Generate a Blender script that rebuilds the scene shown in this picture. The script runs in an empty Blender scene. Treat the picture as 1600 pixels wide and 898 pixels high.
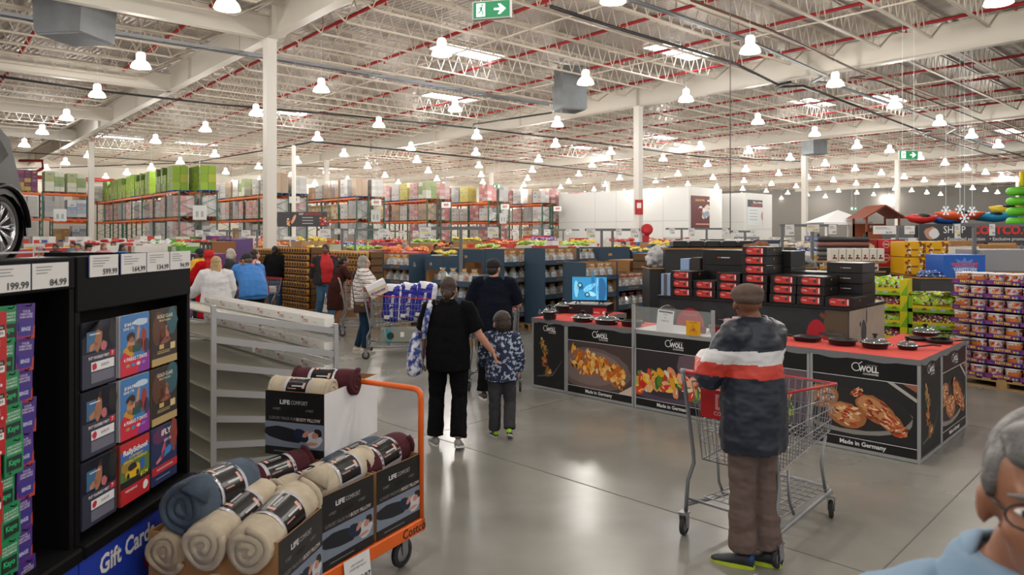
import bpy, math, random
from mathutils import Vector, Matrix, noise
R = math.radians
SC = bpy.context.scene
COL = SC.collection
PI = math.pi
# ---------------------------------------------------------------- camera, light, exposure
F, CX, HZ, CAMZ = 1120.0, 800.0, 365.0, 2.0      # focal length in px of a 1600 wide frame, horizon row, eye height
cd = bpy.data.cameras.new('camera'); cam = bpy.data.objects.new('camera', cd); COL.objects.link(cam)
cam.location = (0, 0, CAMZ); cam.rotation_euler = (R(90), 0, 0)
cd.sensor_width = 36; cd.lens = 36*F/1600; cd.shift_x = 0; cd.shift_y = -(449-HZ)/1600
cd.clip_start = .05; cd.clip_end = 400
cd.dof.use_dof = True; cd.dof.focus_distance = 7.5; cd.dof.aperture_fstop = 5.0
SC.camera = cam
SC.view_settings.view_transform = 'Standard'; SC.view_settings.look = 'None'
SC.view_settings.gamma = 1; SC.view_settings.exposure = 0.5; SC.view_settings.use_curve_mapping = False
w = bpy.data.worlds.new('world'); SC.world = w; w.use_nodes = True
w.node_tree.nodes['Background'].inputs[0].default_value = (1, .98, .95, 1)
w.node_tree.nodes['Background'].inputs[1].default_value = 0.55
SC.cycles.max_bounces = 5; SC.cycles.diffuse_bounces = 3; SC.cycles.glossy_bounces = 3
SC.cycles.transmission_bounces = 4; SC.cycles.transparent_max_bounces = 8
SC.cycles.use_denoising = True; SC.cycles.sample_clamp_indirect = 4; SC.cycles.caustics_reflective = False; SC.cycles.caustics_refractive = False
LAMP_W = 160.0
# ---------------------------------------------------------------- helpers
def at(px, py, Y): return Vector(((px-CX)/F*Y, Y, CAMZ-(py-HZ)/F*Y))
def fl(px, py): Y = F*CAMZ/(py-HZ); return Vector(((px-CX)/F*Y, Y, 0))
def atz(px, py, z): Y = F*(CAMZ-z)/(py-HZ); return Vector(((px-CX)/F*Y, Y, z))
_mc = {}
def srgb(c):
    if isinstance(c, str): c = tuple(int(c[i:i+2], 16)/255 for i in (0, 2, 4))
    return tuple(((x/12.92) if x <= .04045 else ((x+.055)/1.055)**2.4) for x in c)+(1,)
def mat(name, col, rough=.6, metal=0, emit=0, alpha=1, noise_amt=0, scale=8, bump=0, spec=.5, trans=0, col2=None, kind='noise', bscale=None):
    if name in _mc: return _mc[name]
    m = bpy.data.materials.new(name); m.use_nodes = True; nt = m.node_tree; b = nt.nodes['Principled BSDF']
    c = srgb(col); b.inputs['Base Color'].default_value = c; b.inputs['Roughness'].default_value = rough
    b.inputs['Metallic'].default_value = metal; b.inputs['Specular IOR Level'].default_value = spec
    if emit: b.inputs['Emission Color'].default_value = c; b.inputs['Emission Strength'].default_value = emit
    if alpha < 1: b.inputs['Alpha'].default_value = alpha
    if trans: b.inputs['Transmission Weight'].default_value = trans
    m.diffuse_color = c
    if noise_amt or bump or col2:
        tc = nt.nodes.new('ShaderNodeTexCoord')
        if kind == 'wave': t = nt.nodes.new('ShaderNodeTexWave'); t.inputs['Scale'].default_value = scale; t.inputs['Distortion'].default_value = 2; out = t.outputs['Fac']
        elif kind == 'voronoi': t = nt.nodes.new('ShaderNodeTexVoronoi'); t.inputs['Scale'].default_value = scale; out = t.outputs['Distance']
        else: t = nt.nodes.new('ShaderNodeTexNoise'); t.inputs['Scale'].default_value = scale; t.inputs['Detail'].default_value = 4; out = t.outputs['Fac']
        nt.links.new(tc.outputs['Object'], t.inputs['Vector'])
        if noise_amt or col2:
            cr = nt.nodes.new('ShaderNodeValToRGB')
            d = srgb(col2) if col2 else tuple(max(0, x*(1-noise_amt)) for x in c[:3])+(1,)
            lo, hi = (.3, .7) if not col2 else (.42, .58)
            cr.color_ramp.elements[0].position = lo; cr.color_ramp.elements[1].position = hi
            cr.color_ramp.elements[0].color = d; cr.color_ramp.elements[1].color = c
            nt.links.new(out, cr.inputs[0]); nt.links.new(cr.outputs[0], b.inputs['Base Color'])
        if bump:
            bn = nt.nodes.new('ShaderNodeBump'); bn.inputs['Strength'].default_value = bump; bn.inputs['Distance'].default_value = .02
            nt.links.new(out, bn.inputs['Height']); nt.links.new(bn.outputs[0], b.inputs['Normal'])
    _mc[name] = m; return m
def C(hexs, rough=.55): return mat('col_'+hexs+('_%d' % int(rough*100)), hexs, rough)
def ID(): return Matrix.Identity(4)
def T(x, y=0, z=0):
    if hasattr(x, '__len__'): return Matrix.Translation(x)
    return Matrix.Translation((x, y, z))
def RZ(a): return Matrix.Rotation(a, 4, 'Z')
def RX(a): return Matrix.Rotation(a, 4, 'X')
def RY(a): return Matrix.Rotation(a, 4, 'Y')
def frame(o, x, y):     # matrix with origin o, x axis, y axis (z = x cross y)
    x = Vector(x).normalized(); y = Vector(y).normalized(); z = x.cross(y).normalized()
    return Matrix(((x.x, y.x, z.x, o[0]), (x.y, y.y, z.y, o[1]), (x.z, y.z, z.z, o[2]), (0, 0, 0, 1)))
_txt = {}
def text_geo(s, bold=0):
    k = (s, bold)
    if k not in _txt:
        c = bpy.data.curves.new('t', 'FONT'); c.body = s; c.size = 1; c.align_x = 'CENTER'; c.align_y = 'CENTER'; c.offset = bold; c.resolution_u = 2
        o = bpy.data.objects.new('t', c); COL.objects.link(o)
        dg = bpy.context.evaluated_depsgraph_get(); me = o.evaluated_get(dg).to_mesh()
        v = [tuple(x.co) for x in me.vertices]; f = [tuple(p.vertices) for p in me.polygons]
        bpy.data.objects.remove(o); bpy.data.curves.remove(c)
        xs = [q[0] for q in v] or [0]; _txt[k] = (v, f, max(xs)-min(xs), (max(xs)+min(xs))/2)
    return _txt[k]
class B:                # collects shapes, builds ONE mesh object
    def __init__(s, m=None): s.v = []; s.f = []; s.mi = []; s.mats = []; s.X = ID(); s.cur = 0; s.sm = []; s.smooth = False; s.m(m) if m else None
    def m(s, m):
        if isinstance(m, str): m = C(m)
        if m not in s.mats: s.mats.append(m)
        s.cur = s.mats.index(m); return s
    def add(s, vs, fs, X=None, smooth=None):
        n = len(s.v); X = s.X @ X if X is not None else s.X
        s.v += [tuple(X @ Vector(v)) for v in vs]; s.f += [tuple(i+n for i in f) for f in fs]
        s.mi += [s.cur]*len(fs); s.sm += [s.smooth if smooth is None else smooth]*len(fs); return s
    def box(s, x0, x1, y0, y1, z0, z1, X=None, b=0):
        if b > 0:
            b = min(b, (x1-x0)*.45, (y1-y0)*.45, (z1-z0)*.45)
            vs = []
            for z, i in ((z0, 1), (z0+b, 0), (z1-b, 0), (z1, 1)):
                k = b if i else 0; 
                vs += [(x0+b, y0+k, z), (x1-b, y0+k, z), (x1-k, y0+b, z), (x1-k, y1-b, z), (x1-b, y1-k, z), (x0+b, y1-k, z), (x0+k, y1-b, z), (x0+k, y0+b, z)]
            fs = [tuple(range(7, -1, -1)), tuple(range(24, 32))]
            for r in range(3):
                for i in range(8): j = (i+1) % 8; fs.append((r*8+i, r*8+j, r*8+8+j, r*8+8+i))
            return s.add(vs, fs, X)
        vs = [(x0, y0, z0), (x1, y0, z0), (x1, y1, z0), (x0, y1, z0), (x0, y0, z1), (x1, y0, z1), (x1, y1, z1), (x0, y1, z1)]
        return s.add(vs, [(3, 2, 1, 0), (4, 5, 6, 7), (0, 1, 5, 4), (1, 2, 6, 5), (2, 3, 7, 6), (3, 0, 4, 7)], X)
    def cbox(s, cx, cy, cz, sx, sy, sz, X=None, b=0): return s.box(cx-sx/2, cx+sx/2, cy-sy/2, cy+sy/2, cz-sz/2, cz+sz/2, X, b)
    def tube(s, pts, r, n=6, closed=False, X=None, caps=True, smooth=True):
        pts = [Vector(p) for p in pts]; N = len(pts)
        rs = r if isinstance(r, (list, tuple)) else [r]*N
        vs = []; up = None
        for i, p in enumerate(pts):
            if closed: d = pts[(i+1) % N]-pts[i-1]
            else: d = pts[min(i+1, N-1)]-pts[max(i-1, 0)]
            if d.length < 1e-9: d = Vector((0, 0, 1))
            d.normalize()
            if up is None: up = Vector((0, 0, 1)) if abs(d.z) < .9 else Vector((1, 0, 0))
            a = d.cross(up)
            if a.length < 1e-4: a = d.orthogonal()
            a.normalize(); b = a.cross(d).normalized(); up = b
            q = rs[i]; q = q if isinstance(q, (tuple, list)) else (q, q)
            for k in range(n):
                t = 2*PI*k/n+PI/4*(n == 4); vs.append(p+a*(math.cos(t)*q[0])+b*(math.sin(t)*q[1]))
        fs = []
        for i in range(N if closed else N-1):
            j = (i+1) % N
            for k in range(n): l = (k+1) % n; fs.append((i*n+k, i*n+l, j*n+l, j*n+k))
        if caps and not closed: fs.append(tuple(range(n-1, -1, -1))); fs.append(tuple((N-1)*n+k for k in range(n)))
        return s.add(vs, fs, X, smooth if n > 4 else False)
    def bar(s, a, b, wd, ht=None, X=None):
        return s.tube([a, b], [(wd/1.414, (ht or wd)/1.414)]*2, 4, X=X)
    def lathe(s, prof, n=16, X=None, smooth=True, cap=True):
        vs = []; fs = []
        for r, z in prof:
            for k in range(n): t = 2*PI*k/n; vs.append((r*math.cos(t), r*math.sin(t), z))
        for i in range(len(prof)-1):
            for k in range(n): l = (k+1) % n; fs.append((i*n+k, i*n+l, (i+1)*n+l, (i+1)*n+k))
        if cap: fs.append(tuple(range(n-1, -1, -1))); m = (len(prof)-1)*n; fs.append(tuple(range(m, m+n)))
        return s.add(vs, fs, X, smooth)
    def prism(s, pts, z0, z1, X=None):      # polygon in xy extruded in z
        n = len(pts); vs = [(p[0], p[1], z0) for p in pts]+[(p[0], p[1], z1) for p in pts]
        return s.add(vs, [tuple(range(n-1, -1, -1)), tuple(range(n, 2*n))]+[(i, (i+1) % n, n+(i+1) % n, n+i) for i in range(n)], X)
    def poly(s, pts, X=None, z=0): return s.add([(p[0], p[1], z) for p in pts], [tuple(range(len(pts)))], X)
    def ell(s, c, r, n=10, m=7, X=None, jit=0, rnd=None):
        vs = []; fs = []
        for i in range(m+1):
            a = PI*i/m
            for k in range(n):
                t = 2*PI*k/n; q = 1+(rnd.uniform(-jit, jit) if jit and rnd else 0)
                vs.append((c[0]+r[0]*math.sin(a)*math.cos(t)*q, c[1]+r[1]*math.sin(a)*math.sin(t)*q, c[2]-r[2]*math.cos(a)*q))
        for i in range(m):
            for k in range(n): l = (k+1) % n; fs.append((i*n+k, i*n+l, (i+1)*n+l, (i+1)*n+k))
        return s.add(vs, fs, X, True)
    def text(s, st, size, X, bold=.0, wid=None, z=.0008):
        v, f, wd, mid = text_geo(st, bold)
        k = size; kx = size if wid is None else min(size*1.25, wid/max(wd, .01))
        return s.add([((a[0]-mid)*kx, a[1]*k, z) for a in v], f, X, False)
    def disc(s, r, X, n=16, z=.0005, ry=None): return s.poly([(r*math.cos(2*PI*i/n), (ry or r)*math.sin(2*PI*i/n)) for i in range(n)], X, z)
    def rect(s, x0, x1, y0, y1, X, z=.0005): return s.poly([(x0, y0), (x1, y0), (x1, y1), (x0, y1)], X, z)
    def mesh(s, name):
        me = bpy.data.meshes.new(name); me.from_pydata(s.v, [], s.f)
        for m in s.mats: me.materials.append(m)
        me.polygons.foreach_set('material_index', s.mi); me.polygons.foreach_set('use_smooth', s.sm); me.update(); return me
    def build(s, name, parent=None, X=None):
        o = bpy.data.objects.new(name, s.mesh(name)); COL.objects.link(o)
        if parent: o.parent = parent
        if X is not None: o.matrix_world = X
        return o
def tag(o, label=None, cat=None, group=None, kind=None):
    if label: o['label'] = label
    if cat: o['category'] = cat
    if group: o['group'] = group
    if kind: o['kind'] = kind
    return o
def thing(name, label, cat, X=None, group=None):
    o = bpy.data.objects.new(name, None); COL.objects.link(o); o.empty_display_size = .1
    if X is not None: o.matrix_world = X
    return tag(o, label, cat, group)
def struct(o): o['kind'] = 'structure'; return o
_kids = {}
def dup(o, X=None, label=None, group=None, parent=None, root=True):
    c = o.copy(); COL.objects.link(c)
    if parent: c.parent = parent
    if root:
        if X is not None: c.matrix_world = X
        if label: c['label'] = label
        if group: c['group'] = group
    for ch in o.children: dup(ch, parent=c, root=False)
    return c
def face_frame(p0, p1, z):   # X along p0->p1 (horizontal), Y up, Z = outward to the right-hand side (x cross y)
    d = (Vector(p1)-Vector(p0)); d.z = 0
    return frame((p0[0], p0[1], z), d, (0, 0, 1))
# frequently used materials
white_paint = mat('white_paint', 'dedad2', .5)
steel = mat('brushed_steel', '9a9ca0', .35, .8)
zinc = mat('zinc_wire', '9b9da0', .38, .75)
aluminium = mat('aluminium', 'b9babd', .4, .55)
rubber = mat('rubber', '2b2b2d', .7)
black = mat('black_plastic', '08080a', .4)
blackm = mat('black_card', '09090b', .7, spec=.12)
kraft = mat('kraft_card', 'a5784a', .85, noise_amt=.15, scale=6)
wood = mat('pallet_wood', 'b08d5f', .8, noise_amt=.3, scale=5)
white = mat('white_card', 'efeeec', .6)
red = mat('red_plastic', 'c01f22', .4)
orange = mat('orange_steel', 'e8661c', .4)
# ---------------------------------------------------------------- building
A = Vector((-.649, .760, 0)); Bd = Vector((.737, .676, 0))      # the two directions of the building grid
C1 = Vector((-7.5, 22.2, 0)); GZ = 8.0; DECK = 9.15; BAY = 17.8; LONG = 32.0
def floor_mat():
    m = bpy.data.materials.new('polished_concrete'); m.use_nodes = True; nt = m.node_tree; b = nt.nodes['Principled BSDF']
    tc = nt.nodes.new('ShaderNodeTexCoord'); n1 = nt.nodes.new('ShaderNodeTexNoise'); n2 = nt.nodes.new('ShaderNodeTexNoise'); n3 = nt.nodes.new('ShaderNodeTexNoise')
    n1.inputs['Scale'].default_value = .5; n1.inputs['Detail'].default_value = 6; n1.inputs['Distortion'].default_value = 1.2
    n2.inputs['Scale'].default_value = 3.2; n2.inputs['Detail'].default_value = 8; n3.inputs['Scale'].default_value = 60
    for n in (n1, n2, n3): nt.links.new(tc.outputs['Object'], n.inputs['Vector'])
    cr = nt.nodes.new('ShaderNodeValToRGB'); cr.color_ramp.elements[0].position = .32; cr.color_ramp.elements[1].position = .68
    cr.color_ramp.elements[0].color = srgb('7f7e78'); cr.color_ramp.elements[1].color = srgb('94928b')
    mx = nt.nodes.new('ShaderNodeMath'); mx.operation = 'MULTIPLY_ADD'; mx.inputs[1].default_value = .3
    nt.links.new(n2.outputs[0], mx.inputs[0]); ml = nt.nodes.new('ShaderNodeMath'); ml.operation = 'MULTIPLY'; ml.inputs[1].default_value = .7
    nt.links.new(n1.outputs[0], ml.inputs[0]); nt.links.new(ml.outputs[0], mx.inputs[2]); nt.links.new(mx.outputs[0], cr.inputs[0]); nt.links.new(cr.outputs[0], b.inputs['Base Color'])
    r = nt.nodes.new('ShaderNodeMapRange'); r.inputs[1].default_value = .3; r.inputs[2].default_value = .7; r.inputs[3].default_value = .17; r.inputs[4].default_value = .30
    nt.links.new(n1.outputs[0], r.inputs[0]); nt.links.new(r.outputs[0], b.inputs['Roughness']); b.inputs['Specular IOR Level'].default_value = .5
    bp = nt.nodes.new('ShaderNodeBump'); bp.inputs['Strength'].default_value = .05; bp.inputs['Distance'].default_value = .02; nt.links.new(n1.outputs[0], bp.inputs['Height']); nt.links.new(bp.outputs[0], b.inputs['Normal'])
    return m
fb = B(floor_mat()); fb.box(-75, 110, -14, 150, -.2, 0)
struct(fb.build('floor'))
# saw-cut joints in the slab: thin dark sealant strips
jb = B(mat('joint_sealant', '68655f', .7))
def joint(p, q): jb.bar(Vector(p)+Vector((0, 0, .0005)), Vector(q)+Vector((0, 0, .0005)), .009, .003)
j0 = fl(1533, 736); ja = Vector((-.71, .70, 0)); jbd = Vector((.70, .71, 0))
for k in range(-3, 5):
    p = j0+ja*k*4.2; joint(p-jbd*9, p+jbd*30)
for k in range(-3, 7):
    p = j0+jbd*(k*4.2+1.6); joint(p-ja*12, p+ja*30)
struct(jb.build('floor_joint_lines'))
# roof deck: ribbed sheet running across the joists
deckm = bpy.data.materials.new('foil_faced_deck'); deckm.use_nodes = True
_n = deckm.node_tree; _b = _n.nodes['Principled BSDF']; _b.inputs['Base Color'].default_value = srgb('b3aba4'); _b.inputs['Roughness'].default_value = .42; _b.inputs['Metallic'].default_value = .35
_t = _n.nodes.new('ShaderNodeTexCoord'); _mp = _n.nodes.new('ShaderNodeMapping'); _mp.inputs['Rotation'].default_value = (0, 0, R(-47.5)); _w = _n.nodes.new('ShaderNodeTexWave')
_w.inputs['Scale'].default_value = 1.6; _w.bands_direction = 'X'; _w.inputs['Distortion'].default_value = .6
_bp = _n.nodes.new('ShaderNodeBump'); _bp.inputs['Strength'].default_value = .5; _bp.inputs['Distance'].default_value = .05
_n.links.new(_t.outputs['Object'], _mp.inputs[0]); _n.links.new(_mp.outputs[0], _w.inputs[0]); _n.links.new(_w.outputs['Fac'], _bp.inputs['Height']); _n.links.new(_bp.outputs[0], _b.inputs['Normal'])
sky_c = [(730, 78), (1062, 76), (702, 150), (440, 172), (70, 165), (308, 222), (188, 213), (1385, 152), (1270, 158), (1030, 212), (1580, 203), (1180, 228), (620, 228), (905, 228), (960, 255), (520, 262), (400, 268), (1430, 262), (760, 262), (1290, 250), (1570, 268)]
cb = B(deckm); cb.box(-75, 110, -14, 150, DECK, DECK+.2); struct(cb.build('ceiling'))
steelw = mat('white_painted_steel', 'd3ccc0', .5); steelj = mat('cream_painted_steel', 'cabfae', .55)
glow = mat('skylight_glow', 'eef4ff', .5, emit=9)
for i, (px, py) in enumerate(sky_c):
    p = atz(px, py, DECK); sb = B(steelw)
    X = frame((p.x, p.y, DECK-.12), Bd, A)
    for a in ((-1.5, 1.5, -.66, -.6), (-1.5, 1.5, .6, .66), (-1.56, -1.5, -.66, .66), (1.5, 1.56, -.66, .66)): sb.box(a[0], a[1], a[2], a[3], 0, .11)
    o = sb.build('window_%d' % (i+1), X=X); struct(o); g = B(glow); g.box(-1.5, 1.5, -.6, .6, .09, .1); g.build('diffuser', o)
    o['label'] = 'bright rectangular skylight in the ribbed roof'; o['group'] = 'skylights in the roof'
# girders and columns
def girder(p, q, name='girder_beam', dep=.95, fw=.32, stiff=8):
    p, q = Vector(p), Vector(q); L = (q-p).length; b = B(steelw)
    b.box(0, L, -fw/2, fw/2, GZ, GZ+.025); b.box(0, L, -fw/2, fw/2, GZ+dep-.025, GZ+dep); b.box(0, L, -.008, .008, GZ+.02, GZ+dep-.02)
    n = max(1, int(L/stiff))
    for i in range(n+1): x = min(max(i*L/n, .02), L-.02); b.box(x-.01, x+.01, -fw/2+.02, fw/2-.02, GZ+.02, GZ+dep-.02)
    d = (q-p).normalized(); o = b.build(name, X=frame((p.x, p.y, 0), d, Vector((-d.y, d.x, 0)))); return struct(o)
def G(i, t): return C1+Bd*(BAY*i)+A*t
for i in range(-1, 8): girder(G(i, -34), G(i, 100))
# solid cross beams left of the first girder
for t in (0, 10.7, 21.4, 32.1, -10.7): 
    p = C1+A*t; girder(p-Bd*BAY, p, 'cross_beam', .72, .26)
def column(p, wd=.30, label=None):
    b = B(white_paint); b.box(-wd/2, wd/2, -.012, .012, 0, GZ)
    for s in (-1, 1): b.box(-wd/2, wd/2, s*wd/2-.012, s*wd/2+.012, 0, GZ); b.box(s*wd/2*.98-.012, s*wd/2*.98+.012, -wd/2, wd/2, 0, GZ)
    b.box(-wd/2-.04, wd/2+.04, -wd/2-.04, wd/2+.04, GZ-.03, GZ); b.box(-wd/2-.08, wd/2+.08, -wd/2-.08, wd/2+.08, 0, .03)
    o = struct(b.build('column', X=T(p.x, p.y, 0)@RZ(R(42)))); return o
cols = [G(0, 0), Vector((-27.6, 47, 0)), Vector((5.97, 33.9, 0)), Vector((19.6, 48, 0)), Vector((31.4, 58.4, 0)), G(5, 0), G(6, 0), G(1, LONG), G(2, LONG), G(3, LONG), G(4, LONG), G(5, LONG), G(0, 64)]
for p in cols: column(p)
# open-web joists
def joist_mesh(L):
    b = B(steelj); z0, z1 = 8.3, 9.0
    for y in (-.035, .035): b.box(0, L, y-.03, y+.03, z1, z1+.055)
    for y in (-.03, .03): b.box(1.3, L-1.3, y-.022, y+.022, z0-.045, z0)
    b.bar((1.3, 0, z0), (.15, 0, z1), .045); b.bar((L-1.3, 0, z0), (L-.15, 0, z1), .045)
    n = 26; st = (L-2.6)/n; x = 1.3
    for i in range(n): b.bar((x, 0, z0), (x+st/2, 0, z1), .026); b.bar((x+st/2, 0, z1), (x+st, 0, z0), .026); x += st
    return b.mesh('joist')
jm = joist_mesh(BAY-.1)
for i in range(-1, 7):
    for k in range(-14, 60):
        p = G(i, k*1.6+.8)
        q = p+Bd*BAY
        if max(p.y, q.y) < 1.5: continue
        if all((v.y < 2 or abs(v.x/max(v.y, .1)) > .9) for v in (p, p+Bd*6, p+Bd*12, q)): continue
        o = bpy.data.objects.new('joist_beam', jm); COL.objects.link(o); o.matrix_world = frame((p.x+Bd.x*.05, p.y+Bd.y*.05, 0), Bd, Vector((-Bd.y, Bd.x, 0))); struct(o)
# bridging rods and red sprinkler pipes along the A direction
redpipe = mat('red_pipe', 'a3181c', .45)
for i in range(-1, 7):
    for k in range(5):
        p = G(i, -30)+Bd*(1.8+k*3.55)
        b = B(redpipe); L = 125; b.tube([(0, 0, 0), (L, 0, 0)], .055, 6)
        for x in range(2, L, 3): b.tube([(x, 0, 0), (x, 0, -.14)], .02, 4); b.tube([(x, 0, -.14), (x, 0, -.17)], .045, 5)
        for x in range(3, L, 9): b.tube([(x, 0, 0), (x, 0, .6)], .008, 4)
        tag(b.build('sprinkler_pipe', X=frame((p.x, p.y, 8.66), A, Vector((-A.y, A.x, 0)))), 'thin red sprinkler pipe running between the roof joists', 'pipe', 'red sprinkler pipes under the roof')
for i in range(0, 6):
    for k in range(2):
        p = G(i, -30)+Bd*(6+k*6); b = B(steelj); b.bar((0, 0, 8.27), (110, 0, 8.27), .04)
        struct(b.build('bridging_beam', X=frame((p.x, p.y, 0), A, Vector((-A.y, A.x, 0)))))
# cable tray, ducts and conduits crossing below the joists
def run(name, pts, r, m, label, cat, n=6):
    b = B(m); b.tube(pts, r, n); return tag(b.build(name), label, cat)
cond = mat('black_conduit', '1f1f21', .5); greyp = mat('grey_conduit', '5d6062', .45)
def P(px, py, z=7.88): return atz(px, py, z)
run('conduit_pipe', [P(-10, 118), P(140, 140), P(340, 163), P(560, 182), P(738, 200)], .05, cond, 'long black conduit under the roof left of the tall column', 'pipe')
run('conduit_pipe', [P(738, 200), P(740, 194), P(862, 176)], .045, cond, 'black conduit bend leading to the square air duct', 'pipe')
run('conduit_pipe', [P(740, 200), P(900, 219), P(1095, 245), P(1250, 252)], .045, cond, 'black conduit running behind the slender column', 'pipe')
run('conduit_pipe', [P(860, 10), P(950, 40), P(1100, 84), P(1150, 100), P(1215, 132), P(1235, 128), P(1213, 136), P(1255, 134), P(1440, 205), P(1455, 205), P(1442, 210), P(1560, 246)], .05, cond, 'black pipe with an elbow loop at the girder', 'pipe')
run('conduit_pipe', [P(985, 0), P(1060, 25), P(1165, 62), P(1290, 118), P(1270, 128), P(1295, 130), P(1400, 165), P(1495, 200), P(1480, 208), P(1600, 245)], .06, greyp, 'thick grey insulated pipe with an elbow loop at the girder', 'pipe')
run('conduit_pipe', [P(1080, 0), P(1200, 45), P(1355, 118), P(1328, 122), P(1370, 126), P(1500, 175), P(1600, 215)], .035, mat('rust_pipe', '5a3527', .6), 'thin rust brown pipe running under the joists', 'pipe')
run('conduit_pipe', [P(0, 264, 7.5), P(80, 262, 7.5), P(300, 254, 7.5), P(459, 227, 7.0)], .04, cond, 'black conduit from the left wall to the slim post', 'pipe')
run('conduit_pipe', [atz(459, 227, 7.0), P(490, 221, 7.2), P(700, 242, 7.2), P(960, 270, 7.2), P(1040, 283, 7.2)], .05, cond, 'heavy black conduit hung from the slim post over the racking', 'pipe')
run('conduit_pipe', [P(0, 236), P(300, 254), P(560, 262)], .035, cond, 'slender black conduit high over the left racking', 'pipe')
def tray(pts, label):
    b = B(steel)
    for p, q in zip(pts, pts[1:]):
        p, q = Vector(p), Vector(q); d = (q-p).normalized(); s = Vector((-d.y, d.x, 0))*.15
        for k in (-1, 1): b.bar(p+s*k, q+s*k, .02, .1)
        n = int((q-p).length/.3)
        for i in range(n): c = p.lerp(q, i/n); b.bar(c-s, c+s, .03, .015)
        for i in range(0, n, 12): c = p.lerp(q, i/n); b.bar(c-s*2, c+s*2, .05, .04); b.tube([c, c+Vector((0, 0, 1))], .008, 4)
    return tag(b.build('cable_tray'), label, 'cable tray')
tray([P(-20, 18, 7.8), P(165, 50, 7.8), P(420, 90, 7.8), P(590, 118, 7.8), P(770, 150, 7.8), P(862, 163, 7.8)], 'long galvanised cable tray from the grille unit past the tall column')
# air units
def air_unit(px, py, z, wd, lab, ang=0, taper=.25):
    p = atz(px, py, z); r = thing('air_duct', lab, 'air duct', T(p)@RZ(R(ang)))
    b = B(mat('galvanised_sheet', '8d9296', .32, .75, noise_amt=.2, scale=2)); w = wd/2; t = w*(1+taper)
    b.add([(-w, -w, 0), (w, -w, 0), (w, w, 0), (-w, w, 0), (-t, -w, .95), (t, -w, .95), (t, w, .95), (-t, w, .95)], [(3, 2, 1, 0), (4, 5, 6, 7), (0, 1, 5, 4), (1, 2, 6, 5), (2, 3, 7, 6), (3, 0, 4, 7)])
    b.box(-t-.02, t+.02, -w-.02, w+.02, .93, 1.0); b.box(-t*.9, t*.9, -w*.9, w*.9, .9, 1.7); b.build('duct_body', r)
    g = B(mat('grille_grey', '6b6e70', .5)); g.box(-w*.93, w*.93, -w*.93, w*.93, -.03, .0)
    for i in range(14): y = -w*.9+i*w*1.8/13; g.box(-w*.9, w*.9, y-.015, y+.015, -.05, -.03)
    g.build('grille', r); return r
air_unit(890, 172, 7.0, 1.05, 'large square galvanised air duct outlet under the second girder', 20, .02)
air_unit(1272, 241, 7.2, 1.1, 'distant galvanised air duct outlet beside a slender column', 20, .02)
rr = air_unit(118, 60, 7.4, 1.35, 'wide grey air unit with grilles hung above the cable tray', -8, .1)
# pendant lamps
lampglow = mat('lamp_dome_glow', 'fff6e8', .5, emit=3.2)
clear = mat('ribbed_acrylic_glow', 'f4efe6', .35, emit=.55, alpha=.8)
def make_lamp():
    r = thing('pendant_lamp', 'white bell-shaped warehouse lamp hanging from the roof', 'ceiling lamp', group='bell lamps hanging from the roof')
    b = B(lampglow); b.lathe([(.285, 0), (.27, .06), (.235, .13), (.18, .19), (.125, .225), (.118, .225), (.17, .18), (.22, .12), (.262, .05), (.275, 0)], 20, cap=False); b.lathe([(.0, .05), (.05, .04), (.07, .08), (.04, .16), (0, .17)], 10); b.build('dome', r)
    b = B(clear); b.lathe([(.125, .225), (.125, .42), (.10, .45)], 16, cap=False)
    for i in range(12): t = i*PI/6; b.bar((.127*math.cos(t), .127*math.sin(t), .23), (.127*math.cos(t), .127*math.sin(t), .42), .012)
    b.build('housing', r)
    b = B(white); b.lathe([(.10, .45), (.11, .47), (.03, .5), (.012, .56)], 12); b.tube([(0, 0, .5), (0, 0, 2.15)], .006, 4); b.build('hook', r)
    return r
ll = bpy.data.lights.new('lamp_light', 'POINT'); ll.energy = LAMP_W; ll.color = (1, .955, .89); ll.shadow_soft_size = .24
l2 = ll.copy(); l2.energy = LAMP_W*2.2
lampproto = make_lamp(); lampproto.hide_render = False
near = [(355, 14), (958, 3), (1560, 6), (690, 86), (1172, 82), (220, 106), (502, 143), (152, 151), (915, 131), (711, 173), (1305, 134), (1072, 158), (1398, 168), (104, 187), (66, 209), (400, 180), (321, 205), (592, 198), (496, 219), (745, 216), (871, 197), (1184, 193), (1273, 212), (1468, 195), (1518, 215), (243, 223), (1094, 233), (1339, 231), (1560, 230), (642, 234), (868, 229), (38, 229), ]
first = True; lamps = []
def put_lamp(p, light=True):
    global first
    X = T(p)
    if first: lampproto.matrix_world = X; first = False
    else: dup(lampproto, X)
    lamps.append(p)
    if light:
        l = bpy.data.objects.new('lamp_light', l2 if p[1] > 43 else ll); COL.objects.link(l); l.location = (p[0], p[1], p[2]-.22)
for px, py in near: put_lamp(atz(px, py, 7.0))
base = Vector((2.45, 23.8, 7)); va = Vector((-4.35, 4.55, 0)); vb = Vector((4.15, 4.05, 0))
for i in range(-12, 16):
    for j in range(-12, 16):
        p = base+va*i+vb*j
        px = CX+F*p.x/max(p.y, .1); py = HZ-F*5/max(p.y, .1)
        if 43 < p.y < 105 and -20 < px < 1620 and not (px < 30 and p.y > 70): 
            put_lamp(p, (i+j) % 2 == 0)
        elif -9 < p.y < 17 and abs(p.x) < 22 and (i+j) % 1 == 0:
            if p.y < 3: put_lamp(p) if abs(p.x) < 14 else None
            elif abs(p.x/p.y)*F > 830: put_lamp(p)
            else: 
                if py < -20: put_lamp(p)
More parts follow.
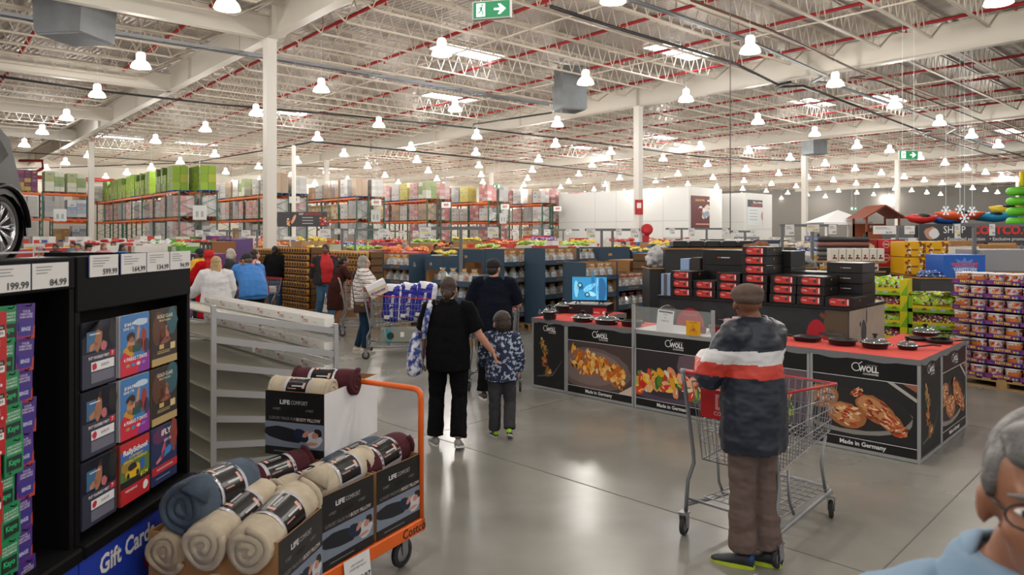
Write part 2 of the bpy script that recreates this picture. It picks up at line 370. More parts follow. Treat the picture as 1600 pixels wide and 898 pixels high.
# exit signs
def exit_sign(px, py, Y, wd, ang, label, left=False, dbl=False):
    p = at(px, py, Y); r = thing('exit_sign', label, 'exit sign', T(p)@RZ(R(ang)))
    h = wd*.46; b = B(white); b.box(-wd/2, wd/2, -.03, .03, -h/2, h/2, b=.006); b.tube([(-wd*.3, 0, h/2), (-wd*.3, 0, DECK-p.z)], .006, 4); b.tube([(wd*.3, 0, h/2), (wd*.3, 0, DECK-p.z)], .006, 4); b.build('casing', r)
    f = B(mat('exit_green', '0d7a4a', .4, emit=.5)); X = frame((0, -.031, 0), (1, 0, 0), (0, 0, 1)); f.rect(-wd*.47, wd*.47, -h*.44, h*.44, X, 0)
    f.m(mat('exit_white', 'f4fff8', .4, emit=1.0)); s = -1 if left else 1
    Z = X@Matrix.Diagonal((h*s, h, 1, 1))
    f.rect(-.85, -.35, -.36, .36, Z, .001); f.poly([(.15, .06), (.5, .06), (.5, .06), (.36, .28), (.5, .28), (.82, 0), (.5, -.28), (.36, -.28), (.5, -.06), (.15, -.06)][::s], Z, .001)
    f.m(mat('exit_green', '0d7a4a')); 
    f.disc(.055, Z@T(-.52, .25, 0), 10, .002)
    for q in ([(-.62, .16), (-.5, .18), (-.52, -.03), (-.64, -.03)], [(-.6, .0), (-.52, -.02), (-.44, -.15), (-.5, -.3), (-.54, -.28), (-.51, -.15)], [(-.63, 0), (-.56, -.02), (-.66, -.16), (-.8, -.2), (-.8, -.15), (-.7, -.12)], [(-.52, .16), (-.5, .12), (-.42, .06), (-.36, .1), (-.36, .13), (-.43, .1)], [(-.62, .15), (-.59, .1), (-.7, .08), (-.75, 0), (-.78, .02), (-.72, .12)]): f.poly(q[::s], Z, .002)
    f.build('sign_face', r); return r
exit_sign(769, 16, 7.2, .40, -14, 'green exit sign with running figure and right arrow, large at top of the hall')
exit_sign(1419, 242, 22, .62, 5, 'green exit sign with right arrow hung over the right side of the hall')
exit_sign(776, 291, 45, .5, 0, 'small teal exit sign with left arrow before the pallet racking', left=True)
exit_sign(1334, 326, 60, .55, 0, 'tiny distant green exit sign on the far grey wall')
# slim posts
b = B(white_paint); p = atz(459, 227, 7.0); b.box(-.09, .09, -.09, .09, 0, 7.0); b.box(-.14, .14, -.14, .14, 0, .03); tag(b.build('service_post', X=T(p.x, p.y, 0)), 'slim white service post carrying the black conduit', 'post')
# walls
wl = mat('cream_wall_panel', 'ccc6ba', .7, noise_amt=.06, scale=.4)
def wall(name, p, q, z0=0, z1=DECK, m=wl, th=.2):
    b = B(m); p = Vector(p); q = Vector(q); d = (q-p).normalized(); b.box(0, (q-p).length, 0, th, z0, z1); return struct(b.build(name, X=frame((p.x, p.y, 0), d, Vector((-d.y, d.x, 0)))))
wa = Vector((-44, 62, 0)); wall('wall_back_left', wa, wa+Bd*56)
wall('wall_back', wa+Bd*56, Vector((-2.7, 99.8, 0))+Vector((18, 12, 0)))
wall('wall_right', Vector((15.3, 111.8, 0)), Vector((105, 80, 0)), m=mat('grey_far_wall', '77736e', .8))
wall('wall_left', Vector((-36, 24, 0)), wa)
# ---------------------------------------------------------------- flat printed pictures (blobs of ink on a panel)
def blob(b, X, x, y, rx, ry, rot, m, z=.001, n=12, jit=.12, rnd=random.Random(3), lim=None):
    b.m(m); pts = []
    for i in range(n):
        t = 2*PI*i/n; q = 1+rnd.uniform(-jit, jit); px = rx*math.cos(t)*q; py = ry*math.sin(t)*q
        pts.append((x+px*math.cos(rot)-py*math.sin(rot), y+px*math.sin(rot)+py*math.cos(rot)))
    if lim:
        pts = [(max(-lim[0], min(lim[0], p)), max(-lim[1], min(lim[1], q))) for p, q in pts]
        if max(p for p, q in pts)-min(p for p, q in pts) < 1e-4 or max(q for p, q in pts)-min(q for p, q in pts) < 1e-4: return
    b.poly(pts, X, z)
def signcard(b, X, x0, x1, y0, y1, price, lines=3, seed=1):      # price card face drawn on X
    r = random.Random(seed); b.m(mat('price_paper', 'dcdad8', .6)); b.rect(x0, x1, y0, y1, X, .0)
    w, h = x1-x0, y1-y0; b.m('35353a')
    if price: b.text(price, h*.36, X@T(x1-w*.30, y0+h*.2, 0), .03, w*.52)
    b.m('8a8a90')
    for k in range(lines): b.rect(x0+w*.1, x0+w*r.uniform(.35, .75), y1-h*(.17+.12*k), y1-h*(.13+.12*k), X, .0006)
# ---------------------------------------------------------------- gift card kiosks
KS = 1.42; KF = face_frame((-1.237*KS, 2.03*KS, 0), (-1.237*KS+.058, 2.03*KS+.998, 0), 2-2*KS)@Matrix.Scale(KS, 4); KB = 2-2/KS     # KB: floor level in the kiosk's own units
def kiosk(x0, x1, label, hdr, with_blue):
    r = thing('gift_card_kiosk', label, 'display stand', KF)
    b = B(blackm); D = .55
    b.box(x0, x1, KB, 1.07, -D, 0); b.box(x0, x0+.02, 1.0, 1.93, -D, .0); b.box(x1-.02, x1, 1.0, 1.93, -D, 0)
    b.box(x0, x1, 1.0, 1.9, -D, -.10); b.build('body', r)
    b = B(blackm); b.box(x0, x1, hdr, 1.935, -.03, 0.004, b=.004); b.build('header', r)
    b = B(mat('kiosk_top', '1b1c22', .35)); b.box(x0+.03, x1-.03, 1.90, 1.915, -D, -.03); b.m('b9bbc2'); b.box(x0, x1, 1.93, 1.936, -D-.004, -D+.006); b.build('top_panel', r)
    b = B(blackm); b.box(x0, x1, 1.075, 1.115, -.1, .03, b=.006); b.build('ledge', r)
    if with_blue:
        b = B(mat('sign_blue', '1d3fb4', .4)); b.box(x0+.0, x1-.0, KB+.01, 1.072, .002, .012)
        X = T(0, 0, .0125); b.m(white); b.text('Gift Cards', .078, X@T(.235 if x0 >= 0 else -.4, 1.012, 0), .03, .29)
        b.m('d21f33'); b.disc(.04, X@T(.36, .93, 0), 20, .0006); b.m(white); b.text('C', .065, X@T(.36, .93, 0), .03, z=.001); b.m('e8e8ea'); b.text('Costco', .06, X@T(.5, .93, 0), .03, .18); b.build('sign_panel', r)
    return r
k2 = kiosk(0, .64, 'black gift card kiosk with booklets over a blue panel', 1.775, True)
k1 = kiosk(-1.15, -.005, 'black gift card kiosk hung with red, green and purple cards', 1.845, True)
for i, (a, c, p) in enumerate([(.052, .189, '599.99'), (.204, .341, '164.99'), (.346, .484, '134.99'), (.489, .629, '94.99')]):
    b = B(mat('navy_edge', '1a2c5e')); b.box(a-.004, c, 1.873, 1.937, .005, .0075); signcard(b, KF and T(0, 0, .0078), a, c, 1.873, 1.937, p, 4, i)
    tag(b.build('price_sign', X=KF), 'small white price card reading %s, %s on the booklet kiosk' % (p, ['leftmost above the gym booklets', 'second from the left', 'third from the left', 'rightmost above the cinema booklets'][i]), 'price sign')
for i, (a, c, p) in enumerate([(-.178, -.039, '84.99'), (-.325, -.184, '199.99'), (-.47, -.33, '49.99')]):
    b = B(mat('navy_edge', '1a2c5e')); b.box(a-.004, c, 1.855, 1.922, .005, .0075); signcard(b, T(0, 0, .0078), a, c, 1.855, 1.922, p, 3, i+9)
    if i < 2: tag(b.build('price_sign', X=KF), 'white price card reading %s, %s' % (p, ['above the purple hanging cards', 'above the red hanging cards'][i]), 'price sign')
# framed card lying on the kiosk top
b = B(mat('frame_grey', 'a9acb4')); 
for q in ((-.45, .0, -.05, -.045), (-.45, .0, -.26, -.255), (-.45, -.445, -.26, -.05), (-.005, .0, -.26, -.05)): b.box(q[0], q[1], 1.916, 1.9215, q[2], q[3])
b.m('20242f'); b.box(-.445, -.005, 1.9155, 1.918, -.255, -.05)
tag(b.build('framed_sign', X=KF), 'dark sign frame with pale edge lying on the kiosk top', 'framed sign')
skin_i = 'c08a66'
def booklet(kind, x, z, rnd):
    names = {'gym': 'fitness gift booklet with gym photo and white price patch', 'parks': 'theme park gift booklet with cheering people and red purple base', 'gold': 'cinema gift booklet lettered GOLD CLASS with gold foot', 'rally': 'rally driving gift booklet with yellow car', 'ifly': 'indoor skydiving gift booklet in blue with red band'}
    W, H = .160, .192; n = 4
    b = B()
    for k in range(n):
        b.m({'gym': '26283a', 'parks': 'c9c6cc', 'gold': '6c5637', 'rally': '8d3a30', 'ifly': '4a4a58'}[kind]); o = rnd.uniform(-.002, .002)
        b.box(x+o-.003*(n-1-k), x+W-.003*(n-1-k), z-H+.0, z-.002*(n-1-k), -.03+k*.009, -.0225+k*.009, b=.001)
    X = T(x, z-H, -.0225+(n-1)*.009+.0006); Z = .0003
    def rc(x0, x1, y0, y1, c, z=.0004): b.m(c); b.rect(x0*W, x1*W, y0*H, y1*H, X, z)
    def tx(s, size, cx, cy, c, wd=None, bold=.02): b.m(c); b.text(s, size*H, X@T(cx*W, cy*H, 0), bold, wd*W if wd else None, .0016)
    def bl(cx, cy, rx, ry, c, rot=0, z=.0009): blob(b, X, cx*W, cy*H, rx*W, ry*H, rot, C(c), z, 10, .15, rnd)
    if kind == 'gym':
        rc(0, 1, 0, 1, '2b2d42'); rc(0, 1, .52, 1, '15151c'); rc(.12, .4, .55, .85, '38678f', .0006); bl(.45, .7, .1, .2, 'a26d50', -.2); bl(.5, .9, .05, .06, '221a18'); bl(.3, .62, .13, .05, 'b27c5c', .4); bl(.62, .6, .09, .08, 'b9666e'); bl(.88, .78, .13, .2, '0d0d12'); rc(.2, .5, .8, .815, 'e8e4ea', .0012)
        tx('PUT YOURSELF FIRST', .06, .47, .445, white, .6); rc(.8, .95, .41, .5, 'cf2236', .0008); tx('7', .08, .87, .455, white); rc(.25, .93, .24, .38, 'e9e7ea', .0008); bl(.34, .31, .07, .055, 'c2243a', z=.0012); tx('$103.99', .06, .65, .31, '9a98a0'); rc(.25, .93, .06, .22, '6a6a7a', .0008)
    elif kind == 'parks':
        rc(0, 1, 0, 1, '3d79b8'); bl(.7, .85, .25, .06, 'c3d6e8'); bl(.35, .5, .13, .13, 'c98d66'); bl(.34, .62, .15, .09, '2a1a14'); bl(.27, .38, .22, .1, 'd19422'); bl(.58, .62, .05, .2, 'c98d66', -.25); bl(.8, .55, .1, .2, 'a23324'); bl(.62, .48, .14, .1, '3a3445'); bl(.9, .42, .1, .15, '29365c')
        b.m('cf1f3c'); b.poly([(0, 0), (W, 0), (W, .3*H), (.5*W, .24*H), (.1*W, .4*H), (0, .3*H)], X, .0011); b.m('8a2a9a'); b.poly([(.55*W, 0), (W, 0), (W, .34*H), (.75*W, .27*H)], X, .0013)
        tx('4 PARKS 7 DAYS', .085, .5, .26, white, .8, .03); rc(.4, .68, .36, .48, '0e4d46', .0013); tx('$164.99', .075, .3, .84, white, .42, .03); tx('SAVE 17%', .06, .27, .77, white, .36)
        for k, c in enumerate(('b2905a', '3f83c4', 'd8d2d8', '9a6ab4')): bl(.24+.18*k, .16, .07, .03, c, z=.0015)
    elif kind == 'gold':
        rc(0, 1, 0, 1, '251a17'); bl(.25, .65, .28, .3, '55301f'); bl(.78, .75, .25, .28, '1f5561'); rc(0, 1, 0, .13, 'b89c68', .001); tx('GOLD CLASS', .085, .5, .86, 'e9dfc8', .62); tx('Movie Vouchers', .06, .5, .79, 'd9c79c', .45)
        bl(.38, .55, .08, .14, 'a05e48'); bl(.6, .55, .08, .14, 'b0705a'); bl(.36, .66, .05, .04, 'c98d70'); bl(.58, .66, .05, .04, 'c98d70'); bl(.5, .43, .25, .06, '8c4a3e'); rc(.28, .46, .28, .36, 'c9a765', .0013); rc(.72, .92, .24, .36, 'd9c48c', .0013); rc(.2, .7, .2, .22, 'a58d5c', .0013); rc(.2, .7, .235, .25, 'a58d5c', .0013)
    elif kind == 'rally':
        rc(0, 1, 0, 1, '57763a'); rc(0, 1, .86, 1, 'c51f28', .0006); rc(0, 1, .7, .86, '3b66ae', .0006); bl(.25, .6, .25, .1, 'a08040'); bl(.4, .5, .27, .11, 'e6b712'); bl(.4, .57, .16, .06, '20242a', z=.0012); bl(.25, .44, .05, .05, '191919', z=.0014); bl(.57, .44, .05, .05, '191919', z=.0014)
        tx('RallySchool', .12, .5, .84, white, .85, .035); tx('A LAP RALLY', .055, .52, .74, 'f0e020', .5); tx('DRIVING EXPERIENCE', .055, .5, .68, 'f0e020', .8); rc(0, 1, .27, .38, '141414', .0014); tx('$134', .09, .8, .37, 'f3e21c', .3, .03); rc(0, 1, 0, .27, 'bd1c26', .0014); tx('WEDNESDAYS', .05, .35, .2, white, .4); bl(.84, .15, .09, .075, 'f0eef0', z=.0018); bl(.74, .55, .09, .09, '2b5fb0', z=.0014)
    else:
        rc(0, 1, 0, 1, '1c2c58'); bl(.3, .85, .3, .15, '5c2a56'); bl(.85, .75, .15, .3, '8a3c30'); bl(.6, .52, .28, .07, '3586c9', .3); bl(.45, .55, .07, .15, 'c2506a', -.4); bl(.3, .42, .15, .04, 'e07a8e', .4); tx('iFLY', .14, .55, .87, white, .5, .03); tx('$89.99', .07, .6, .72, 'd9d4e4', .3); rc(0, 1, .18, .32, 'c02232', .0013); tx('INDOOR SKYDIVING', .045, .5, .25, white, .7); rc(.15, .7, .09, .105, '8fa6d0', .0013)
    return b, names[kind]
rb = random.Random(5)
rows = ['top', 'middle', 'bottom']
for ri, z in enumerate((1.742, 1.541, 1.338)):
    for ci, x in enumerate((.022, .203, .378)):
        kind = ('gym', 'parks' if ri < 2 else 'rally', 'gold' if ri < 2 else 'ifly')[ci]
        b, nm = booklet(kind, x, z, rb)
        tag(b.build('gift_booklet', X=KF), nm+{'gym': ', %s of its column' % rows[ri], 'parks': ', %s row' % rows[ri], 'gold': ', %s row' % rows[ri]}.get(kind, ''), 'gift card booklet', 'gift booklets on the black kiosk')
def giftcard(kind, x, z, dz, rot, seed):
    b = B(); W, H = .064, .092
    M_ = KF@T(x, z, dz)@RZ(rot)
    if kind == 'red':
        W, H = .085, .10; b.m('b9151c'); b.box(-W/2, W/2, -H, 0, 0, .0008); b.box(-W/2, W/2, -H, 0, -.004, -.003)
        X = T(0, 0, .001); b.m('2b1a1c'); b.rect(-W*.42, W*.42, -H*.45, -H*.33, X); b.m(white); b.rect(-W*.42, W*.42, -H*.62, -H*.46, X); b.text('12 month expiry', .009, X@T(0, -H*.39, 0), .01, W*.7, z=.001); b.m('2a2a2a'); b.text('240off $199', .012, X@T(0, -H*.54, 0), .01, W*.72, z=.001); b.m('e8b9a8'); b.text('PLEASE', .02, X@T(0, -H*.78, 0), .0, W*.5); b.m('f1d7d7'); b.disc(.004, X@T(W*.3, -H*.93, 0), 8)
    elif kind == 'green':
        b.m('1f8a55'); b.box(-W/2, W/2, -H, 0, 0, .0008); b.box(-W/2, W/2, -H, 0, -.004, -.003); X = T(0, 0, .001); b.m('0f2622'); b.rect(-W*.4, W*.4, -H*.88, -H*.5, X); b.m('2fbf78'); b.text('Kayo', .02, X@T(0, -H*.66, 0), .03, W*.6, z=.001); b.m('d8f0e2')
        for k, s in enumerate(('OVER 50 SPORTS', 'INSTANTLY', 'STREAMING')): b.text(s, .008, X@T(0, -H*(.22+.09*k), 0), .02, W*.75)
    else:
        b.m('4a2a86'); b.box(-W/2, W/2, -H, 0, 0, .0008); b.box(-W/2, W/2, -H, 0, -.004, -.003); X = T(0, 0, .001); b.m('8a2a78'); b.rect(-W*.5, W*.5, -H, -H*.75, X); b.m('b8402a'); b.poly([(W*.05, -H), (W*.5, -H), (W*.5, -H*.6)], X, .0007); b.m('38308c'); b.rect(-W*.4, W*.4, -H*.9, -H*.52, X, .0009); b.m('d6cdee'); b.text('BINGE', .014, X@T(0, -H*.72, 0), .03, W*.5, z=.0013)
        for k, s in enumerate(('YOUR', 'UNBEATABLE', 'DRAMA & MOVIES')): b.text(s, .008, X@T(0, -H*(.22+.08*k), 0), .02, W*.7)
    o = b.build('gift_card', X=M_)
    h = B(black); h.tube([(0, -.006, -.05-dz*0), (0, -.006, .012), (0, .0, .016)], .0018, 5); h.build('hook', o); return o
rg = random.Random(8)
for i in range(10):
    z = 1.818-i*.0835
    for kind, x, w_ in (('purple', -.155, 0), ('green', -.225, .012), ('red', -.305, .03), ('red', -.40, .03)):
        tag(giftcard(kind, x+rg.uniform(-.012, .008), z-(.01 if kind == 'red' else 0), -.035+w_+rg.uniform(0, .015), rg.uniform(-.06, .06), i),
            {'red': 'red gift card with white price strip hanging on a hook', 'green': 'green streaming gift card lettered Kayo hanging on a hook', 'purple': 'purple streaming gift card lettered BINGE hanging on a hook'}[kind], 'gift card', {'red': 'red gift cards on hooks', 'green': 'green gift cards on hooks', 'purple': 'purple gift cards on hooks'}[kind])
# ---------------------------------------------------------------- car on a display platform
wc = at(4, 355, 7.9); e = Vector((-.1045, .9945, 0))      # e: along the car towards its tail
CF = frame((wc.x, wc.y, 0), e, (0, 0, 1))               # local x tail-ward, y up, z outward to viewer
car = thing('suv', 'dark glossy SUV with bright multi-spoke wheels parked on a raised display', 'car', CF)
paint = mat('car_paint', '0d0c0e', .3, .0, spec=.12); zc = wc.z
def profile_outline():
    pts = [(-3.9, -.1), (-3.95, .25), (-3.6, .5), (-2.6, .62), (-1.9, 1.12), (-.3, 1.2), (.1, .98), (.3, .5), (.40, .25), (.42, -.08)]
    return pts
pr = profile_outline(); b = B(paint)
vs = []; secs = [(0, 0, 1), (.05, .02, .97), (-.25, .04, 1.0)]
def body_sec(z, shr):
    out = []
    for x, y in pr: out.append((x*(1)-(.0 if x < 0 else shr*.6), y-(shr*.55 if y > .6 else 0), z))
    # wheel arch along the bottom
    for k in range(9): t = k*PI/8; out.append((.43*math.cos(t), -.1+.47*math.sin(t), z)) if k else out.append((.43, -.1, z))
    out.append((-2.2, -.1, z)); 
    for k in range(9): t = k*PI/8; out.append((-2.63+.43*math.cos(t)-.0, -.1+.47*math.sin(t), z))
    return out
for z, sh in ((.02, .0), (-.02, .0), (-.1, .0), (-.3, .02), (-1.5, .02), (-1.72, 0)): vs.append(body_sec(z, sh))
n = len(vs[0]); V = [p for s_ in vs for p in s_]; Fq = []
for i in range(len(vs)-1):
    for k in range(n): Fq.append((i*n+k, i*n+(k+1) % n, (i+1)*n+(k+1) % n, (i+1)*n+k))
Fq.append(tuple(range(n-1, -1, -1))); Fq.append(tuple(range((len(vs)-1)*n, len(vs)*n))); b.add(V, Fq, T(0, zc, 0), False)
b.build('body', car)
b = B(mat('arch_black', '0a0a0b', .8)); b.lathe([(.40, -.35), (.42, -.35), (.42, .0), (.40, .0)], 24, X=T(0, zc, 0), cap=False); b.box(-.4, .4, zc-.35, zc+.4, -.5, -.34); b.build('wheel_arch', car)
b = B(paint); 
pts = [(.45*math.cos(k*PI/14), zc+.46*math.sin(k*PI/14), .03) for k in range(15)]; b.tube(pts, .03, 8); b.build('arch_trim', car)
b = B(mat('tail_red', '8a1016', .2)); b.box(.1, .24, zc+.55, zc+.68, -.16, -.01, b=.03); b.build('tail_light', car)
b = B(mat('car_glass', '10141a', .05)); b.poly([(-1.8, zc+1.05), (-2.4, zc+.66), (-.2, zc+.62), (.05, zc+.8), (-.25, zc+1.1)][::-1], z=.035); b.build('side_window', car)
def wheel(x):
    t = B(rubber); t.lathe([(.27, -.24), (.345, -.24), (.37, -.2), (.375, -.1), (.37, -.03), (.345, 0), (.285, .005), (.275, -.05)], 36, X=T(x, zc, -.02)); o = t.build('tyre', car)
    a = B(mat('alloy_rim', 'c9cacf', .22, .9)); a.lathe([(.285, 0), (.27, -.01), (.262, -.05), (.26, -.2), (.0, -.2)], 36, X=T(x, zc, -.02), cap=False); a.lathe([(.0, -.015), (.04, -.015), (.055, -.035), (.06, -.06)], 16, X=T(x, zc, -.02), cap=False)
    for k in range(10):
        q = 2*PI*k/10
        for s in (-.09, .09):
            a.tube([(.045*math.cos(q), .045*math.sin(q), -.04), (.16*math.cos(q+s*.7), .16*math.sin(q+s*.7), -.025), (.268*math.cos(q+s*1.1), .268*math.sin(q+s*1.1), -.02)], [(.011, .014), (.013, .012), (.02, .012)], 6, X=T(x, zc, -.02))
    a.build('rim', o)
wheel(0); wheel(-2.63)
b = B(mat('platform_grey', '8b8478', .7)); b.box(-4.2, .6, 0, zc-.376, -2.0, .3); tag(b.build('display_platform', X=CF), 'high display platform under the dark SUV', 'platform')
# ---------------------------------------------------------------- sloping wire rack with white cartons along its lip
L0 = Vector((-2.29, 5.5, 0)); R0 = Vector((-1.5, 6.1, 0)); rb_ = (R0-L0).normalized(); Wd = (R0-L0).length; ra = Vector((-.68, .733, 0))
RF = frame(L0, rb_, Vector((-rb_.y, rb_.x, 0)))
rk = thing('gravity_rack', 'wheeled aluminium rack with sloping wire shelves and white carton lips', 'shelf rack', RF)
ral = RF.inverted().to_3x3()@ra; LEN = 3.0
zl = [1.38, 1.19, .985, .78, .58, .38, .22]; zr = [1.17, .975, .78, .60, .42, .25, .15]
for j, s in enumerate((0, 1.5, 3.0)):
    for side in (0, 1):
        p = Vector((side*Wd, 0, 0))+ral*s; b = B(aluminium); h = (1.45, 1.235)[side]; b.cbox(p.x, p.y, h/2+.06, .035, .035, h-.12); b.build('post', rk)
        if s != 1.5:
            c = B(rubber); c.lathe([(.0, -.016), (.045, -.016), (.055, -.01), (.055, .01), (.045, .016), (0, .016)], 14, X=T(p.x+.02, p.y, .056)@RX(PI/2)); c.m(zinc); c.box(p.x-.02, p.x+.03, p.y-.025, p.y-.02, .05, .13); c.box(p.x-.02, p.x+.03, p.y+.02, p.y+.025, .05, .13); c.build('caster', rk)
for k in range(7):
    for s in (0, 3.0):
        b = B(aluminium); p = ral*s; b.bar(Vector((0, 0, zl[k]))+p, Vector((Wd, 0, zr[k]))+p, .018, .05); b.build('side_rail', rk)
    b = B(mat('rack_wire', 'a8a496', .4, .5))
    for s in (0.02, .5, .97): 
        a0 = Vector((Wd*s, 0, zl[k]+(zr[k]-zl[k])*s)); b.tube([a0, a0+ral*LEN], .007, 5)
        if s > .1: b.tube([a0+Vector((-.03, 0, -.03)), a0+Vector((-.03, 0, -.03))+ral*LEN], .005, 5)
    for i in range(95): a0 = ral*(LEN*i/94); b.bar(Vector((0, 0, zl[k]+.005))+a0, Vector((Wd, 0, zr[k]+.005))+a0, .007)
    for i in range(1, 12): s = i/12; a0 = Vector((Wd*s, 0, zl[k]+(zr[k]-zl[k])*s)); b.bar(a0, a0+ral*LEN, .005)
    b.build('wire_shelf', rk)
rr_ = random.Random(4)
wcart = mat('white_carton', 'f2f0ec', .65); names_l = ['top', 'second', 'third', 'fourth', 'fifth']
for k in range(5):
    x = .03; 
    for i in range(6):
        Lc = rr_.choice([.44, .48]); 
        if k > 0 and i == 3 and k != 1: x += .06
        b = B(wcart); y0 = Wd-.07; sl = (zr[k]-zl[k])/Wd
        # open tray: lip carton lying along the front edge
        X = frame(Vector((Wd-.005, 0, zr[k]+.035))+ral*x, ral, Vector((-ral.y, ral.x, 0)))   # z up
        b.box(0, Lc, -.005, .0, 0, .10); b.box(0, Lc, .0, .08, 0, .004); b.box(0, Lc, .08, .084, 0, .078); b.box(0, .004, 0, .08, 0, .07); b.box(Lc-.004, Lc, 0, .08, 0, .07)
        Y = frame((0, -.0055, 0), (1, 0, 0), (0, 0, 1)); Y2 = frame((Lc, .0845, 0), (-1, 0, 0), (0, 0, 1))
        for YY in (Y, Y2):
            b.m('c9564f'); b.text('Crispy', .03, YY@T(Lc*.22, .04, 0), .01, .1); b.m('b9b4b0'); b.rect(Lc*.1, Lc*.34, .02, .024, YY); b.rect(Lc*.55, Lc*.7, .03, .034, YY); b.m('c8202a'); b.rect(Lc*.06, Lc*.12, .05, .065, YY)
        o = b.build('lip_carton', X=RF@X); tag(o, 'open white carton with red print along the front of the sloping %s shelf' % names_l[k], 'carton', 'white cartons on the %s rack shelf' % names_l[k]); x += Lc+.005
# ---------------------------------------------------------------- orange flatbed cart with cartons of rolled pillows
cdv = Vector((.5, .866, 0)); FX = frame((-.529, 4.385, 0), cdv, Vector((-cdv.y, cdv.x, 0)))   # x along cart (away), y to its left
fc = thing('flatbed_cart', 'orange flatbed cart loaded with cartons of rolled pillows', 'cart', FX)
W_ = .72; Lf = 1.75
b = B(orange); b.box(-Lf, 0, 0, .04, .19, .27, b=.006); b.box(-Lf, 0, W_-.04, W_, .19, .27, b=.006); b.box(-.04, 0, 0, W_, .19, .27, b=.006); b.box(-Lf, -Lf+.04, 0, W_, .19, .27, b=.006)
b.m(mat('deck_steel', '3c3d40', .5, .6)); b.box(-Lf+.04, -.04, .04, W_-.04, .235, .262); b.m('3a2318'); b.text('Costco', .075, frame((-.11, -.0005, .228), (1, 0, 0), (0, 0, 1)), .02); b.build('deck', fc)
b = B(orange); pts = [(-.02, .02, .25)]+[(-.02, .02, 1.0)]+[(-.02, .02+.05*(1-math.cos(t)), 1.0+.05*math.sin(t)) for t in (R(30), R(60), R(90))]+[(-.02, W_-.07, 1.05)]+[(-.02, W_-.02-.05*(1-math.cos(t)), 1.0+.05*math.sin(t)) for t in (R(60), R(30))]+[(-.02, W_-.02, 1.0), (-.02, W_-.02, .25)]
b.tube(pts, .018, 10); b.build('handle', fc)
def caster(p, r, parent, rad=.065, ang=0, fork=steel, wdt=.032):
    X = T(p)@RZ(ang); b = B(fork); b.box(-.03, .03, -.03, .03, 2*rad+.02, 2*rad+.03, X)
    for s in (-1, 1): b.add([(-.02, s*(wdt/2+.008), rad-.01), (.025, s*(wdt/2+.008), rad-.01), (.03, s*(wdt/2+.008), 2*rad+.02), (-.03, s*(wdt/2+.008), 2*rad+.02), (-.02, s*(wdt/2+.012), rad-.01), (.025, s*(wdt/2+.012), rad-.01), (.03, s*(wdt/2+.012), 2*rad+.02), (-.03, s*(wdt/2+.012), 2*rad+.02)], [(3, 2, 1, 0), (4, 5, 6, 7), (0, 1, 5, 4), (1, 2, 6, 5), (2, 3, 7, 6), (3, 0, 4, 7)], X)
    o = b.build('caster', parent); w_ = B(rubber); Y = X@T(0, 0, rad)@RX(PI/2)
    w_.lathe([(rad*.66, -wdt/2), (rad*.93, -wdt/2), (rad, -wdt*.3), (rad, wdt*.3), (rad*.93, wdt/2), (rad*.66, wdt/2)], 20, X=Y, cap=False); w_.m(mat('hub_grey', '8c8d90', .4)); w_.lathe([(0, -wdt*.45), (.01, -wdt*.5), (rad*.2, -wdt*.45), (rad*.66, -wdt*.35), (rad*.66, wdt*.35), (rad*.2, wdt*.45), (.01, wdt*.5), (0, wdt*.45)], 16, X=Y); w_.build('wheel', o)
    return o
caster((-.13, .08, 0), 0, fc, .085); caster((-.13, W_-.08, 0), 0, fc, .085); caster((-Lf+.15, .08, 0), 0, fc, .085); caster((-Lf+.15, W_-.08, 0), 0, fc, .085)
prt = mat('print_black', '111113', .45)
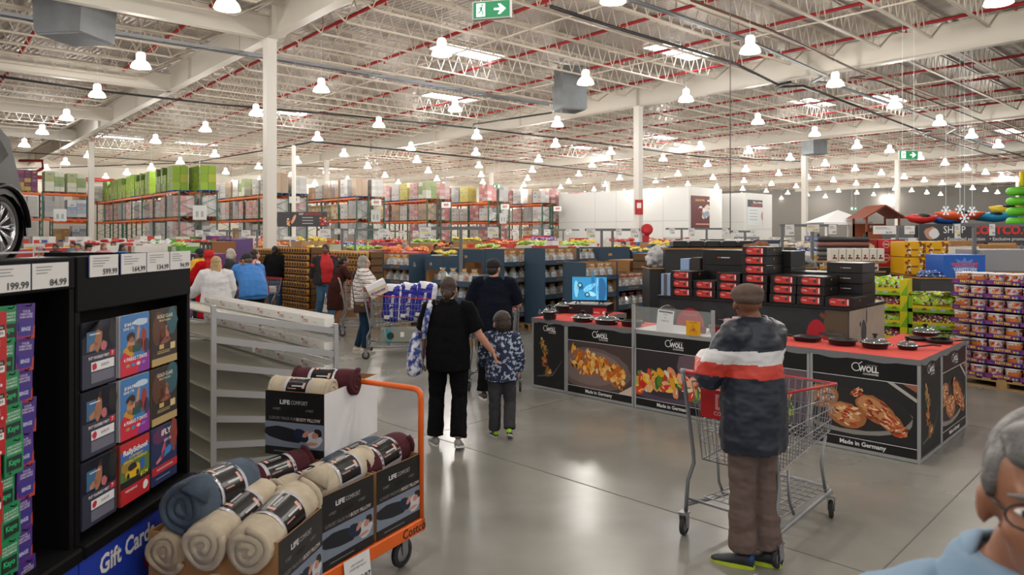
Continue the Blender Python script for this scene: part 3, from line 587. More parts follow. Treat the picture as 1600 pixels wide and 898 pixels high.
def pillow_carton(label, W=.41, D=.64, H=.385, cut=True):
    # local: x along printed face (W), y depth (D), z up. printed face at y=0 facing -y
    r = thing('pillow_carton', label, 'carton'); t = .006
    b = B(kraft); b.box(0, W, 0, D, 0, t); b.box(t, W-t, D-t, D, t, H)
    b.add([(0, 0, t), (t, 0, t), (t, D, t), (0, D, t), (0, 0, H), (t, 0, H), (t, D, H), (0, D, H)], [(3, 2, 1, 0), (4, 5, 6, 7), (0, 1, 5, 4), (1, 2, 6, 5), (2, 3, 7, 6), (3, 0, 4, 7)])
    b.box(W-t, W, 0, D, t, H); b.box(t, W-t, 0, t, t, H); b.box(t, W-t, D*.5-.003, D*.5+.003, t, H*.5)
    b.build('box', r)
    s = B(mat('white_liner', 'e9e9ec', .5)); s.box(W+.0005, W+.0025, 0, D, 0, H); s.build('white_side', r)
    f = B(prt); f.box(0, W, -.002, -.0003, 0, H); X = frame((0, -.0025, 0), (1, 0, 0), (0, 0, 1))
    f.m('e4e2e4'); f.text('LIFE', .036, X@T(W*.34, H*.83, 0), .03, .07); f.m('b9b8bc'); f.text('COMFORT', .034, X@T(W*.585, H*.83, 0), .0, .115)
    f.m('8a868a'); f.text('4 FEET', .019, X@T(W*.2, H*.72, 0), .01); f.text('4 FEET', .019, X@T(W*.76, H*.72, 0), .01)
    f.m('050506'); blob(f, X, W*.48, H*.70, .045, .014, 0, C('030304'), .0008, 14, .02)
    f.m('8f8488'); f.text('LUXURY FAUX FUR', .026, X@T(W*.3, H*.575, 0), .005, .19); f.m('d2c6c4'); f.text('BODY PILLOW', .027, X@T(W*.74, H*.575, 0), .02, .165)
    f.m('7d8799'); f.rect(.0, W, H*.13, H*.52, X, .0006); blob(f, X, W*.83, H*.28, W*.15, H*.12, .1, C('c9cbd6'), .0008)
    blob(f, X, W*.33, H*.33, W*.34, H*.11, -.12, C('10131f'), .001, 16, .08); blob(f, X, W*.62, H*.34, W*.13, H*.09, -.4, C('14213c'), .0012); blob(f, X, W*.70, H*.36, W*.07, H*.035, .7, C('c98f78'), .0014); blob(f, X, W*.85, H*.35, W*.055, H*.05, 0, C('c2876f'), .0014); blob(f, X, W*.9, H*.39, W*.07, H*.06, -.4, C('1d1411'), .0012); blob(f, X, W*.8, H*.22, W*.1, H*.025, .1, C('c98f78'), .0014)
    f.m('121215'); f.rect(0, W, 0, H*.13, X, .0016); f.m('75767a'); f.rect(W*.15, W*.6, H*.055, H*.07, X, .002)
    f.build('printed_face', r); return r
c0 = pillow_carton('x')
def put_carton(X, label, first=False):
    o = c0 if first else dup(c0); o.matrix_world = X; o['label'] = label; o['group'] = 'printed pillow cartons'; return o
# carton placed with its printed face along the cart's right edge: local x runs away along cart, face outwards (-y)
def CX_(s, off=.0, dz=0, yaw=0): return FX@T(s, off, .275+dz)@RZ(R(yaw))
put_carton(CX_(-.43, .02), 'open pillow carton at the handle end holding a maroon and a grey roll', True)
put_carton(CX_(-.865, .01, yaw=1.5), 'open pillow carton in the middle of the cart holding a cream spiral roll')
B1 = frame((-1.013, 3.108, .275), (.2, .98, 0), (-.98, .2, 0)); put_carton(B1, 'open pillow carton nearest the camera holding beige and blue-grey rolls')
topX = frame((-1.11-.391, 4.24+.127, .665), (.951, -.309, 0), (.309, .951, 0)); put_carton(topX, 'pillow carton with white side stacked on top of the others')
# rolled pillows
def plush(name, c, c2): return mat(name, c, .95, col2=None, noise_amt=.22, scale=14, bump=.35)
cream = plush('plush_cream', 'cdbfa8', 0); bluegrey = plush('plush_blue_grey', '4d5b6b', 0); maroon = plush('plush_maroon', '4a1420', 0); tan = plush('plush_tan', 'b8a68c', 0)
def roll(name_m, L, r, seed, label, X, peak=False, wrap='black'):
    rnd = random.Random(seed); o = thing('pillow_roll', label, 'rolled pillow', X, 'rolled body pillows')
    # axis along x, spiral cross-section extruded, ends bulging
    b = B(name_m); n = 20; m = 12; vs = []; fs = []
    for i in range(m+1):
        t = i/m; x = t*L; q = (1-abs(2*t-1)**7*.13)
        if .3 < t < .72: q *= .955
        for k in range(n):
            a = 2*PI*k/n; w2 = 1+.035*noise.noise(Vector((x*7+seed, math.cos(a)*2, math.sin(a)*2)))+.02*math.sin(a*3+seed)
            vs.append((x, r*q*w2*math.cos(a), r*q*w2*math.sin(a)))
    for i in range(m):
        for k in range(n): l = (k+1) % n; fs.append((i*n+k, (i+1)*n+k, (i+1)*n+l, i*n+l))
    fs.append(tuple(range(n))); fs.append(tuple(m*n+k for k in range(n-1, -1, -1))); b.add(vs, fs, None, True); b.build('roll_body', o)
    # spiral of plush layers on both ends
    for e, x in ((-1, .0), (1, L)):
        s = B(name_m); pts = []; rad = []
        for k in range(46):
            t = k/45; a = t*2*PI*2.35+seed; rr = r*(.95-.82*t)*(1+.06*math.sin(3*a+seed)); pts.append((x+e*(-.008+.012*math.sin(a*2+seed)*.4), rr*math.cos(a), rr*math.sin(a))); rad.append((r*.155, r*.17))
        s.tube(pts, rad, 8)
        if peak and e < 0: s.tube([(-.015, -.02, r*.75), (.03, .0, r*1.15), (.04, .0, r*1.5)], [(.07, .05), (.045, .035), (.01, .01)], 8)
        s.build('spiral_end', o)
    if wrap:
        w_ = B(mat('wrap_clear', 'c9c8cf', .12, .0, spec=.8)); n = 24; prof = [(r*1.0, .0), (r*.975, .01), (r*.975, L*.42), (r*1.0, L*.43)]
        w_.lathe(prof, n, X=T(L*.28, 0, 0)@RY(PI/2), cap=False); w_.build('plastic_band', o)
        l = B(mat('label_black', '141416', .25)); vs = []; fs = []; a0, a1 = R(20), R(150)
        for i in range(2):
            for k in range(11): a = a0+(a1-a0)*k/10; vs.append((L*(.33 if i == 0 else .67), r*.992*math.cos(a), r*.992*math.sin(a)))
        for k in range(10): fs.append((k, k+1, 11+k+1, 11+k)[::-1])
        l.add(vs, fs, None, True)
        for (u0, u1, q0, q1, c) in ((.36, .40, 55, 75, 'd9a795'), (.6, .64, 95, 120, 'd9a795'), (.42, .6, 60, 66, 'b9b9bf'), (.42, .58, 70, 74, '8a8a90'), (.42, .63, 108, 113, 'c9c9cf'), (.36, .5, 120, 123, 'c58f80')):
            vs = []; fs = []
            for i in range(2):
                for k in range(5): a = R(q0+(q1-q0)*k/4); vs.append((L*(u0, u1)[i], r*1.0*math.cos(a), r*1.0*math.sin(a)))
            for k in range(4): fs.append((k, k+1, 6+k, 5+k)[::-1])
            l.m(c); l.add(vs, fs, None, True)
        l.build('label_band', o)
    return o
def RO(s, y, z, yaw=0, pit=0): return FX@T(s, y, z)@RZ(R(yaw))@RY(R(-pit))@RX(R(35))
zt = .275
def RB(u, z, x=-.03, yaw=0, pit=5): return B1@T(x, u, z-.275)@RZ(R(yaw))@RY(R(-pit))@RX(R(35))
roll(cream, .50, .108, 1, 'cream pillow roll, rightmost in the front carton', RB(.125, .63, -.05, 0, 6))
roll(cream, .50, .108, 2, 'cream pillow roll, second from the right in the front carton', RB(.34, .63, -.05, 0, 6))
roll(tan, .45, .10, 3, 'tan pillow roll at the left of the front carton under the blue-grey one', RB(.545, .575, -.02, 0, 2), wrap=None)
roll(bluegrey, .44, .118, 4, 'blue-grey pillow roll with pointed corner on top of the front carton', RB(.47, .775, .0, -4, -2), peak=True)
roll(cream, .44, .10, 11, 'cream pillow roll buried in the front carton', RB(.3, .40, .0, 0, 0), wrap=None)
roll(cream, .46, .095, 5, 'cream pillow roll with tight spiral at the front of the middle carton', RO(-.82, .14, zt+.39, 3, 2), peak=True)
roll(cream, .42, .095, 6, 'cream pillow roll low at the left of the middle carton', RO(-.84, .36, zt+.31, 3, 0))
roll(maroon, .46, .09, 7, 'maroon pillow roll slanting across the left of the middle carton', RO(-.93, .56, zt+.36, -4, 2))
roll(maroon, .44, .10, 8, 'maroon pillow roll with lilac wrapper in the carton beside the handle', RO(-.45, .16, zt+.37, 3, 5))
roll(bluegrey, .44, .09, 9, 'blue-grey pillow roll behind the maroon one in the handle end carton', RO(-.47, .36, zt+.34, 0, 4))
TX = topX
def RT(x, y, z, yaw=0, pit=0): return TX@T(x, y, z)@RZ(R(yaw))@RY(R(-pit))@RX(R(35))
roll(cream, .40, .085, 12, 'cream pillow roll lying at the front of the top carton', RT(-.01, .10, .365, 2, 0))
roll(maroon, .42, .085, 13, 'maroon pillow roll lying behind the cream one on top', RT(.02, .285, .39, 6, 0))
roll(cream, .34, .085, 14, 'cream pillow roll underneath in the top carton', RT(.03, .20, .15, 0, 0), wrap=None)
# paper hung on the cart rail
b = B(mat('paper', 'e6e6e8', .7)); b.box(0, .2, -.004, -.003, -.17, .0, X=RZ(0)@RX(R(-6))); X = frame((0, -.0045, 0), (1, 0, 0), (0, 0, 1))@RX(R(-6)); b.m('55555c')
for k, (s, w2) in enumerate((('LIFE COMFORT', .1), ('LUXURY BODY PILLOW', .13))): b.text(s, .015, X@T(.1, -.04-.02*k, .0005), 0, w2, z=.0015)
b.m('26262a'); b.text('27.97', .05, X@T(.14, -.13, .0005), .02, z=.0015)
tag(b.build('price_sheet', X=FX@T(-.72, -.003, .275)), 'white paper price sheet hanging from the orange cart rail', 'price sign')
# ---------------------------------------------------------------- cookware counters
PA = fl(831, 604); PB = fl(1438, 726); wd_ = (PB-PA).normalized(); wn = Vector((-wd_.y, wd_.x, 0)); WF = frame(PA, wd_, wn); WL = (PB-PA).length
grey_rail = mat('grey_rail', 'a9abac', .45, .3); redcloth = mat('red_cloth', 'd8463a', .85, noise_amt=.12, scale=5, bump=.1); panelb = mat('panel_black', '121214', .35)
def wlogo(b, X, k):       # crossed pan mark and lettering
    b.m('e6e6e6'); n = 18
    for i in range(n-4):
        t0, t1 = 2*PI*(i+3)/n, 2*PI*(i+4)/n; r0, r1 = .028*k, .035*k
        b.add([(r0*math.cos(t0)-.075*k, r0*math.sin(t0)+.012*k, .0016), (r1*math.cos(t0)-.075*k, r1*math.sin(t0)+.012*k, .0016), (r1*math.cos(t1)-.075*k, r1*math.sin(t1)+.012*k, .0016), (r0*math.cos(t1)-.075*k, r0*math.sin(t1)+.012*k, .0016)], [(0, 1, 2, 3)], X)
    b.poly([(-.06*k, .035*k), (-.03*k, .06*k), (-.027*k, .056*k), (-.055*k, .03*k)], X, .0018)
    b.text('WOLL', .062*k, X@T(.018*k, .0, 0), .045, .15*k, z=.002); b.text('COOKWARE', .021*k, X@T(.035*k, -.037*k, 0), .02, .115*k, z=.002); b.text('MADE IN GERMANY', .010*k, X@T(.045*k, .034*k, 0), 0, .08*k, z=.002)
def pic_food(b, X, w, h, kind, seed):
    rnd = random.Random(seed)
    def bl(cx, cy, rx, ry, c, rot=0, z=.001, j=.18, n=12): blob(b, X, (cx-.5)*w, (cy-.5)*h, rx*w, ry*h, rot, C(c, .4), z, n, j, rnd, (w/2, h/2))
    zz = .0012
    if kind == 'mushroom':
        b.m('4a3b38'); b.rect(-w/2, w/2, -h/2, h/2, X, .0006)
        bl(.40, .42, .58, .46, '6f5d5b', 0, .0008, .02, 30); bl(.36, .45, .48, .38, '857270', 0, .0009, .02, 30); b.m('d9c4b8'); b.poly([(w*.3, -h/2), (w/2, -h/2), (w/2, -h*.3)], X, .001)
        for i in range(78):
            cx = rnd.uniform(.08, .85); cy = .85-.5*cx*.6-rnd.uniform(0, .42); rot = rnd.uniform(0, 3.1); c = rnd.choice(['e08a1e', 'd9761a', 'f0a636', 'c5641a', 'e89a40', 'b4561c', 'f2bd66'])
            bl(cx, cy, .075, .03, c, rot, zz); zz += .00002; bl(cx+.03, cy+.02, .035, .05, rnd.choice(['f0b24e', 'f6cf8a', 'c8661c']), rot+1, zz); zz += .00002
            if i % 5 == 0: bl(cx, cy-.05, .03, .02, '3b3a1c', rot, zz)
    elif kind == 'vegetable':
        b.m('2c2228'); b.rect(-w/2, w/2, -h/2, h/2, X, .0006); bl(.85, .75, .3, .4, '6a5560', 0, .0007, .05); bl(.45, .3, .6, .33, '54465a', 0, .0009, .02, 30); bl(.42, .36, .5, .27, '3a3140', 0, .001, .02, 30)
        for i in range(95):
            cx = rnd.uniform(.0, .85); cy = rnd.uniform(.1, .42)+.3*math.sin(cx*3.2)*rnd.uniform(.3, .8); rot = rnd.uniform(0, 3)
            c = rnd.choice(['cf2a1c', 'e2492c', 'd93a20', 'f0bc24', 'e8a51e', '5b8a2a', '3f6a22', 'e89468', 'f0b494', 'f3d25a', 'a8c04a', 'e8e0c4'])
            bl(cx, cy, rnd.uniform(.045, .09), rnd.uniform(.035, .075), c, rot, zz); zz += .00002
            if i % 3 == 0: bl(cx+.01, cy+.015, .03, .012, 'f4e2c8', rot, zz)
    elif kind == 'chicken':
        b.m('1b1b1d'); b.rect(-w/2, w/2, -h/2, h/2, X, .0006); bl(.35, .42, .62, .36, '8f8c88', 0, .0007, .02, 30); bl(.35, .47, .6, .34, '252325', 0, .0009, .02, 30)
        b.m('b9b4ae'); b.poly([(w*.28, h*.5), (w*.5, h*.28), (w*.5, h*.22), (w*.22, h*.5)], X, .001); b.m('a5604a'); b.poly([(w*.36, h*.5), (w*.5, h*.5), (w*.5, h*.38)], X, .001)
        for (cx, cy, rx, ry, ro) in ((.1, .62, .17, .2, .2), (.34, .36, .2, .2, -.2), (.62, .52, .2, .19, -.5), (.76, .36, .13, .14, -.5), (.84, .24, .08, .1, .2), (.45, .76, .06, .06, .5)):
            bl(cx, cy, rx, ry, 'a8683c', ro, zz, .05, 22); zz += .00003; bl(cx-rx*.1, cy+ry*.15, rx*.8, ry*.7, 'c58a58', ro, zz, .08, 20); zz += .00003
            for i in range(60):
                a = rnd.uniform(0, 6.28); q = rnd.uniform(0, .8); x = cx+rx*q*math.cos(a)*math.cos(ro)*.9; y = cy+ry*q*math.sin(a)
                bl(x, y, rnd.uniform(.012, .045), rnd.uniform(.01, .022), rnd.choice(['f0d2a8', 'c9794a', 'd99a6a', 'b6451f', '8c3318', 'e4b48a', 'c03a1e', '6a2a14', 'e8c9a0']), ro+rnd.uniform(-.4, .4), zz); zz += .00002
    elif kind == 'skewer':
        b.m('161618'); b.rect(-w/2, w/2, -h/2, h/2, X, .0006)
        for i in range(34):
            t = i/33; cx = .27+.12*math.sin(t*3)+rnd.uniform(-.07, .07)+(.18*t if t > .75 else 0); cy = .8-t*.62
            bl(cx, cy, rnd.uniform(.04, .09), rnd.uniform(.012, .03), rnd.choice(['c2702c', '8f6a2a', 'd98a4a', '5a6a2a', 'b0492a', 'e0b070']), rnd.uniform(0, 3), zz); zz += .00002
        b.m('6a6a6e'); b.poly([(-w*.38, -h*.35), (w*.1, -h*.3), (w*.42, -h*.02), (w*.44, -h*.01), (w*.12, -h*.315), (-w*.38, -h*.37)], X, .001); bl(.5, .22, .22, .05, '2c2c30', .2, .0009)
def counter(x0, x1, y0, y1, face, kind, label, top='cloth', axis='x', X0=WF):
    # footprint x0..x1, y0..y1 in X0; printed faces on y0 (front) and x1 (end)
    r = thing('display_counter', label, 'counter', X0); H = .885; p = .026
    for (x, y) in ((x0, y0), (x1-p, y0), (x0, y1-p), (x1-p, y1-p)):
        b = B(grey_rail); b.box(x, x+p, y, y+p, 0, H, b=.003); b.build('post', r)
    b = B(grey_rail)
    for z in (.0, H-.035): b.box(x0+p, x1-p, y0+.002, y0+.022, z+.005, z+.035); b.box(x0+p, x1-p, y1-.022, y1-.002, z+.005, z+.035); b.box(x1-.022, x1-.002, y0+p, y1-p, z+.005, z+.035); b.box(x0+.002, x0+.022, y0+p, y1-p, z+.005, z+.035)
    b.box(x0, x1, y0, y1, H, H+.012); b.build('rails', r)
    b = B(panelb); b.box(x0+p, x0+p+.004, y0+p, y1-p, .03, H-.03); b.box(x0+p, x1-p, y1-.014, y1-.01, .03, H-.03); b.build('plain_panels', r)
    for fc_, kd in face.items():
        f = B(panelb)
        if fc_ == 'f': w_ = x1-x0-2*p; f.box(x0+p, x1-p, y0+.008, y0+.012, .035, H-.032); X = frame(((x0+x1)/2, y0+.0075, H/2), (1, 0, 0), (0, 0, 1))
        else: w_ = y1-y0-2*p; f.box(x1-.012, x1-.008, y0+p, y1-p, .035, H-.032); X = frame((x1-.0075, (y0+y1)/2, H/2), (0, 1, 0), (0, 0, 1))
        h_ = H-.07
        if kd == 'skewer': pic_food(f, X@T(0, -.03, 0), w_, h_-.1, kd, 5); wlogo(f, X@T(.02, .33, 0), min(1.1, w_/.5*1.0))
        else:
            pic_food(f, X@T(0, -.04, 0), w_, .56, kd, 7+len(kd)); f.m(panelb); f.rect(-w_/2, w_/2, .24, h_/2, X, .0022); f.rect(-w_/2, w_/2, -h_/2, -.32, X, .0022); f.m('d9d9d9'); f.rect(-w_/2, w_/2, .236, .242, X, .0024); f.rect(-w_/2, w_/2, -.324, -.318, X, .0024)
            wlogo(f, X@T(.03, .325, .001), 1.15); f.m('e9e9e9'); f.text('Made in Germany', .055, X@T(0, -.365, .001), .03, .40, z=.0025)
        f.build('printed_panel', r)
    if top == 'cloth':
        b = B(redcloth); b.box(x0-.004, x1+.004, y0-.004, y1+.004, H+.013, H+.02)
        b.m(mat('grey_cloth', '77777a', .8)); n = 16
        def skirt(p0, p1):
            p0, p1 = Vector(p0), Vector(p1); vs = []
            for i in range(n+1): q = p0.lerp(p1, i/n); s = .004*math.sin(i*2.3); dn = .055+.012*math.sin(i*.9+x0*3); vs += [(q.x, q.y, H+.0215), (q.x, q.y, H+.0215-dn)]
            b.add(vs, [(2*i, 2*i+1, 2*i+3, 2*i+2) for i in range(n)])
        skirt((x0-.004, y0-.0045), (x1+.004, y0-.0045)); skirt((x1+.0045, y0-.004), (x1+.0045, y1+.004))
        b.build('cover_cloth', r)
    else:
        b = B(mat('white_top', 'cfd0d3', .4)); b.box(x0, x1, y0-.002, y1, H+.012, H+.022); b.build('worktop', r)
    return r
counter(0, .575, 0, 1.3, {'f': 'skewer'}, 0, 'cookware counter with narrow skewer picture at the far end of the row')
counter(.578, 1.588, 0, .62, {'f': 'mushroom'}, 0, 'cookware counter with orange mushroom picture under red cloth')
counter(1.595, 2.605, 0, .62, {'f': 'vegetable'}, 0, 'white topped cookware counter with vegetable bowl picture', top='white')
counter(2.608, 3.603, 0, .62, {'f': 'vegetable'}, 0, 'cookware counter half hidden behind the man and his trolley')
counter(3.607, WL, 0, .715, {'f': 'chicken', 'e': 'skewer'}, 0, 'nearest cookware counter with roast chicken picture')
counter(WL-.62, WL, .718, 1.683, {'e': 'chicken'}, 0, 'cookware counter returning backwards at the right corner of the row')
# clear splash guard with two posts, on the white counter
r = thing('splash_guard', 'clear acrylic guard between two grey posts on the white counter', 'screen', WF)
for x in (1.60, 2.60): b = B(grey_rail); b.box(x-.016, x+.016, -.03, .0, .70, 1.19); b.build('post', r)
gl = mat('clear_acrylic', 'e8f0f0', .05, alpha=.14)
b = B(gl); b.box(1.617, 2.583, -.018, -.013, .905, 1.17); b.build('acrylic_sheet', r)
# notices
b = B(mat('paper', 'e6e6e8', .7)); b.box(-.105, .105, -.002, 0, 0, .235); X = frame((0, -.0025, 0), (1, 0, 0), (0, 0, 1)); b.m('2b2b2e'); b.rect(-.09, .09, .205, .225, X); b.m('55555a'); b.text('BACK', .022, X@T(0, .185, 0), .01); b.text('IN', .022, X@T(0, .15, 0), .01); b.text('20 MINUTES', .022, X@T(0, .115, 0), .01, .1)
tag(b.build('paper_notice', X=WF@T(1.97, .04, .908)@RX(R(-6))@RY(R(3))), 'white paper notice standing inside the acrylic guard', 'notice')
b = B(mat('caution_yellow', 'e8a814', .5)); b.box(-.085, .085, -.002, 0, 0, .155); X = frame((0, -.0025, 0), (1, 0, 0), (0, 0, 1)); b.m('b5641a'); b.text('CAUTION', .022, X@T(0, .138, 0), .02, .09); b.text('HOT SURFACE', .018, X@T(0, .02, 0), .01, .09); b.poly([(-.045, .04), (.045, .04), (0, .12)], X); b.m('e8a814'); b.poly([(-.033, .046), (.033, .046), (0, .107)], X, .001); b.m('9a5216'); b.poly([(-.02, .052), (.02, .052), (.012, .085), (-.008, .07)], X, .0014)
tag(b.build('caution_sign', X=WF@T(2.37, -.02, .905)), 'yellow caution hot surface sign on the white counter', 'sign')
# pans
ptop = .908; panm = mat('pan_body', '2e2629', .35, .1); pin = mat('pan_inside', '17181a', .45); lidm = mat('lid_glass', '9aa0a4', .06, .55, alpha=.6); chrome = mat('chrome', 'c9cacc', .12, .95)
def pan(px, py, rad, h, label, lid=False, handle=None, loops=False, square=False, z=ptop, col=panm, name='frying_pan'):
    p = atz(px, py, z); r = thing(name, label, 'pan', T(p)@RZ(R(-44)))
    b = B(col); n = 28
    def rr(t, k): 
        if not square: return k
        c = max(abs(math.cos(t)), abs(math.sin(t))); return k/(c**.8)
    prof = [(0, 0), (rad*.86, 0), (rad*.93, .01), (rad, h), (rad+.006, h), (rad+.006, h-.004)]; prof2 = [(rad-.004, h), (rad*.9, .012), (0, .012)]
    def lt(prof):
        vs = []; fs = []
        for q, zz in prof:
            for k in range(n): t = 2*PI*k/n; g = rr(t, q); vs.append((g*math.cos(t), g*math.sin(t), zz))
        for i in range(len(prof)-1):
            for k in range(n): l = (k+1) % n; fs.append((i*n+k, i*n+l, (i+1)*n+l, (i+1)*n+k))
        b.add(vs, fs, None, True)
    lt(prof); b.m(pin); lt([(rad+.006, h)]+prof2); b.build('pan_body', r)
    if lid:
        l = B(lidm); l.lathe([(rad+.002, h+.002), (rad*.9, h+.018), (rad*.6, h+.035), (rad*.2, h+.044), (0, h+.045)], 24, cap=False); l.m(chrome); l.lathe([(rad+.006, h), (rad+.006, h+.007), (rad-.006, h+.007)], 24, cap=False); l.build('glass_lid', r)
        k = B(black); k.lathe([(0, h+.04), (.014, h+.042), (.012, h+.06), (.026, h+.068), (.026, h+.08), (0, h+.085)], 14); k.build('lid_knob', r)
    if handle is not None:
        a = R(handle); k = B(black); L_ = .19; dx, dy = math.cos(a), math.sin(a)
        k.tube([(dx*(rad+.0), dy*(rad), h*.75), (dx*(rad+.05), dy*(rad+.05), h*.95), (dx*(rad+.12), dy*(rad+.12), h+.012), (dx*(rad+L_), dy*(rad+L_), h+.005)], [(.008, .006), (.012, .008), (.014, .009), (.011, .007)], 8); k.build('handle', r)
    if loops:
        for a in (0, PI):
            k = B(black if not lid else chrome); k.tube([(math.cos(a+s)*(rad+q), math.sin(a+s)*(rad+q), h*.75) for s, q in ((-.28, 0), (-.24, .035), (0, .045), (.24, .035), (.28, 0))], .006, 6); k.build('side_handle', r)
    return r
pan(859, 498, .088, .095, 'small dark saucepan with side handles and lid, first on the counter', loops=True, lid=True, name='saucepan')
pan(881, 488, .115, .10, 'large dark pot with lid behind the small saucepan', loops=True, lid=True, name='saucepan')
pan(911, 502, .13, .055, 'covered saute pan with shiny glass lid before the screen', lid=True, loops=True)
pan(948, 506, .145, .06, 'wide covered saute pan with glass lid right of the screen', lid=True, loops=True)
pan(987, 509, .125, .065, 'open dark wok next to the acrylic guard', loops=True, name='wok')
pan(912, 489, .12, .03, 'flat dark pan with handle just in front of the black box', handle=170)
b = B(panm); b.lathe([(0, 0), (.12, 0), (.135, .012), (.12, .02), (0, .02)], 24); tag(b.build('griddle_plate', X=WF@T(1.83, .33, .908+.132)@RX(R(72))), 'round dark griddle plate leaning behind the acrylic guard', 'pan')
pan(1262, 532, .12, .045, 'square dark grill pan near the man in the jacket', square=True, handle=190)
pan(1316, 538, .13, .055, 'deep open dark pan with small front grip', loops=False)
pan(1367, 543, .118, .055, 'covered dark casserole with glass lid, middle of the nearest counter', lid=True, loops=True)
pan(1418, 545, .088, .038, 'small covered pan with glass lid and long handle', lid=True, handle=25)
pan(1432, 531, .10, .03, 'shallow open pan behind the small covered pan', handle=20)
pan(1446, 523, .135, .04, 'large covered pan with glass lid at the back of the red table', lid=True, handle=-12)
pan(1468, 535, .125, .035, 'open frying pan whose handle points off the table edge', handle=15)
pan(1300, 523, .13, .01, 'flat round pan lid leaning by the grey display', loops=False, name='pan_lid')
redpot = mat('red_enamel', '8a0f1c', .25)
pan(1122, 519, .10, .075, 'red enamel bowl on a wooden board behind the guard', col=redpot, name='serving_bowl'); pan(1093, 520, .075, .06, 'small red bowl behind the caution sign', col=redpot, name='serving_bowl')
pan(1143, 512, .07, .06, 'small red pot with dark handle by the drink dispenser', col=redpot, handle=150, name='saucepan')
b = B(mat('plastic_pink', 'd9c2c2', .15, alpha=.6)); b.box(-.05, .05, -.05, .05, 0, .17, b=.01); b.m('c98a86'); b.box(-.045, .045, -.045, .045, .005, .07); tag(b.build('drink_container', X=T(atz(1140, 522, ptop))@RZ(R(-44))), 'clear plastic container with pink contents next to the man', 'container')
b = B(mat('plastic_pink', 'd9c2c2', .15, alpha=.6)); b.box(-.05, .05, -.05, .05, 0, .18, b=.01); tag(b.build('drink_container', X=T(atz(1153, 520, ptop))@RZ(R(-44))), 'empty clear plastic container beside the pink one', 'container')
# screen on a black carton
r = thing('television', 'small flat television showing a blue machine part', 'television', T(at(921, 470, 9.95))@RZ(R(-8)))
b = B(black); b.box(-.25, .25, -.012, .02, .0, .345, b=.004); b.build('bezel', r)
b = B(mat('screen_blue', '2f86b8', .2, emit=.55)); b.box(-.238, .238, -.0135, -.012, .014, .333); X = frame((0, -.014, .17), (1, 0, 0), (0, 0, 1)); rs = random.Random(2)
for (cx, cy, rx, ry, c, ro) in ((-.18, 0, .03, .12, '7ac4de', 0), (-.13, .02, .05, .04, '1e5e8c', 0), (.0, .02, .1, .035, '8fd0ea', .5), (-.02, .0, .07, .03, '5fb2d9', .9), (.05, .1, .025, .12, '1f6a9c', 0), (.17, 0, .06, .16, '225c8e', 0), (.11, 0, .02, .16, '6cc0e2', 0), (.03, -.07, .06, .03, '9ad8ee', -.3)): blob(b, X, cx, cy, rx, ry, ro, mat('sc'+c, c, .3, emit=.5), .001, 12, .1, rs)
for cx, cy in ((-.13, .05), (-.03, -.08)): blob(b, X, cx, cy, .035, .035, 0, C('0c1f33'), .002, 14, .02); blob(b, X, cx, cy, .022, .022, 0, mat('sc7ac', '7ac4de', .3, emit=.5), .003, 14, .02)
b.build('screen', r)
for s in (-.16, .16):
    b = B(black); b.bar((s, 0, .005), (s-.03, -.07, -.03), .012); b.bar((s, 0, .005), (s+.03, .07, -.03), .012); b.build('foot', r)
zt_ = CAMZ-(470-HZ)/F*9.95-.036
bx = B(mat('box_black', '141214', .4)); bx.box(-.29, .29, -.2, .25, zt_-.19, zt_); X = frame((.2, -.201, zt_-.1), (1, 0, 0), (0, 0, 1)); bx.m('c3282a'); bx.rect(-.1, .085, -.06, .06, X); bx.m(white); bx.text('WOLL', .03, X@T(-.05, 0, 0), .02); bx.disc(.022, X@T(.05, 0, 0), 12, .001)
p = at(921, 470, 9.95); tag(bx.build('cookware_carton', X=T(p.x, p.y, 0)@RZ(R(-20))), 'black cookware carton holding up the small television', 'carton')
b = B(panelb); b.box(-.32, .32, -.25, .28, 0, zt_-.19); tag(b.build('plinth', X=T(p.x, p.y, 0)@RZ(R(-20))), 'black plinth under the television carton', 'plinth')
# ---------------------------------------------------------------- island display of cookware cartons
n_ = wn; IB = PA+n_*1.75; IF = frame(IB, wd_, wn); IZ = 1.14
r = thing('island_display', 'dark fabric covered island display printed with red cookware badge', 'display stand', IF)
slate = mat('slate_print', '2f3135', .6, noise_amt=.45, scale=7); b = B(slate); b.box(.82, 3.36, 0, 1.3, 0, IZ-.03); b.build('base', r)
b = B(mat('shelf_black', '161618', .4)); b.box(.80, 3.38, -.02, 1.32, IZ-.03, IZ); b.build('shelf_board', r)
b = B(C('232427')); X = frame((0, -.004, 0), (1, 0, 0), (0, 0, 1)); b.rect(.83, 1.5, .0, IZ-.04, X, 0); b.m('b11f2a'); b.disc(.21, X@T(1.31, .78, 0), 26, .001); b.m('d98a86'); b.text('EXTRAORDINARY', .035, X@T(1.31, .90, 0), .01, .24, z=.002)
b.build('left_print', r); b = B(C('5d4a38')); b.poly([(3.0, .2), (3.36, .2), (3.36, IZ-.04), (3.1, IZ-.04)], X, .001); rs = random.Random(11)
for i in range(26): blob(b, X, rs.uniform(3.03, 3.2), rs.uniform(.3, 1.05), rs.uniform(.02, .05), rs.uniform(.02, .04), rs.uniform(0, 3), C(rs.choice(['5c3a24', '7a3a1e', '3c4a26', '8c4a2c', '4a5a2e'])), .0012+i*.00003, 10, .2, rs)
b.m('b5192a'); b.poly([(3.0+.12*math.cos(t), .78+.2*math.sin(t)) for t in [2*PI*k/20 for k in range(20)]], X, .003); b.m(white); b.text('WOLL', .09, X@T(3.0, .72, 0), .03, .19, z=.004); b.build('right_print', r)
b = B(mat('pale_marble_print', 'b8a596', .6, noise_amt=.2, scale=3)); b.box(3.361, 3.366, .02, 1.28, .02, IZ-.04); X = frame((3.367, .5, 0), (0, 1, 0), (0, 0, 1)); rs = random.Random(2)
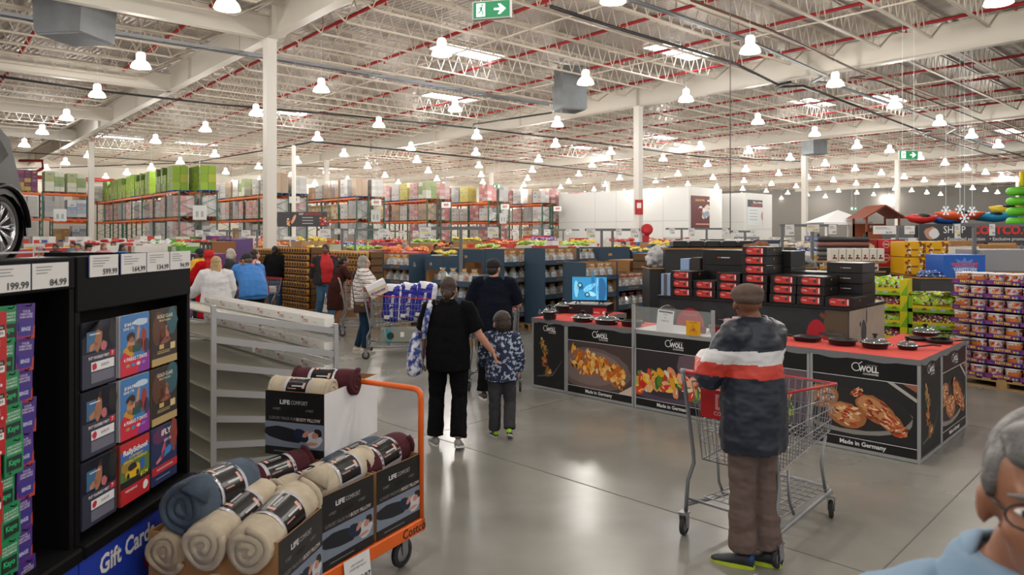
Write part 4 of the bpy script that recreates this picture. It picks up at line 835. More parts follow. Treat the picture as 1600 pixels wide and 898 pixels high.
for (cx, cy, rx, ry) in ((.0, .82, .09, .14), (.0, .5, .08, .16), (-.12, .92, .03, .03), (-.12, .6, .03, .03), (.1, 1.0, .02, .1)): blob(b, X, cx, cy, rx, ry, 0, C('4a4c54'), .001, 16, .06, rs)
b.build('side_print', r)
bk = mat('box_black', '141214', .4)
def cartonmesh(w, d, h, plain=False):
    b = B(bk); b.box(0, w, 0, d, 0, h-.002, b=.004); X = frame((0, -.0015, 0), (1, 0, 0), (0, 0, 1))
    if not plain:
        b.m('c5302b'); b.rect(w*.28, w*.86, h*.14, h*.88, X); b.disc(h*.37, X@T(w*.28, h*.51, 0), 16, .0006); b.m('e8d5d0'); b.text('WOLL', h*.22, X@T(w*.3, h*.5, .001), .03, w*.18); b.m('d98a80'); b.rect(w*.45, w*.7, h*.7, h*.8, X, .001); b.m('3a3a40'); b.disc(h*.17, X@T(w*.66, h*.5, 0), 12, .001); b.m('e6e2e0'); b.rect(w*.79, w*.84, h*.25, h*.8, X, .001)
        b.m('c98a2c'); b.rect(d*.45, d*.5, h*.55, h*.75, frame((w+.0012, 0, 0), (0, 1, 0), (0, 0, 1)))
    else: b.m('c8452c'); b.rect(w*.38, w*.44, h*.45, h*.55, X); b.m('c9c9c9'); b.rect(w*.46, w*.68, h*.46, h*.53, X)
    return b.mesh('carton')
cm1 = cartonmesh(.325, .46, .115); cm2 = cartonmesh(.42, .46, .125, True); cm3 = cartonmesh(.62, .46, .21, True)
def put(me, name, X, label, cat, group=None):
    o = bpy.data.objects.new(name, me); COL.objects.link(o); o.matrix_world = X; return tag(o, label, cat, group)
rc_ = random.Random(6)
for x, n in ((1.0, 3), (1.345, 2), (1.69, 3), (2.05, 6), (2.42, 3), (2.755, 3), (3.035+.05, 1)):
    for k in range(n): put(cm1, 'cookware_carton', IF@T(x+rc_.uniform(-.006, .006), rc_.uniform(0, .02), IZ+.001+k*.116), 'black cookware carton with red label stacked at the front of the island', 'carton', 'red-labelled cartons on the island front')
for x, y, n in ((2.93, .5, 4),): 
    for k in range(n): put(cm2, 'cookware_carton', IF@T(x, y+rc_.uniform(0, .02), IZ+.001+k*.126), 'plain black carton with small flag print in the right rear island stack', 'carton', 'plain black cartons at the island right')
for k in range(2): put(cm2, 'cookware_carton', IF@T(2.5+k*.0, .5, IZ+.001+k*.126+.126), 'plain black carton behind the red-labelled island stacks', 'carton', 'plain black cartons behind the island stacks')
put(cm2, 'cookware_carton', IF@T(2.5, .5, IZ+.001), 'plain black carton behind the red-labelled island stacks', 'carton', 'plain black cartons behind the island stacks')
for x, k in ((1.2, 0), (1.2, 1), (1.2, 2), (1.85, 0), (1.85, 1), (1.85, 2)): put(cm3, 'cookware_carton', IF@T(x, .52, IZ+.001+k*.212), 'big plain black carton at the rear left of the island', 'carton', 'big black cartons on the island rear')
b = B(mat('pale_blue_box', '8fa8cc', .5)); b.box(.84, .985, .02, .4, IZ, IZ+.30); b.m('55565c'); b.box(.885, .935, .015, .405, IZ, IZ+.301); tag(b.build('gift_box', X=IF), 'pale blue box with grey ribbon at the left end of the island', 'gift box')
b = B(mat('pale_blue_box', '8fa8cc', .5)); b.box(.86, 1.0, .5, .8, IZ, IZ+.5); tag(b.build('gift_box', X=IF), 'taller pale blue box standing behind the ribboned one', 'gift box')
b = B(C('2e2823')); b.box(1.02, 1.17, .5, .75, IZ, IZ+.52, b=.01); tag(b.build('gift_box', X=IF), 'dark brown upright box beside the tall pale blue box', 'gift box')
# ---------------------------------------------------------------- pallets, tubs and candy cartons on the right
def pallet_mesh(w, d, h=.13, col=None):
    b = B(col or wood)
    for i in range(7): x = i*(w-.1)/6; b.box(x, x+.1, 0, d, h-.02, h)
    for y in (0, d/2-.045, d-.09): b.box(0, w, y, y+.09, h-.04, h-.02); 
    for y in (0, d/2-.045, d-.09):
        for x in (0, w/2-.06, w-.12): b.box(x, x+.12, y, y+.09, .02, h-.04)
        b.box(0, w, y, y+.09, 0, .02)
    return b.mesh('pallet')
PM = pallet_mesh(1.15, 1.15); PMB = pallet_mesh(1.15, 1.15, col=mat('pallet_blue', '1f5fa8', .6)); PMR = pallet_mesh(1.15, 1.15, col=mat('pallet_red', '8a2c22', .6))
def tub_mesh(seed):
    rnd = random.Random(seed); b = B(mat('tub_clear', 'c9b8b4', .2)); b.lathe([(0, 0), (.072, 0), (.085, .012), (.092, .125), (.0, .125)], 18)
    for i in range(90):
        t = rnd.uniform(0, 6.28); z = rnd.uniform(.01, .115); rr = .0765+.012*z/.125+.0015; s = rnd.uniform(.01, .022)
        b.m(rnd.choice(['c22a2c', 'e0a22a', '2f6fb4', 'd9d4d0', '8a3a8c', 'd4501e', 'b5203a', 'e8c8c0', '6a2418', 'd8722a']))
        X = T(rr*math.cos(t)*1.06, rr*math.sin(t)*1.06, z)@RZ(t+PI/2)@RX(PI/2); b.poly([(-s, -s*.7), (s, -s*.5), (s*.8, s*.7), (-s*.7, s*.8)], X)
    b.m('b8402c' if seed % 3 == 0 else 'c9702a')
    vs = []
    for k in range(9): t = -PI/2-.75+k*.19; vs += [(.0865*math.cos(t)*1.06, .0865*math.sin(t)*1.06, .03), (.0935*math.cos(t)*1.06, .0935*math.sin(t)*1.06, .1)]
    if seed % 3 == 1: b.add(vs, [(2*k, 2*k+2, 2*k+3, 2*k+1) for k in range(8)])
    b.m('ded8d8'); b.lathe([(.0, .125), (.096, .125), (.098, .136), (.09, .142), (0, .142)], 18); return b.mesh('tub')
tubs = [tub_mesh(i) for i in range(5)]
purple = mat('purple_card', '6d2f7c', .5)
def party_tray(w=.40, d=.4):
    b = B(purple); b.box(0, w, 0, d, 0, .006); b.box(0, w, 0, .004, 0, .06); b.box(0, .004, 0, d, 0, .045); b.box(w-.004, w, 0, d, 0, .045); b.box(0, w, d-.004, d, 0, .045)
    X = frame((0, -.0015, 0), (1, 0, 0), (0, 0, 1)); b.m('f0d21c'); b.text('PARTY MIX', .044, X@T(w*.5, .03, 0), .03, w*.48); b.m('e6b820'); b.disc(.014, X@T(w*.83, .022, 0), 12); b.m('5fc0a4'); b.disc(.014, X@T(w*.92, .022, 0), 12); b.m('d98ab0'); b.text('Mixed', .016, X@T(w*.13, .022, 0), .01); return b.mesh('party_tray')
ptm = party_tray(); pd = Vector((.58, -.815, 0)).normalized(); pn = Vector((-pd.y, pd.x, 0))
P0 = fl(1489, 597); PF = frame(P0, pd, pn)
rt = random.Random(4)
for s in range(2):
    put(PM, 'wooden_pallet', PF@T(s*1.25, .0, 0), ('wooden pallet under the left stack of purple candy trays', 'wooden pallet at the right edge under purple candy trays')[s], 'pallet')
    for k in range(8):
        z = .131+k*.172; o = rt.uniform(-.015, .015)
        for c in range(3 if k < 7 or s else 2):
            put(ptm, 'candy_tray', PF@T(s*1.25+c*.403+o-.02, .0+(.02 if k % 2 else 0), z), 'purple cardboard tray lettered PARTY MIX in the tub stacks', 'tray', 'purple party mix trays')
            for u in range(2):
                for v in range(1 if k < 7 else 2):
                    put(rt.choice(tubs), 'candy_tub', PF@T(s*1.25+c*.403+o-.02+.1+u*.2, .105+(.02 if k % 2 else 0)+v*.2, z+.0065)@RZ(rt.uniform(-.5, .5)), 'round clear tub of mixed candy in a purple tray', 'candy tub', 'tubs of mixed candy in purple trays')
b = B(blackm); b.box(-.02, 2.4, .42, 1.1, .131, 1.45); tag(b.build('stack_core', X=PF), 'plain black inner cases behind the rows of candy tubs', 'case stack')
def bagmesh(seed, cols, w=.2, h=.14, t=.05):
    rnd = random.Random(seed); b = B(); n = 8; m = 6; vs = []; fs = []
    for side in (1, -1):
        for i in range(m+1):
            for k in range(n+1):
                u = k/n; v = i/m; bul = (math.sin(PI*u)*math.sin(PI*v))**.5*t*.5*(1+.35*noise.noise(Vector((u*5, v*5, seed)))); vs.append(((u-.5)*w+rnd.uniform(-.003, .003), (v-.5)*h, side*bul))
    N = (m+1)*(n+1)
    for s in range(2):
        for i in range(m):
            for k in range(n):
                a = s*N+i*(n+1)+k; f = (a, a+1, a+n+2, a+n+1); fs.append(f if s == 0 else f[::-1])
    for f in fs:
        b.m(rnd.choice(cols) if rnd.random() < .45 else cols[0]); b.add([vs[i] for i in f], [(0, 1, 2, 3)])
    return b.mesh('snack_bag')
gb = [bagmesh(i, ['9ac41e', 'e8dc1e', 'c9cdd0', 'b01f4a', '7ab41c', 'e4e0e0', '5c1a3a']) for i in range(4)]
gbd = [bagmesh(i+9, ['7a1d3c', '9ac41e', '5c1430', 'c23a5a', 'e8dc1e', 'd9d9d9']) for i in range(3)]
yel = mat('candy_yellow', 'dccb12', .5); grn = mat('candy_green', '7fb41a', .5)
def candy_carton(w=.74, d=.5, h=.235):
    b = B(yel); b.box(0, w, 0, d, 0, .006); b.box(0, .006, 0, d, 0, h); b.box(w-.006, w, 0, d, 0, h); b.box(0, w, d-.006, d, 0, h); b.box(0, w, 0, .006, 0, h*.42)
    b.box(0, .06, -.002, .004, 0, h); b.box(w-.1, w, -.002, .004, 0, h); b.m(grn); X = frame((0, -.003, 0), (1, 0, 0), (0, 0, 1)); b.rect(0, w-.1, .0, h*.24, X); b.poly([(w-.1, 0), (w, 0), (w, h*.75)], X); b.rect(0, .055, 0, h, X)
    for k, c in enumerate(('c99a5a', '8a3a3c', 'a9b0c0', 'b0b8c8', '8a6a2a')): blob(b, X, w*(.12+.16*k), h*.21, .035, .02, 0, C(c), .001)
    return b.mesh('candy_carton')
ccm = candy_carton(); q0 = Vector((5.52, 10.95, 0)); q1 = Vector((6.34, 10.35, 0)); qd = (q1-q0).normalized(); QF = frame(q0, qd, Vector((-qd.y, qd.x, 0)))
for c, (x, n) in enumerate(((-.28, 4), (.47, 4))):
    put(PM, 'wooden_pallet', QF@T(x-.05, .0, 0), ('wooden pallet under the left green candy stack', 'wooden pallet under the right green candy stack')[c], 'pallet')
    for k in range(5):
        for dy in ((0, .52) if k == 4 else (0,)): 
            pass
        z = .131+.236*k
        if k == 4 and c == 1: continue
        put(ccm, 'candy_carton', QF@T(x, 0, z), 'yellow and green open carton of candy bags in the stacks', 'carton', 'yellow and green candy cartons')
        for j in range(8):
            top = (k == 3 and c == 1) or k == 4
            put(rt.choice(gb if (top or rt.random() < .4) else gbd), 'candy_bag', QF@T(x+.1+.15*(j % 4)+rt.uniform(-.02, .02), .06+rt.uniform(0, .03)+.08*(j//4), z+.13+(.05 if top else 0)+.03*(j//4))@RX(R(rt.uniform(50, 80)))@RZ(rt.uniform(-.4, .4)), 'shiny candy bag poking out of a yellow and green carton', 'candy bag', 'candy bags in yellow and green cartons')
    for dy in (1,):
        for k in range(4): put(ccm, 'candy_carton', QF@T(x, .52, .131+.236*k), 'yellow and green open carton of candy bags in the stacks', 'carton', 'yellow and green candy cartons')
for j in range(14): put(rt.choice(gb), 'candy_bag', QF@T(.52+rt.uniform(0, .6), rt.uniform(.05, .4), .131+.236*4+rt.uniform(.0, .04)+.02)@RX(rt.uniform(-.4, .4))@RZ(rt.uniform(-1, 1)), 'loose candy bag heaped on top of the right green stack', 'candy bag', 'candy bags heaped on the green stack')
# ---------------------------------------------------------------- shopping trolleys
def wire_panel(b, p00, p10, p01, p11, nu, nv, r=.0022, rv=None):
    p00, p10, p01, p11 = map(Vector, (p00, p10, p01, p11))
    for i in range(nu+1): t = i/nu; b.bar(p00.lerp(p10, t), p01.lerp(p11, t), 2*r)
    for j in range(nv+1): t = j/nv; b.bar(p00.lerp(p01, t), p10.lerp(p11, t), 2*(rv or r)*1.25)
def make_trolley():
    r = thing('shopping_trolley', 'x', 'shopping trolley'); fr = mat('trolley_grey', '8d9094', .4, .6)
    TL, TR, BL, BR = (-.29, .0, 1.02), (.29, .0, 1.02), (-.25, .06, .50), (.25, .06, .50)
    FL, FR, GL, GR = (-.225, 1.06, .92), (.225, 1.06, .92), (-.20, 1.0, .60), (.20, 1.0, .60)
    b = B(zinc); wire_panel(b, TL, FL, BL, GL, 20, 4); wire_panel(b, TR, FR, BR, GR, 20, 4); wire_panel(b, FL, FR, GL, GR, 9, 4); wire_panel(b, BL, BR, GL, GR, 9, 16); wire_panel(b, (-.27, .03, .97), (.27, .03, .97), BL, BR, 9, 4)
    wire_panel(b, (-.24, .22, .92), (.24, .22, .92), (-.22, .16, .70), (.22, .16, .70), 8, 3); wire_panel(b, (-.24, .05, .70), (.24, .05, .70), (-.22, .17, .70), (.22, .17, .70), 8, 2)
    b.tube([TL, FL, FR, TR], .006, 6); b.tube([BL, GL, GR, BR], .006, 6); b.build('basket', r)
    b = B(red); b.tube([(-.283, .12, 1.012), (-.227, 1.05, .928), (-.215, 1.066, .928), (.215, 1.066, .928), (.227, 1.05, .928), (.283, .12, 1.012)], .0085, 6); b.build('rim_guard', r)
    b = B(fr)
    for s in (-1, 1):
        b.tube([(s*.30, -.10, 1.10), (s*.30, -.07, 1.0), (s*.295, .02, .55), (s*.295, .03, .47), (s*.31, -.02, .36), (s*.325, -.02, .15)], .0135, 8)
        b.tube([(s*.20, .93, .58), (s*.20, .86, .40), (s*.22, .88, .20)], .011, 7); b.tube([(s*.25, .25, .50), (s*.25, .27, .3), (s*.25, .33, .2)], .010, 7)
    b.tube([(-.32, -.02, .2), (-.27, .35, .18), (-.23, .95, .19), (-.18, 1.02, .19), (.18, 1.02, .19), (.23, .95, .19), (.27, .35, .18), (.32, -.02, .2)], .0145, 8)
    b.tube([(-.31, .0, .235), (.31, .0, .235)], .009, 6); b.build('frame', r)
    b = B(zinc); wire_panel(b, (-.26, .1, .235), (.26, .1, .235), (-.22, .92, .215), (.22, .92, .215), 9, 9, .0026); b.build('lower_rack', r)
    b = B(red); b.tube([(-.27, -.10, 1.10), (.27, -.10, 1.10)], .0165, 10); X = frame((0, -.10, 1.1), (1, 0, 0), (0, .6, .8)); b.m(white); b.text('COSTCO', .022, X@T(-.1, 0, .017), .02); 
    b.m(mat('end_grey', '8a8c90', .5)); b.tube([(-.31, -.10, 1.10), (-.27, -.10, 1.10)], .0175, 10); b.tube([(.31, -.10, 1.10), (.27, -.10, 1.10)], .0175, 10); b.build('handle', r)
    b = B(mat('flap_red', 'a3151b', .4)); b.box(-.22, .12, -.012, -.004, .80, .99, b=.003); X = frame((-.05, -.0125, .895), (1, 0, 0), (0, 0, 1)); b.m('c98a88'); b.rect(-.06, .06, -.03, .07, X); b.m('a3151b'); b.rect(-.04, .04, -.01, .05, X, .001); b.m('d9b0ae'); b.disc(.014, X@T(0, .025, 0), 10, .0015); b.text('COSTCO', .035, X@T(0, -.055, 0), .02); b.build('seat_flap', r)
    caster((-.325, -.04, 0), 0, r, .062, PI/2+.2, wdt=.026); caster((.325, -.04, 0), 0, r, .062, PI/2, wdt=.026); caster((-.225, .96, 0), 0, r, .062, PI/2-.3, wdt=.026); caster((.225, .96, 0), 0, r, .062, PI/2+.5, wdt=.026)
    return r
trol = make_trolley(); used_t = [0]
def trolley(x, y, heading, label):      # heading: direction the trolley points, degrees from +Y clockwise
    X = T(x, y, 0)@RZ(R(-heading)); o = trol if not used_t[0] else dup(trol); used_t[0] = 1; o.matrix_world = X; o['label'] = label; o['group'] = 'shopping trolleys'; return X
a, c = fl(1065, 833), fl(1220, 883); m_ = (a+c)/2
T1 = trolley(m_.x+.02, m_.y, 46.5, 'empty grey wire trolley with red handle in front of the man in the striped jacket')
T4 = trolley(-.22, 9.15, 2, 'wire trolley pushed by the man in the navy shirt and black cap')
T5 = trolley(-2.33, 11.75, 83, 'wire trolley carrying big blue tissue packs')
T7 = trolley(-3.35, 14.3, 75, 'empty-looking trolley held by the girl in the brown top')
T8 = trolley(-6.55, 16.9, 76, 'trolley with small groceries before the woman in black')
T9 = trolley(-6.3, 12.0, -68, 'trolley half hidden behind the white rack with a green box')
# ---------------------------------------------------------------- people
def remesh(b, vox, smooth=6, colorfn=None, mats=None, wr=0, seed=0, name='m', extra=None):
    me = bpy.data.meshes.new('tmp'); me.from_pydata(b.v, [], b.f); o = bpy.data.objects.new('tmp', me); COL.objects.link(o)
    m = o.modifiers.new('r', 'REMESH'); m.mode = 'VOXEL'; m.voxel_size = vox
    s = o.modifiers.new('s', 'SMOOTH'); s.iterations = smooth; s.factor = .5
    dg = bpy.context.evaluated_depsgraph_get(); ev = o.evaluated_get(dg).to_mesh()
    n = len(ev.vertices); co = [0.0]*(3*n); ev.vertices.foreach_get('co', co); no = [v.normal.copy() for v in ev.vertices] if wr else None
    fs = [tuple(p.vertices) for p in ev.polygons]; vs = [Vector(co[3*i:3*i+3]) for i in range(n)]
    if wr:
        for i in range(n):
            v = vs[i]; q = noise.noise(Vector((v.x*9+seed, v.y*9, v.z*15)))+.5*noise.noise(Vector((v.x*22, v.y*22+seed, v.z*40))); r1 = 1-abs(noise.noise(Vector((v.x*5, v.y*5, v.z*9+seed))))*2
            vs[i] = v+no[i]*(wr*(q+.5*r1))
    bpy.data.objects.remove(o); bpy.data.meshes.remove(me)
    out = B(); out.smooth = True; out.v = [tuple(v) for v in vs]; out.f = fs; out.sm = [True]*len(fs)
    out.mats = list(mats) if mats else list(b.mats[:1]); 
    out.mi = [0]*len(fs) if not colorfn else [colorfn(sum((vs[i] for i in f), Vector())/len(f)) for f in fs]
    return out
def hand(b, w, d, n, side, curl=.5, k=1.0):      # wrist, direction, palm normal; side +1 = thumb towards d x n ... appended to builder b
    w = Vector(w); d = Vector(d).normalized(); n = Vector(n); n = (n-d*n.dot(d)).normalized(); a = d.cross(n)*side
    b.smooth = True
    pts = [w-d*.02*k, w+d*.02*k, w+d*.055*k, w+d*.088*k]
    M_ = Matrix((a, n, d)).transposed().to_4x4(); 
    vs = []; rs = [(.024, .019), (.030, .016), (.039, .015), (.038, .012)]; N = 10
    for p, (ra, rn) in zip(pts, rs):
        for i in range(N): t = 2*PI*i/N; vs.append(p+a*(ra*k*math.cos(t))+n*(rn*k*math.sin(t)))
    fs = [(i*N+j, i*N+(j+1) % N, (i+1)*N+(j+1) % N, (i+1)*N+j) for i in range(3) for j in range(N)]+[tuple(range(N-1, -1, -1)), tuple(range(3*N, 4*N))]
    b.add(vs, fs, None, True)
    for i, (o_, L) in enumerate(((.029, .066), (.010, .074), (-.010, .069), (-.028, .054))):
        p = w+d*.083*k+a*o_*k; ang = 0; pt = [p]
        for s, q in enumerate((.42, .32, .26)): ang += curl*(.5, 1.0, .8)[s]+.04*i; p = p+(d*math.cos(ang)+n*math.sin(ang))*L*q*k; pt.append(p)
        b.tube(pt, [.0095*k, .009*k, .008*k, .0065*k], 7)
    p = w+d*.03*k+a*.028*k; q = p+(d*.62+a*.6+n*.35).normalized()*.038*k; s = q+(d*.8+a*.15+n*(.3+curl*.5)).normalized()*.032*k
    b.tube([p, q, s], [.0125*k, .0105*k, .008*k], 7)
def lerp(a, b, t): return Vector(a)*(1-t)+Vector(b)*t
def person(label, X, H=1.7, vox=.016, girth=1.0, pose=None, skin='b98468', hair=None, hairc='2b1d16', shirt=None, trousers=None, shoes=('222226', 'd9d9d9'), cap=None, group=None, belly=0, head=(0, 0, 0), face=False, torso_extra=None, fem=False, chest=1.0, wr=.006, glasses=False, seed=1, headk=1.0):
    P_ = dict(pel=(0, 0, .94), waist=(0, .0, 1.08), chest=(0, .01, 1.28), neck=(0, -.01, 1.46), head=(0, .025, 1.585), shL=(-.175, 0, 1.405), shR=(.175, 0, 1.405), elL=(-.225, -.02, 1.14), elR=(.225, -.02, 1.14), wrL=(-.235, .06, .90), wrR=(.235, .06, .90),
              hipL=(-.09, 0, .90), hipR=(.09, 0, .90), knL=(-.10, .02, .50), knR=(.10, .02, .50), anL=(-.105, -.02, .09), anR=(.105, -.02, .09), toeL=None, toeR=None, curlL=.5, curlR=.5, hdL=None, hdR=None, hnL=(1, .2, 0), hnR=(-1, .2, 0))
    if pose: P_.update(pose)
    J = {k: Vector(v) for k, v in P_.items() if isinstance(v, tuple)}; g = girth; s = H/1.7
    root = thing('person', label, 'person', X@Matrix.Scale(s, 4), group)
    sk = mat('skin_'+skin, skin, .5, noise_amt=.08, scale=20)
    hk = headk/s*min(1.0, .35+.65*s) if s < .95 else headk
    # --- body
    b = B(sk)
    def torso(b, e=0.0, zlo='pel'):
        pts = [J['pel']+Vector((0, 0, -.10)), J['pel'], J['waist'], lerp(J['waist'], J['chest'], .5), J['chest'], lerp(J['chest'], J['neck'], .55), lerp(J['chest'], J['neck'], .88), J['neck']+Vector((0, 0, .03))]
        hw = (.155, .178, .155, .162, .178*chest, .168*chest, .085, .056) if not fem else (.16, .185, .15, .152, .165, .155, .08, .05)
        dp = (.11, .125, .115+belly*.8, .12+belly, .125+belly*.3+(.015 if fem else 0), .10, .07, .056)
        cpts = [p+Vector((0, belly*.5*(1 if 1 < i < 5 else 0), 0)) for i, p in enumerate(pts)]
        b.tube(cpts, [((d*g+e), (w_*g+e)) if i < 6 else (d+e, w_+e) for i, (w_, d) in enumerate(zip(hw, dp))], 14)
    def upper(b, S, e=0, t1=1.0, fat=1.0):
        sh, el, wr_ = J['sh'+S], J['el'+S], J['wr'+S]
        ins = lerp(sh, J['chest']+Vector((0, 0, .1)), .25)
        pts = [ins, sh]; rad = [.06*g+e, .055*g+e]
        if t1 <= .5: q = t1/.5; pts += [lerp(sh, el, q*.5), lerp(sh, el, q)]; rad += [.050*g*fat+e, .046*g*fat+e]
        else:
            pts += [lerp(sh, el, .55), el, lerp(el, wr_, .35), lerp(el, wr_, (t1-.5)*2)]; rad += [.048*g*fat+e, .040*g*fat+e, .038*g*fat+e, .027*fat+e]
        b.tube(pts, rad, 10)
    def leg(b, S, e=0, t1=1.0, lo=.045, mid=.058, hi=.088):
        hp, kn, an = J['hip'+S], J['kn'+S], J['an'+S]
        pts = [hp+Vector((0, 0, .04)), lerp(hp, kn, .35), kn, lerp(kn, an, .3), lerp(kn, an, t1)]
        b.tube(pts, [hi*g+e, (hi*.93)*g+e, mid*g+e, (mid*.98)*g+e, lo*(g if lo > .05 else 1)+e], 12)
    torso(b)
    for S in 'LR': upper(b, S); leg(b, S)
    hc = J['head']; HR = T(hc)@RZ(R(head[0]))@RX(R(head[1]))@RY(R(head[2]))@Matrix.Scale(hk, 4)
    b.tube([J['neck']-Vector((0, 0, .03)), lerp(J['neck'], hc, .35), HR@Vector((0, -.015, -.05))], [.06, .052, .055], 12)
    b.ell((0, -.015, .025), (.074, .093, .092), 14, 10, HR); b.ell((0, .012, -.035), (.058, .072, .078), 12, 9, HR); b.ell((0, .035, -.082), (.034, .034, .03), 10, 7, HR)
    b.tube([(0, .078, .012), (0, .098, -.018), (0, .092, -.034)], [.010, .014, .017], 8, X=HR); 
    for q in (-1, 1): b.ell((q*.081, -.006, -.014), (.010, .019, .033), 8, 6, HR); b.ell((q*.04, .045, -.03), (.022, .025, .022), 8, 6, HR)
    if face: b.ell((0, .074, -.064), (.024, .014, .012), 8, 6, HR); b.ell((0, .073, .026), (.05, .016, .012), 8, 6, HR)
    rb = remesh(b, vox, 4)
    for S, sd in (('L', 1), ('R', -1)):
        w_ = J['wr'+S]; d = (w_-J['el'+S]) if 'hd'+S not in J else J['hd'+S]
        rb.m(sk); hand(rb, w_, d, J['hn'+S], sd, P_['curl'+S], .95 if fem else 1.03)
    rb.build('body', root)
    if face:
        for q in (-1, 1):
            e_ = B(white); e_.ell((q*.031, .072, .004), (.013, .009, .0052), 10, 7, HR); e_.m('1a120e'); e_.ell((q*.031, .0785, .004), (.0058, .004, .005), 8, 6, HR); e_.build('eye', root)
            e_ = B(C(hairc if hairc not in ('b9b6b2', 'c9c4bc') else '55504c')); e_.tube([(q*.016, .084, .022), (q*.032, .086, .027), (q*.05, .07, .022)], [.003, .004, .002], 6, X=HR); e_.build('eyebrow', root)
        e_ = B(mat('lips', '8c4b42', .5)); e_.tube([(-.022, .079, -.064), (0, .0875, -.062), (.022, .079, -.064)], [.003, .0055, .003], 7, X=HR); e_.build('mouth', root)
    if glasses:
        e_ = B(black); 
        for q in (-1, 1): e_.tube([(q*.031+.022*math.cos(t), .093, .004+.016*math.sin(t)) for t in [k*PI/7 for k in range(14)]], .0016, 5, closed=True, X=HR); e_.tube([(q*.053, .09, .008), (q*.078, .0, .002)], .002, 5, X=HR)
        e_.tube([(-.009, .094, .006), (.009, .094, .006)], .0018, 5, X=HR); e_.build('glasses', root)
    # --- hair
    if hair:
        h = B(C(hairc)); pcs = {'short': [((0, -.028, .04), (.08, .09, .086)), ((0, -.05, -.01), (.074, .07, .07))], 'crew': [((0, -.02, .035), (.079, .094, .090)), ((0, -.05, -.02), (.072, .065, .06))],
              'bun': [((0, -.025, .035), (.083, .092, .092)), ((0, -.05, -.02), (.072, .07, .075)), ((0, -.115, -.055), (.04, .04, .045)), ((0, -.10, -.10), (.028, .03, .03))],
              'bob': [((0, -.028, .04), (.088, .096, .094)), ((0, -.055, -.04), (.088, .075, .09)), ((-.07, -.02, -.05), (.026, .045, .08)), ((.07, -.02, -.05), (.026, .045, .08))],
              'long': [((0, -.028, .04), (.086, .095, .092)), ((0, -.055, -.04), (.085, .07, .10)), ((0, -.09, -.17), (.09, .05, .16)), ((-.07, -.02, -.08), (.022, .04, .12)), ((.07, -.02, -.08), (.022, .04, .12))],
              'pony': [((0, -.025, .035), (.083, .092, .092)), ((0, -.05, -.02), (.07, .07, .07)), ((0, -.13, .0), (.035, .05, .04)), ((0, -.16, -.09), (.03, .035, .09))],
              'parted': [((0, -.034, .045), (.083, .090, .078)), ((0, -.068, -.02), (.070, .052, .07)), ((.0, .03, .088), (.062, .05, .026)), ((-.072, .012, .03), (.012, .020, .030)), ((.072, .012, .03), (.012, .020, .030)), ((-.068, -.03, .03), (.016, .03, .034)), ((.068, -.03, .03), (.016, .03, .034)), ((.02, .06, .07), (.035, .02, .016))],
              'fringe': [((0, -.018, .045), (.086, .100, .088)), ((0, -.05, -.005), (.083, .072, .085)), ((.0, .062, .062), (.06, .03, .026)), ((-.06, .03, .035), (.024, .04, .045)), ((.06, .03, .035), (.024, .04, .045))]}[hair]
        for c, r_ in pcs: h.ell(c, r_, 16, 12, HR)
        hm = remesh(h, min(vox, .012), 3, mats=[mat('hair_'+hairc, hairc, .55, noise_amt=.45, scale=35, bump=.6)], wr=.004, seed=seed); hm.build('hair', root)
    if cap:
        c_ = B(); kind, cc = cap
        if kind == 'flat':
            c_.ell((0, -.012, .062), (.098, .118, .058), 18, 10, HR@RX(R(-8))); c_.ell((0, -.02, .035), (.090, .105, .052), 18, 10, HR); c_.tube([(-.05, .07, .045), (0, .135, .035), (.05, .07, .045)], [(.01, .02)]*3, 8, X=HR)
        elif kind == 'baseball':
            c_.ell((0, -.012, .055), (.088, .108, .072), 18, 10, HR); c_.ell((0, -.02, .03), (.087, .105, .04), 18, 10, HR); c_.ell((0, .115, .038), (.07, .075, .009), 16, 6, HR)
        elif kind == 'scarf':
            c_.ell((0, -.025, .03), (.098, .112, .105), 18, 12, HR); c_.ell((0, -.05, -.07), (.09, .08, .09), 16, 10, HR); c_.tube([HR@Vector((0, -.04, -.08)), J['neck']+Vector((0, -.02, 0)), J['chest']+Vector((0, -.03, .02)), J['waist']+Vector((0, -.03, -.1))], [.085, .15, (.16, .22), (.17, .24)], 14)
        remesh(c_, min(vox, .010), 3, mats=[mat('cap_'+cc, cc, .8, noise_amt=.25, scale=30)], wr=.003 if kind != 'scarf' else .008, seed=seed).build('headscarf' if kind == 'scarf' else 'cap', root)
    # --- clothes
    if trousers:
        tc_, kind = trousers; t = B(); hi = J['pel']
        t.tube([hi+Vector((0, 0, -.13)), hi+Vector((0, 0, -.04)), hi+Vector((0, 0, .1))], [(.115*g, .15*g), (.135*g, .19*g), (.13*g+belly*.6, .17*g)], 14)
        for S in 'LR':
            if kind == 'shorts': leg(t, S, .022, .0, .07, .075)
            elif kind == 'skirt': pass
            elif kind == 'wide': leg(t, S, .014, .97, .064, .060, .084)
            elif kind == 'slim': leg(t, S, .012, .97, .042, .05, .08)
            else: leg(t, S, .016, .98, .06, .062, .086)
        if kind == 'skirt': t.tube([hi+Vector((0, 0, .05)), hi-Vector((0, 0, .2)), (hi.x, hi.y, .42)], [(.14*g, .18*g), (.17*g, .2*g), (.19, .22)], 14)
        remesh(t, vox, 4, mats=[mat('cloth_'+tc_, tc_, .9, noise_amt=.12, scale=9, spec=.1)], wr=wr*1.1, seed=seed+3).build('trousers' if kind not in ('shorts', 'skirt') else kind.replace('shorts', 'short_trousers'), root)
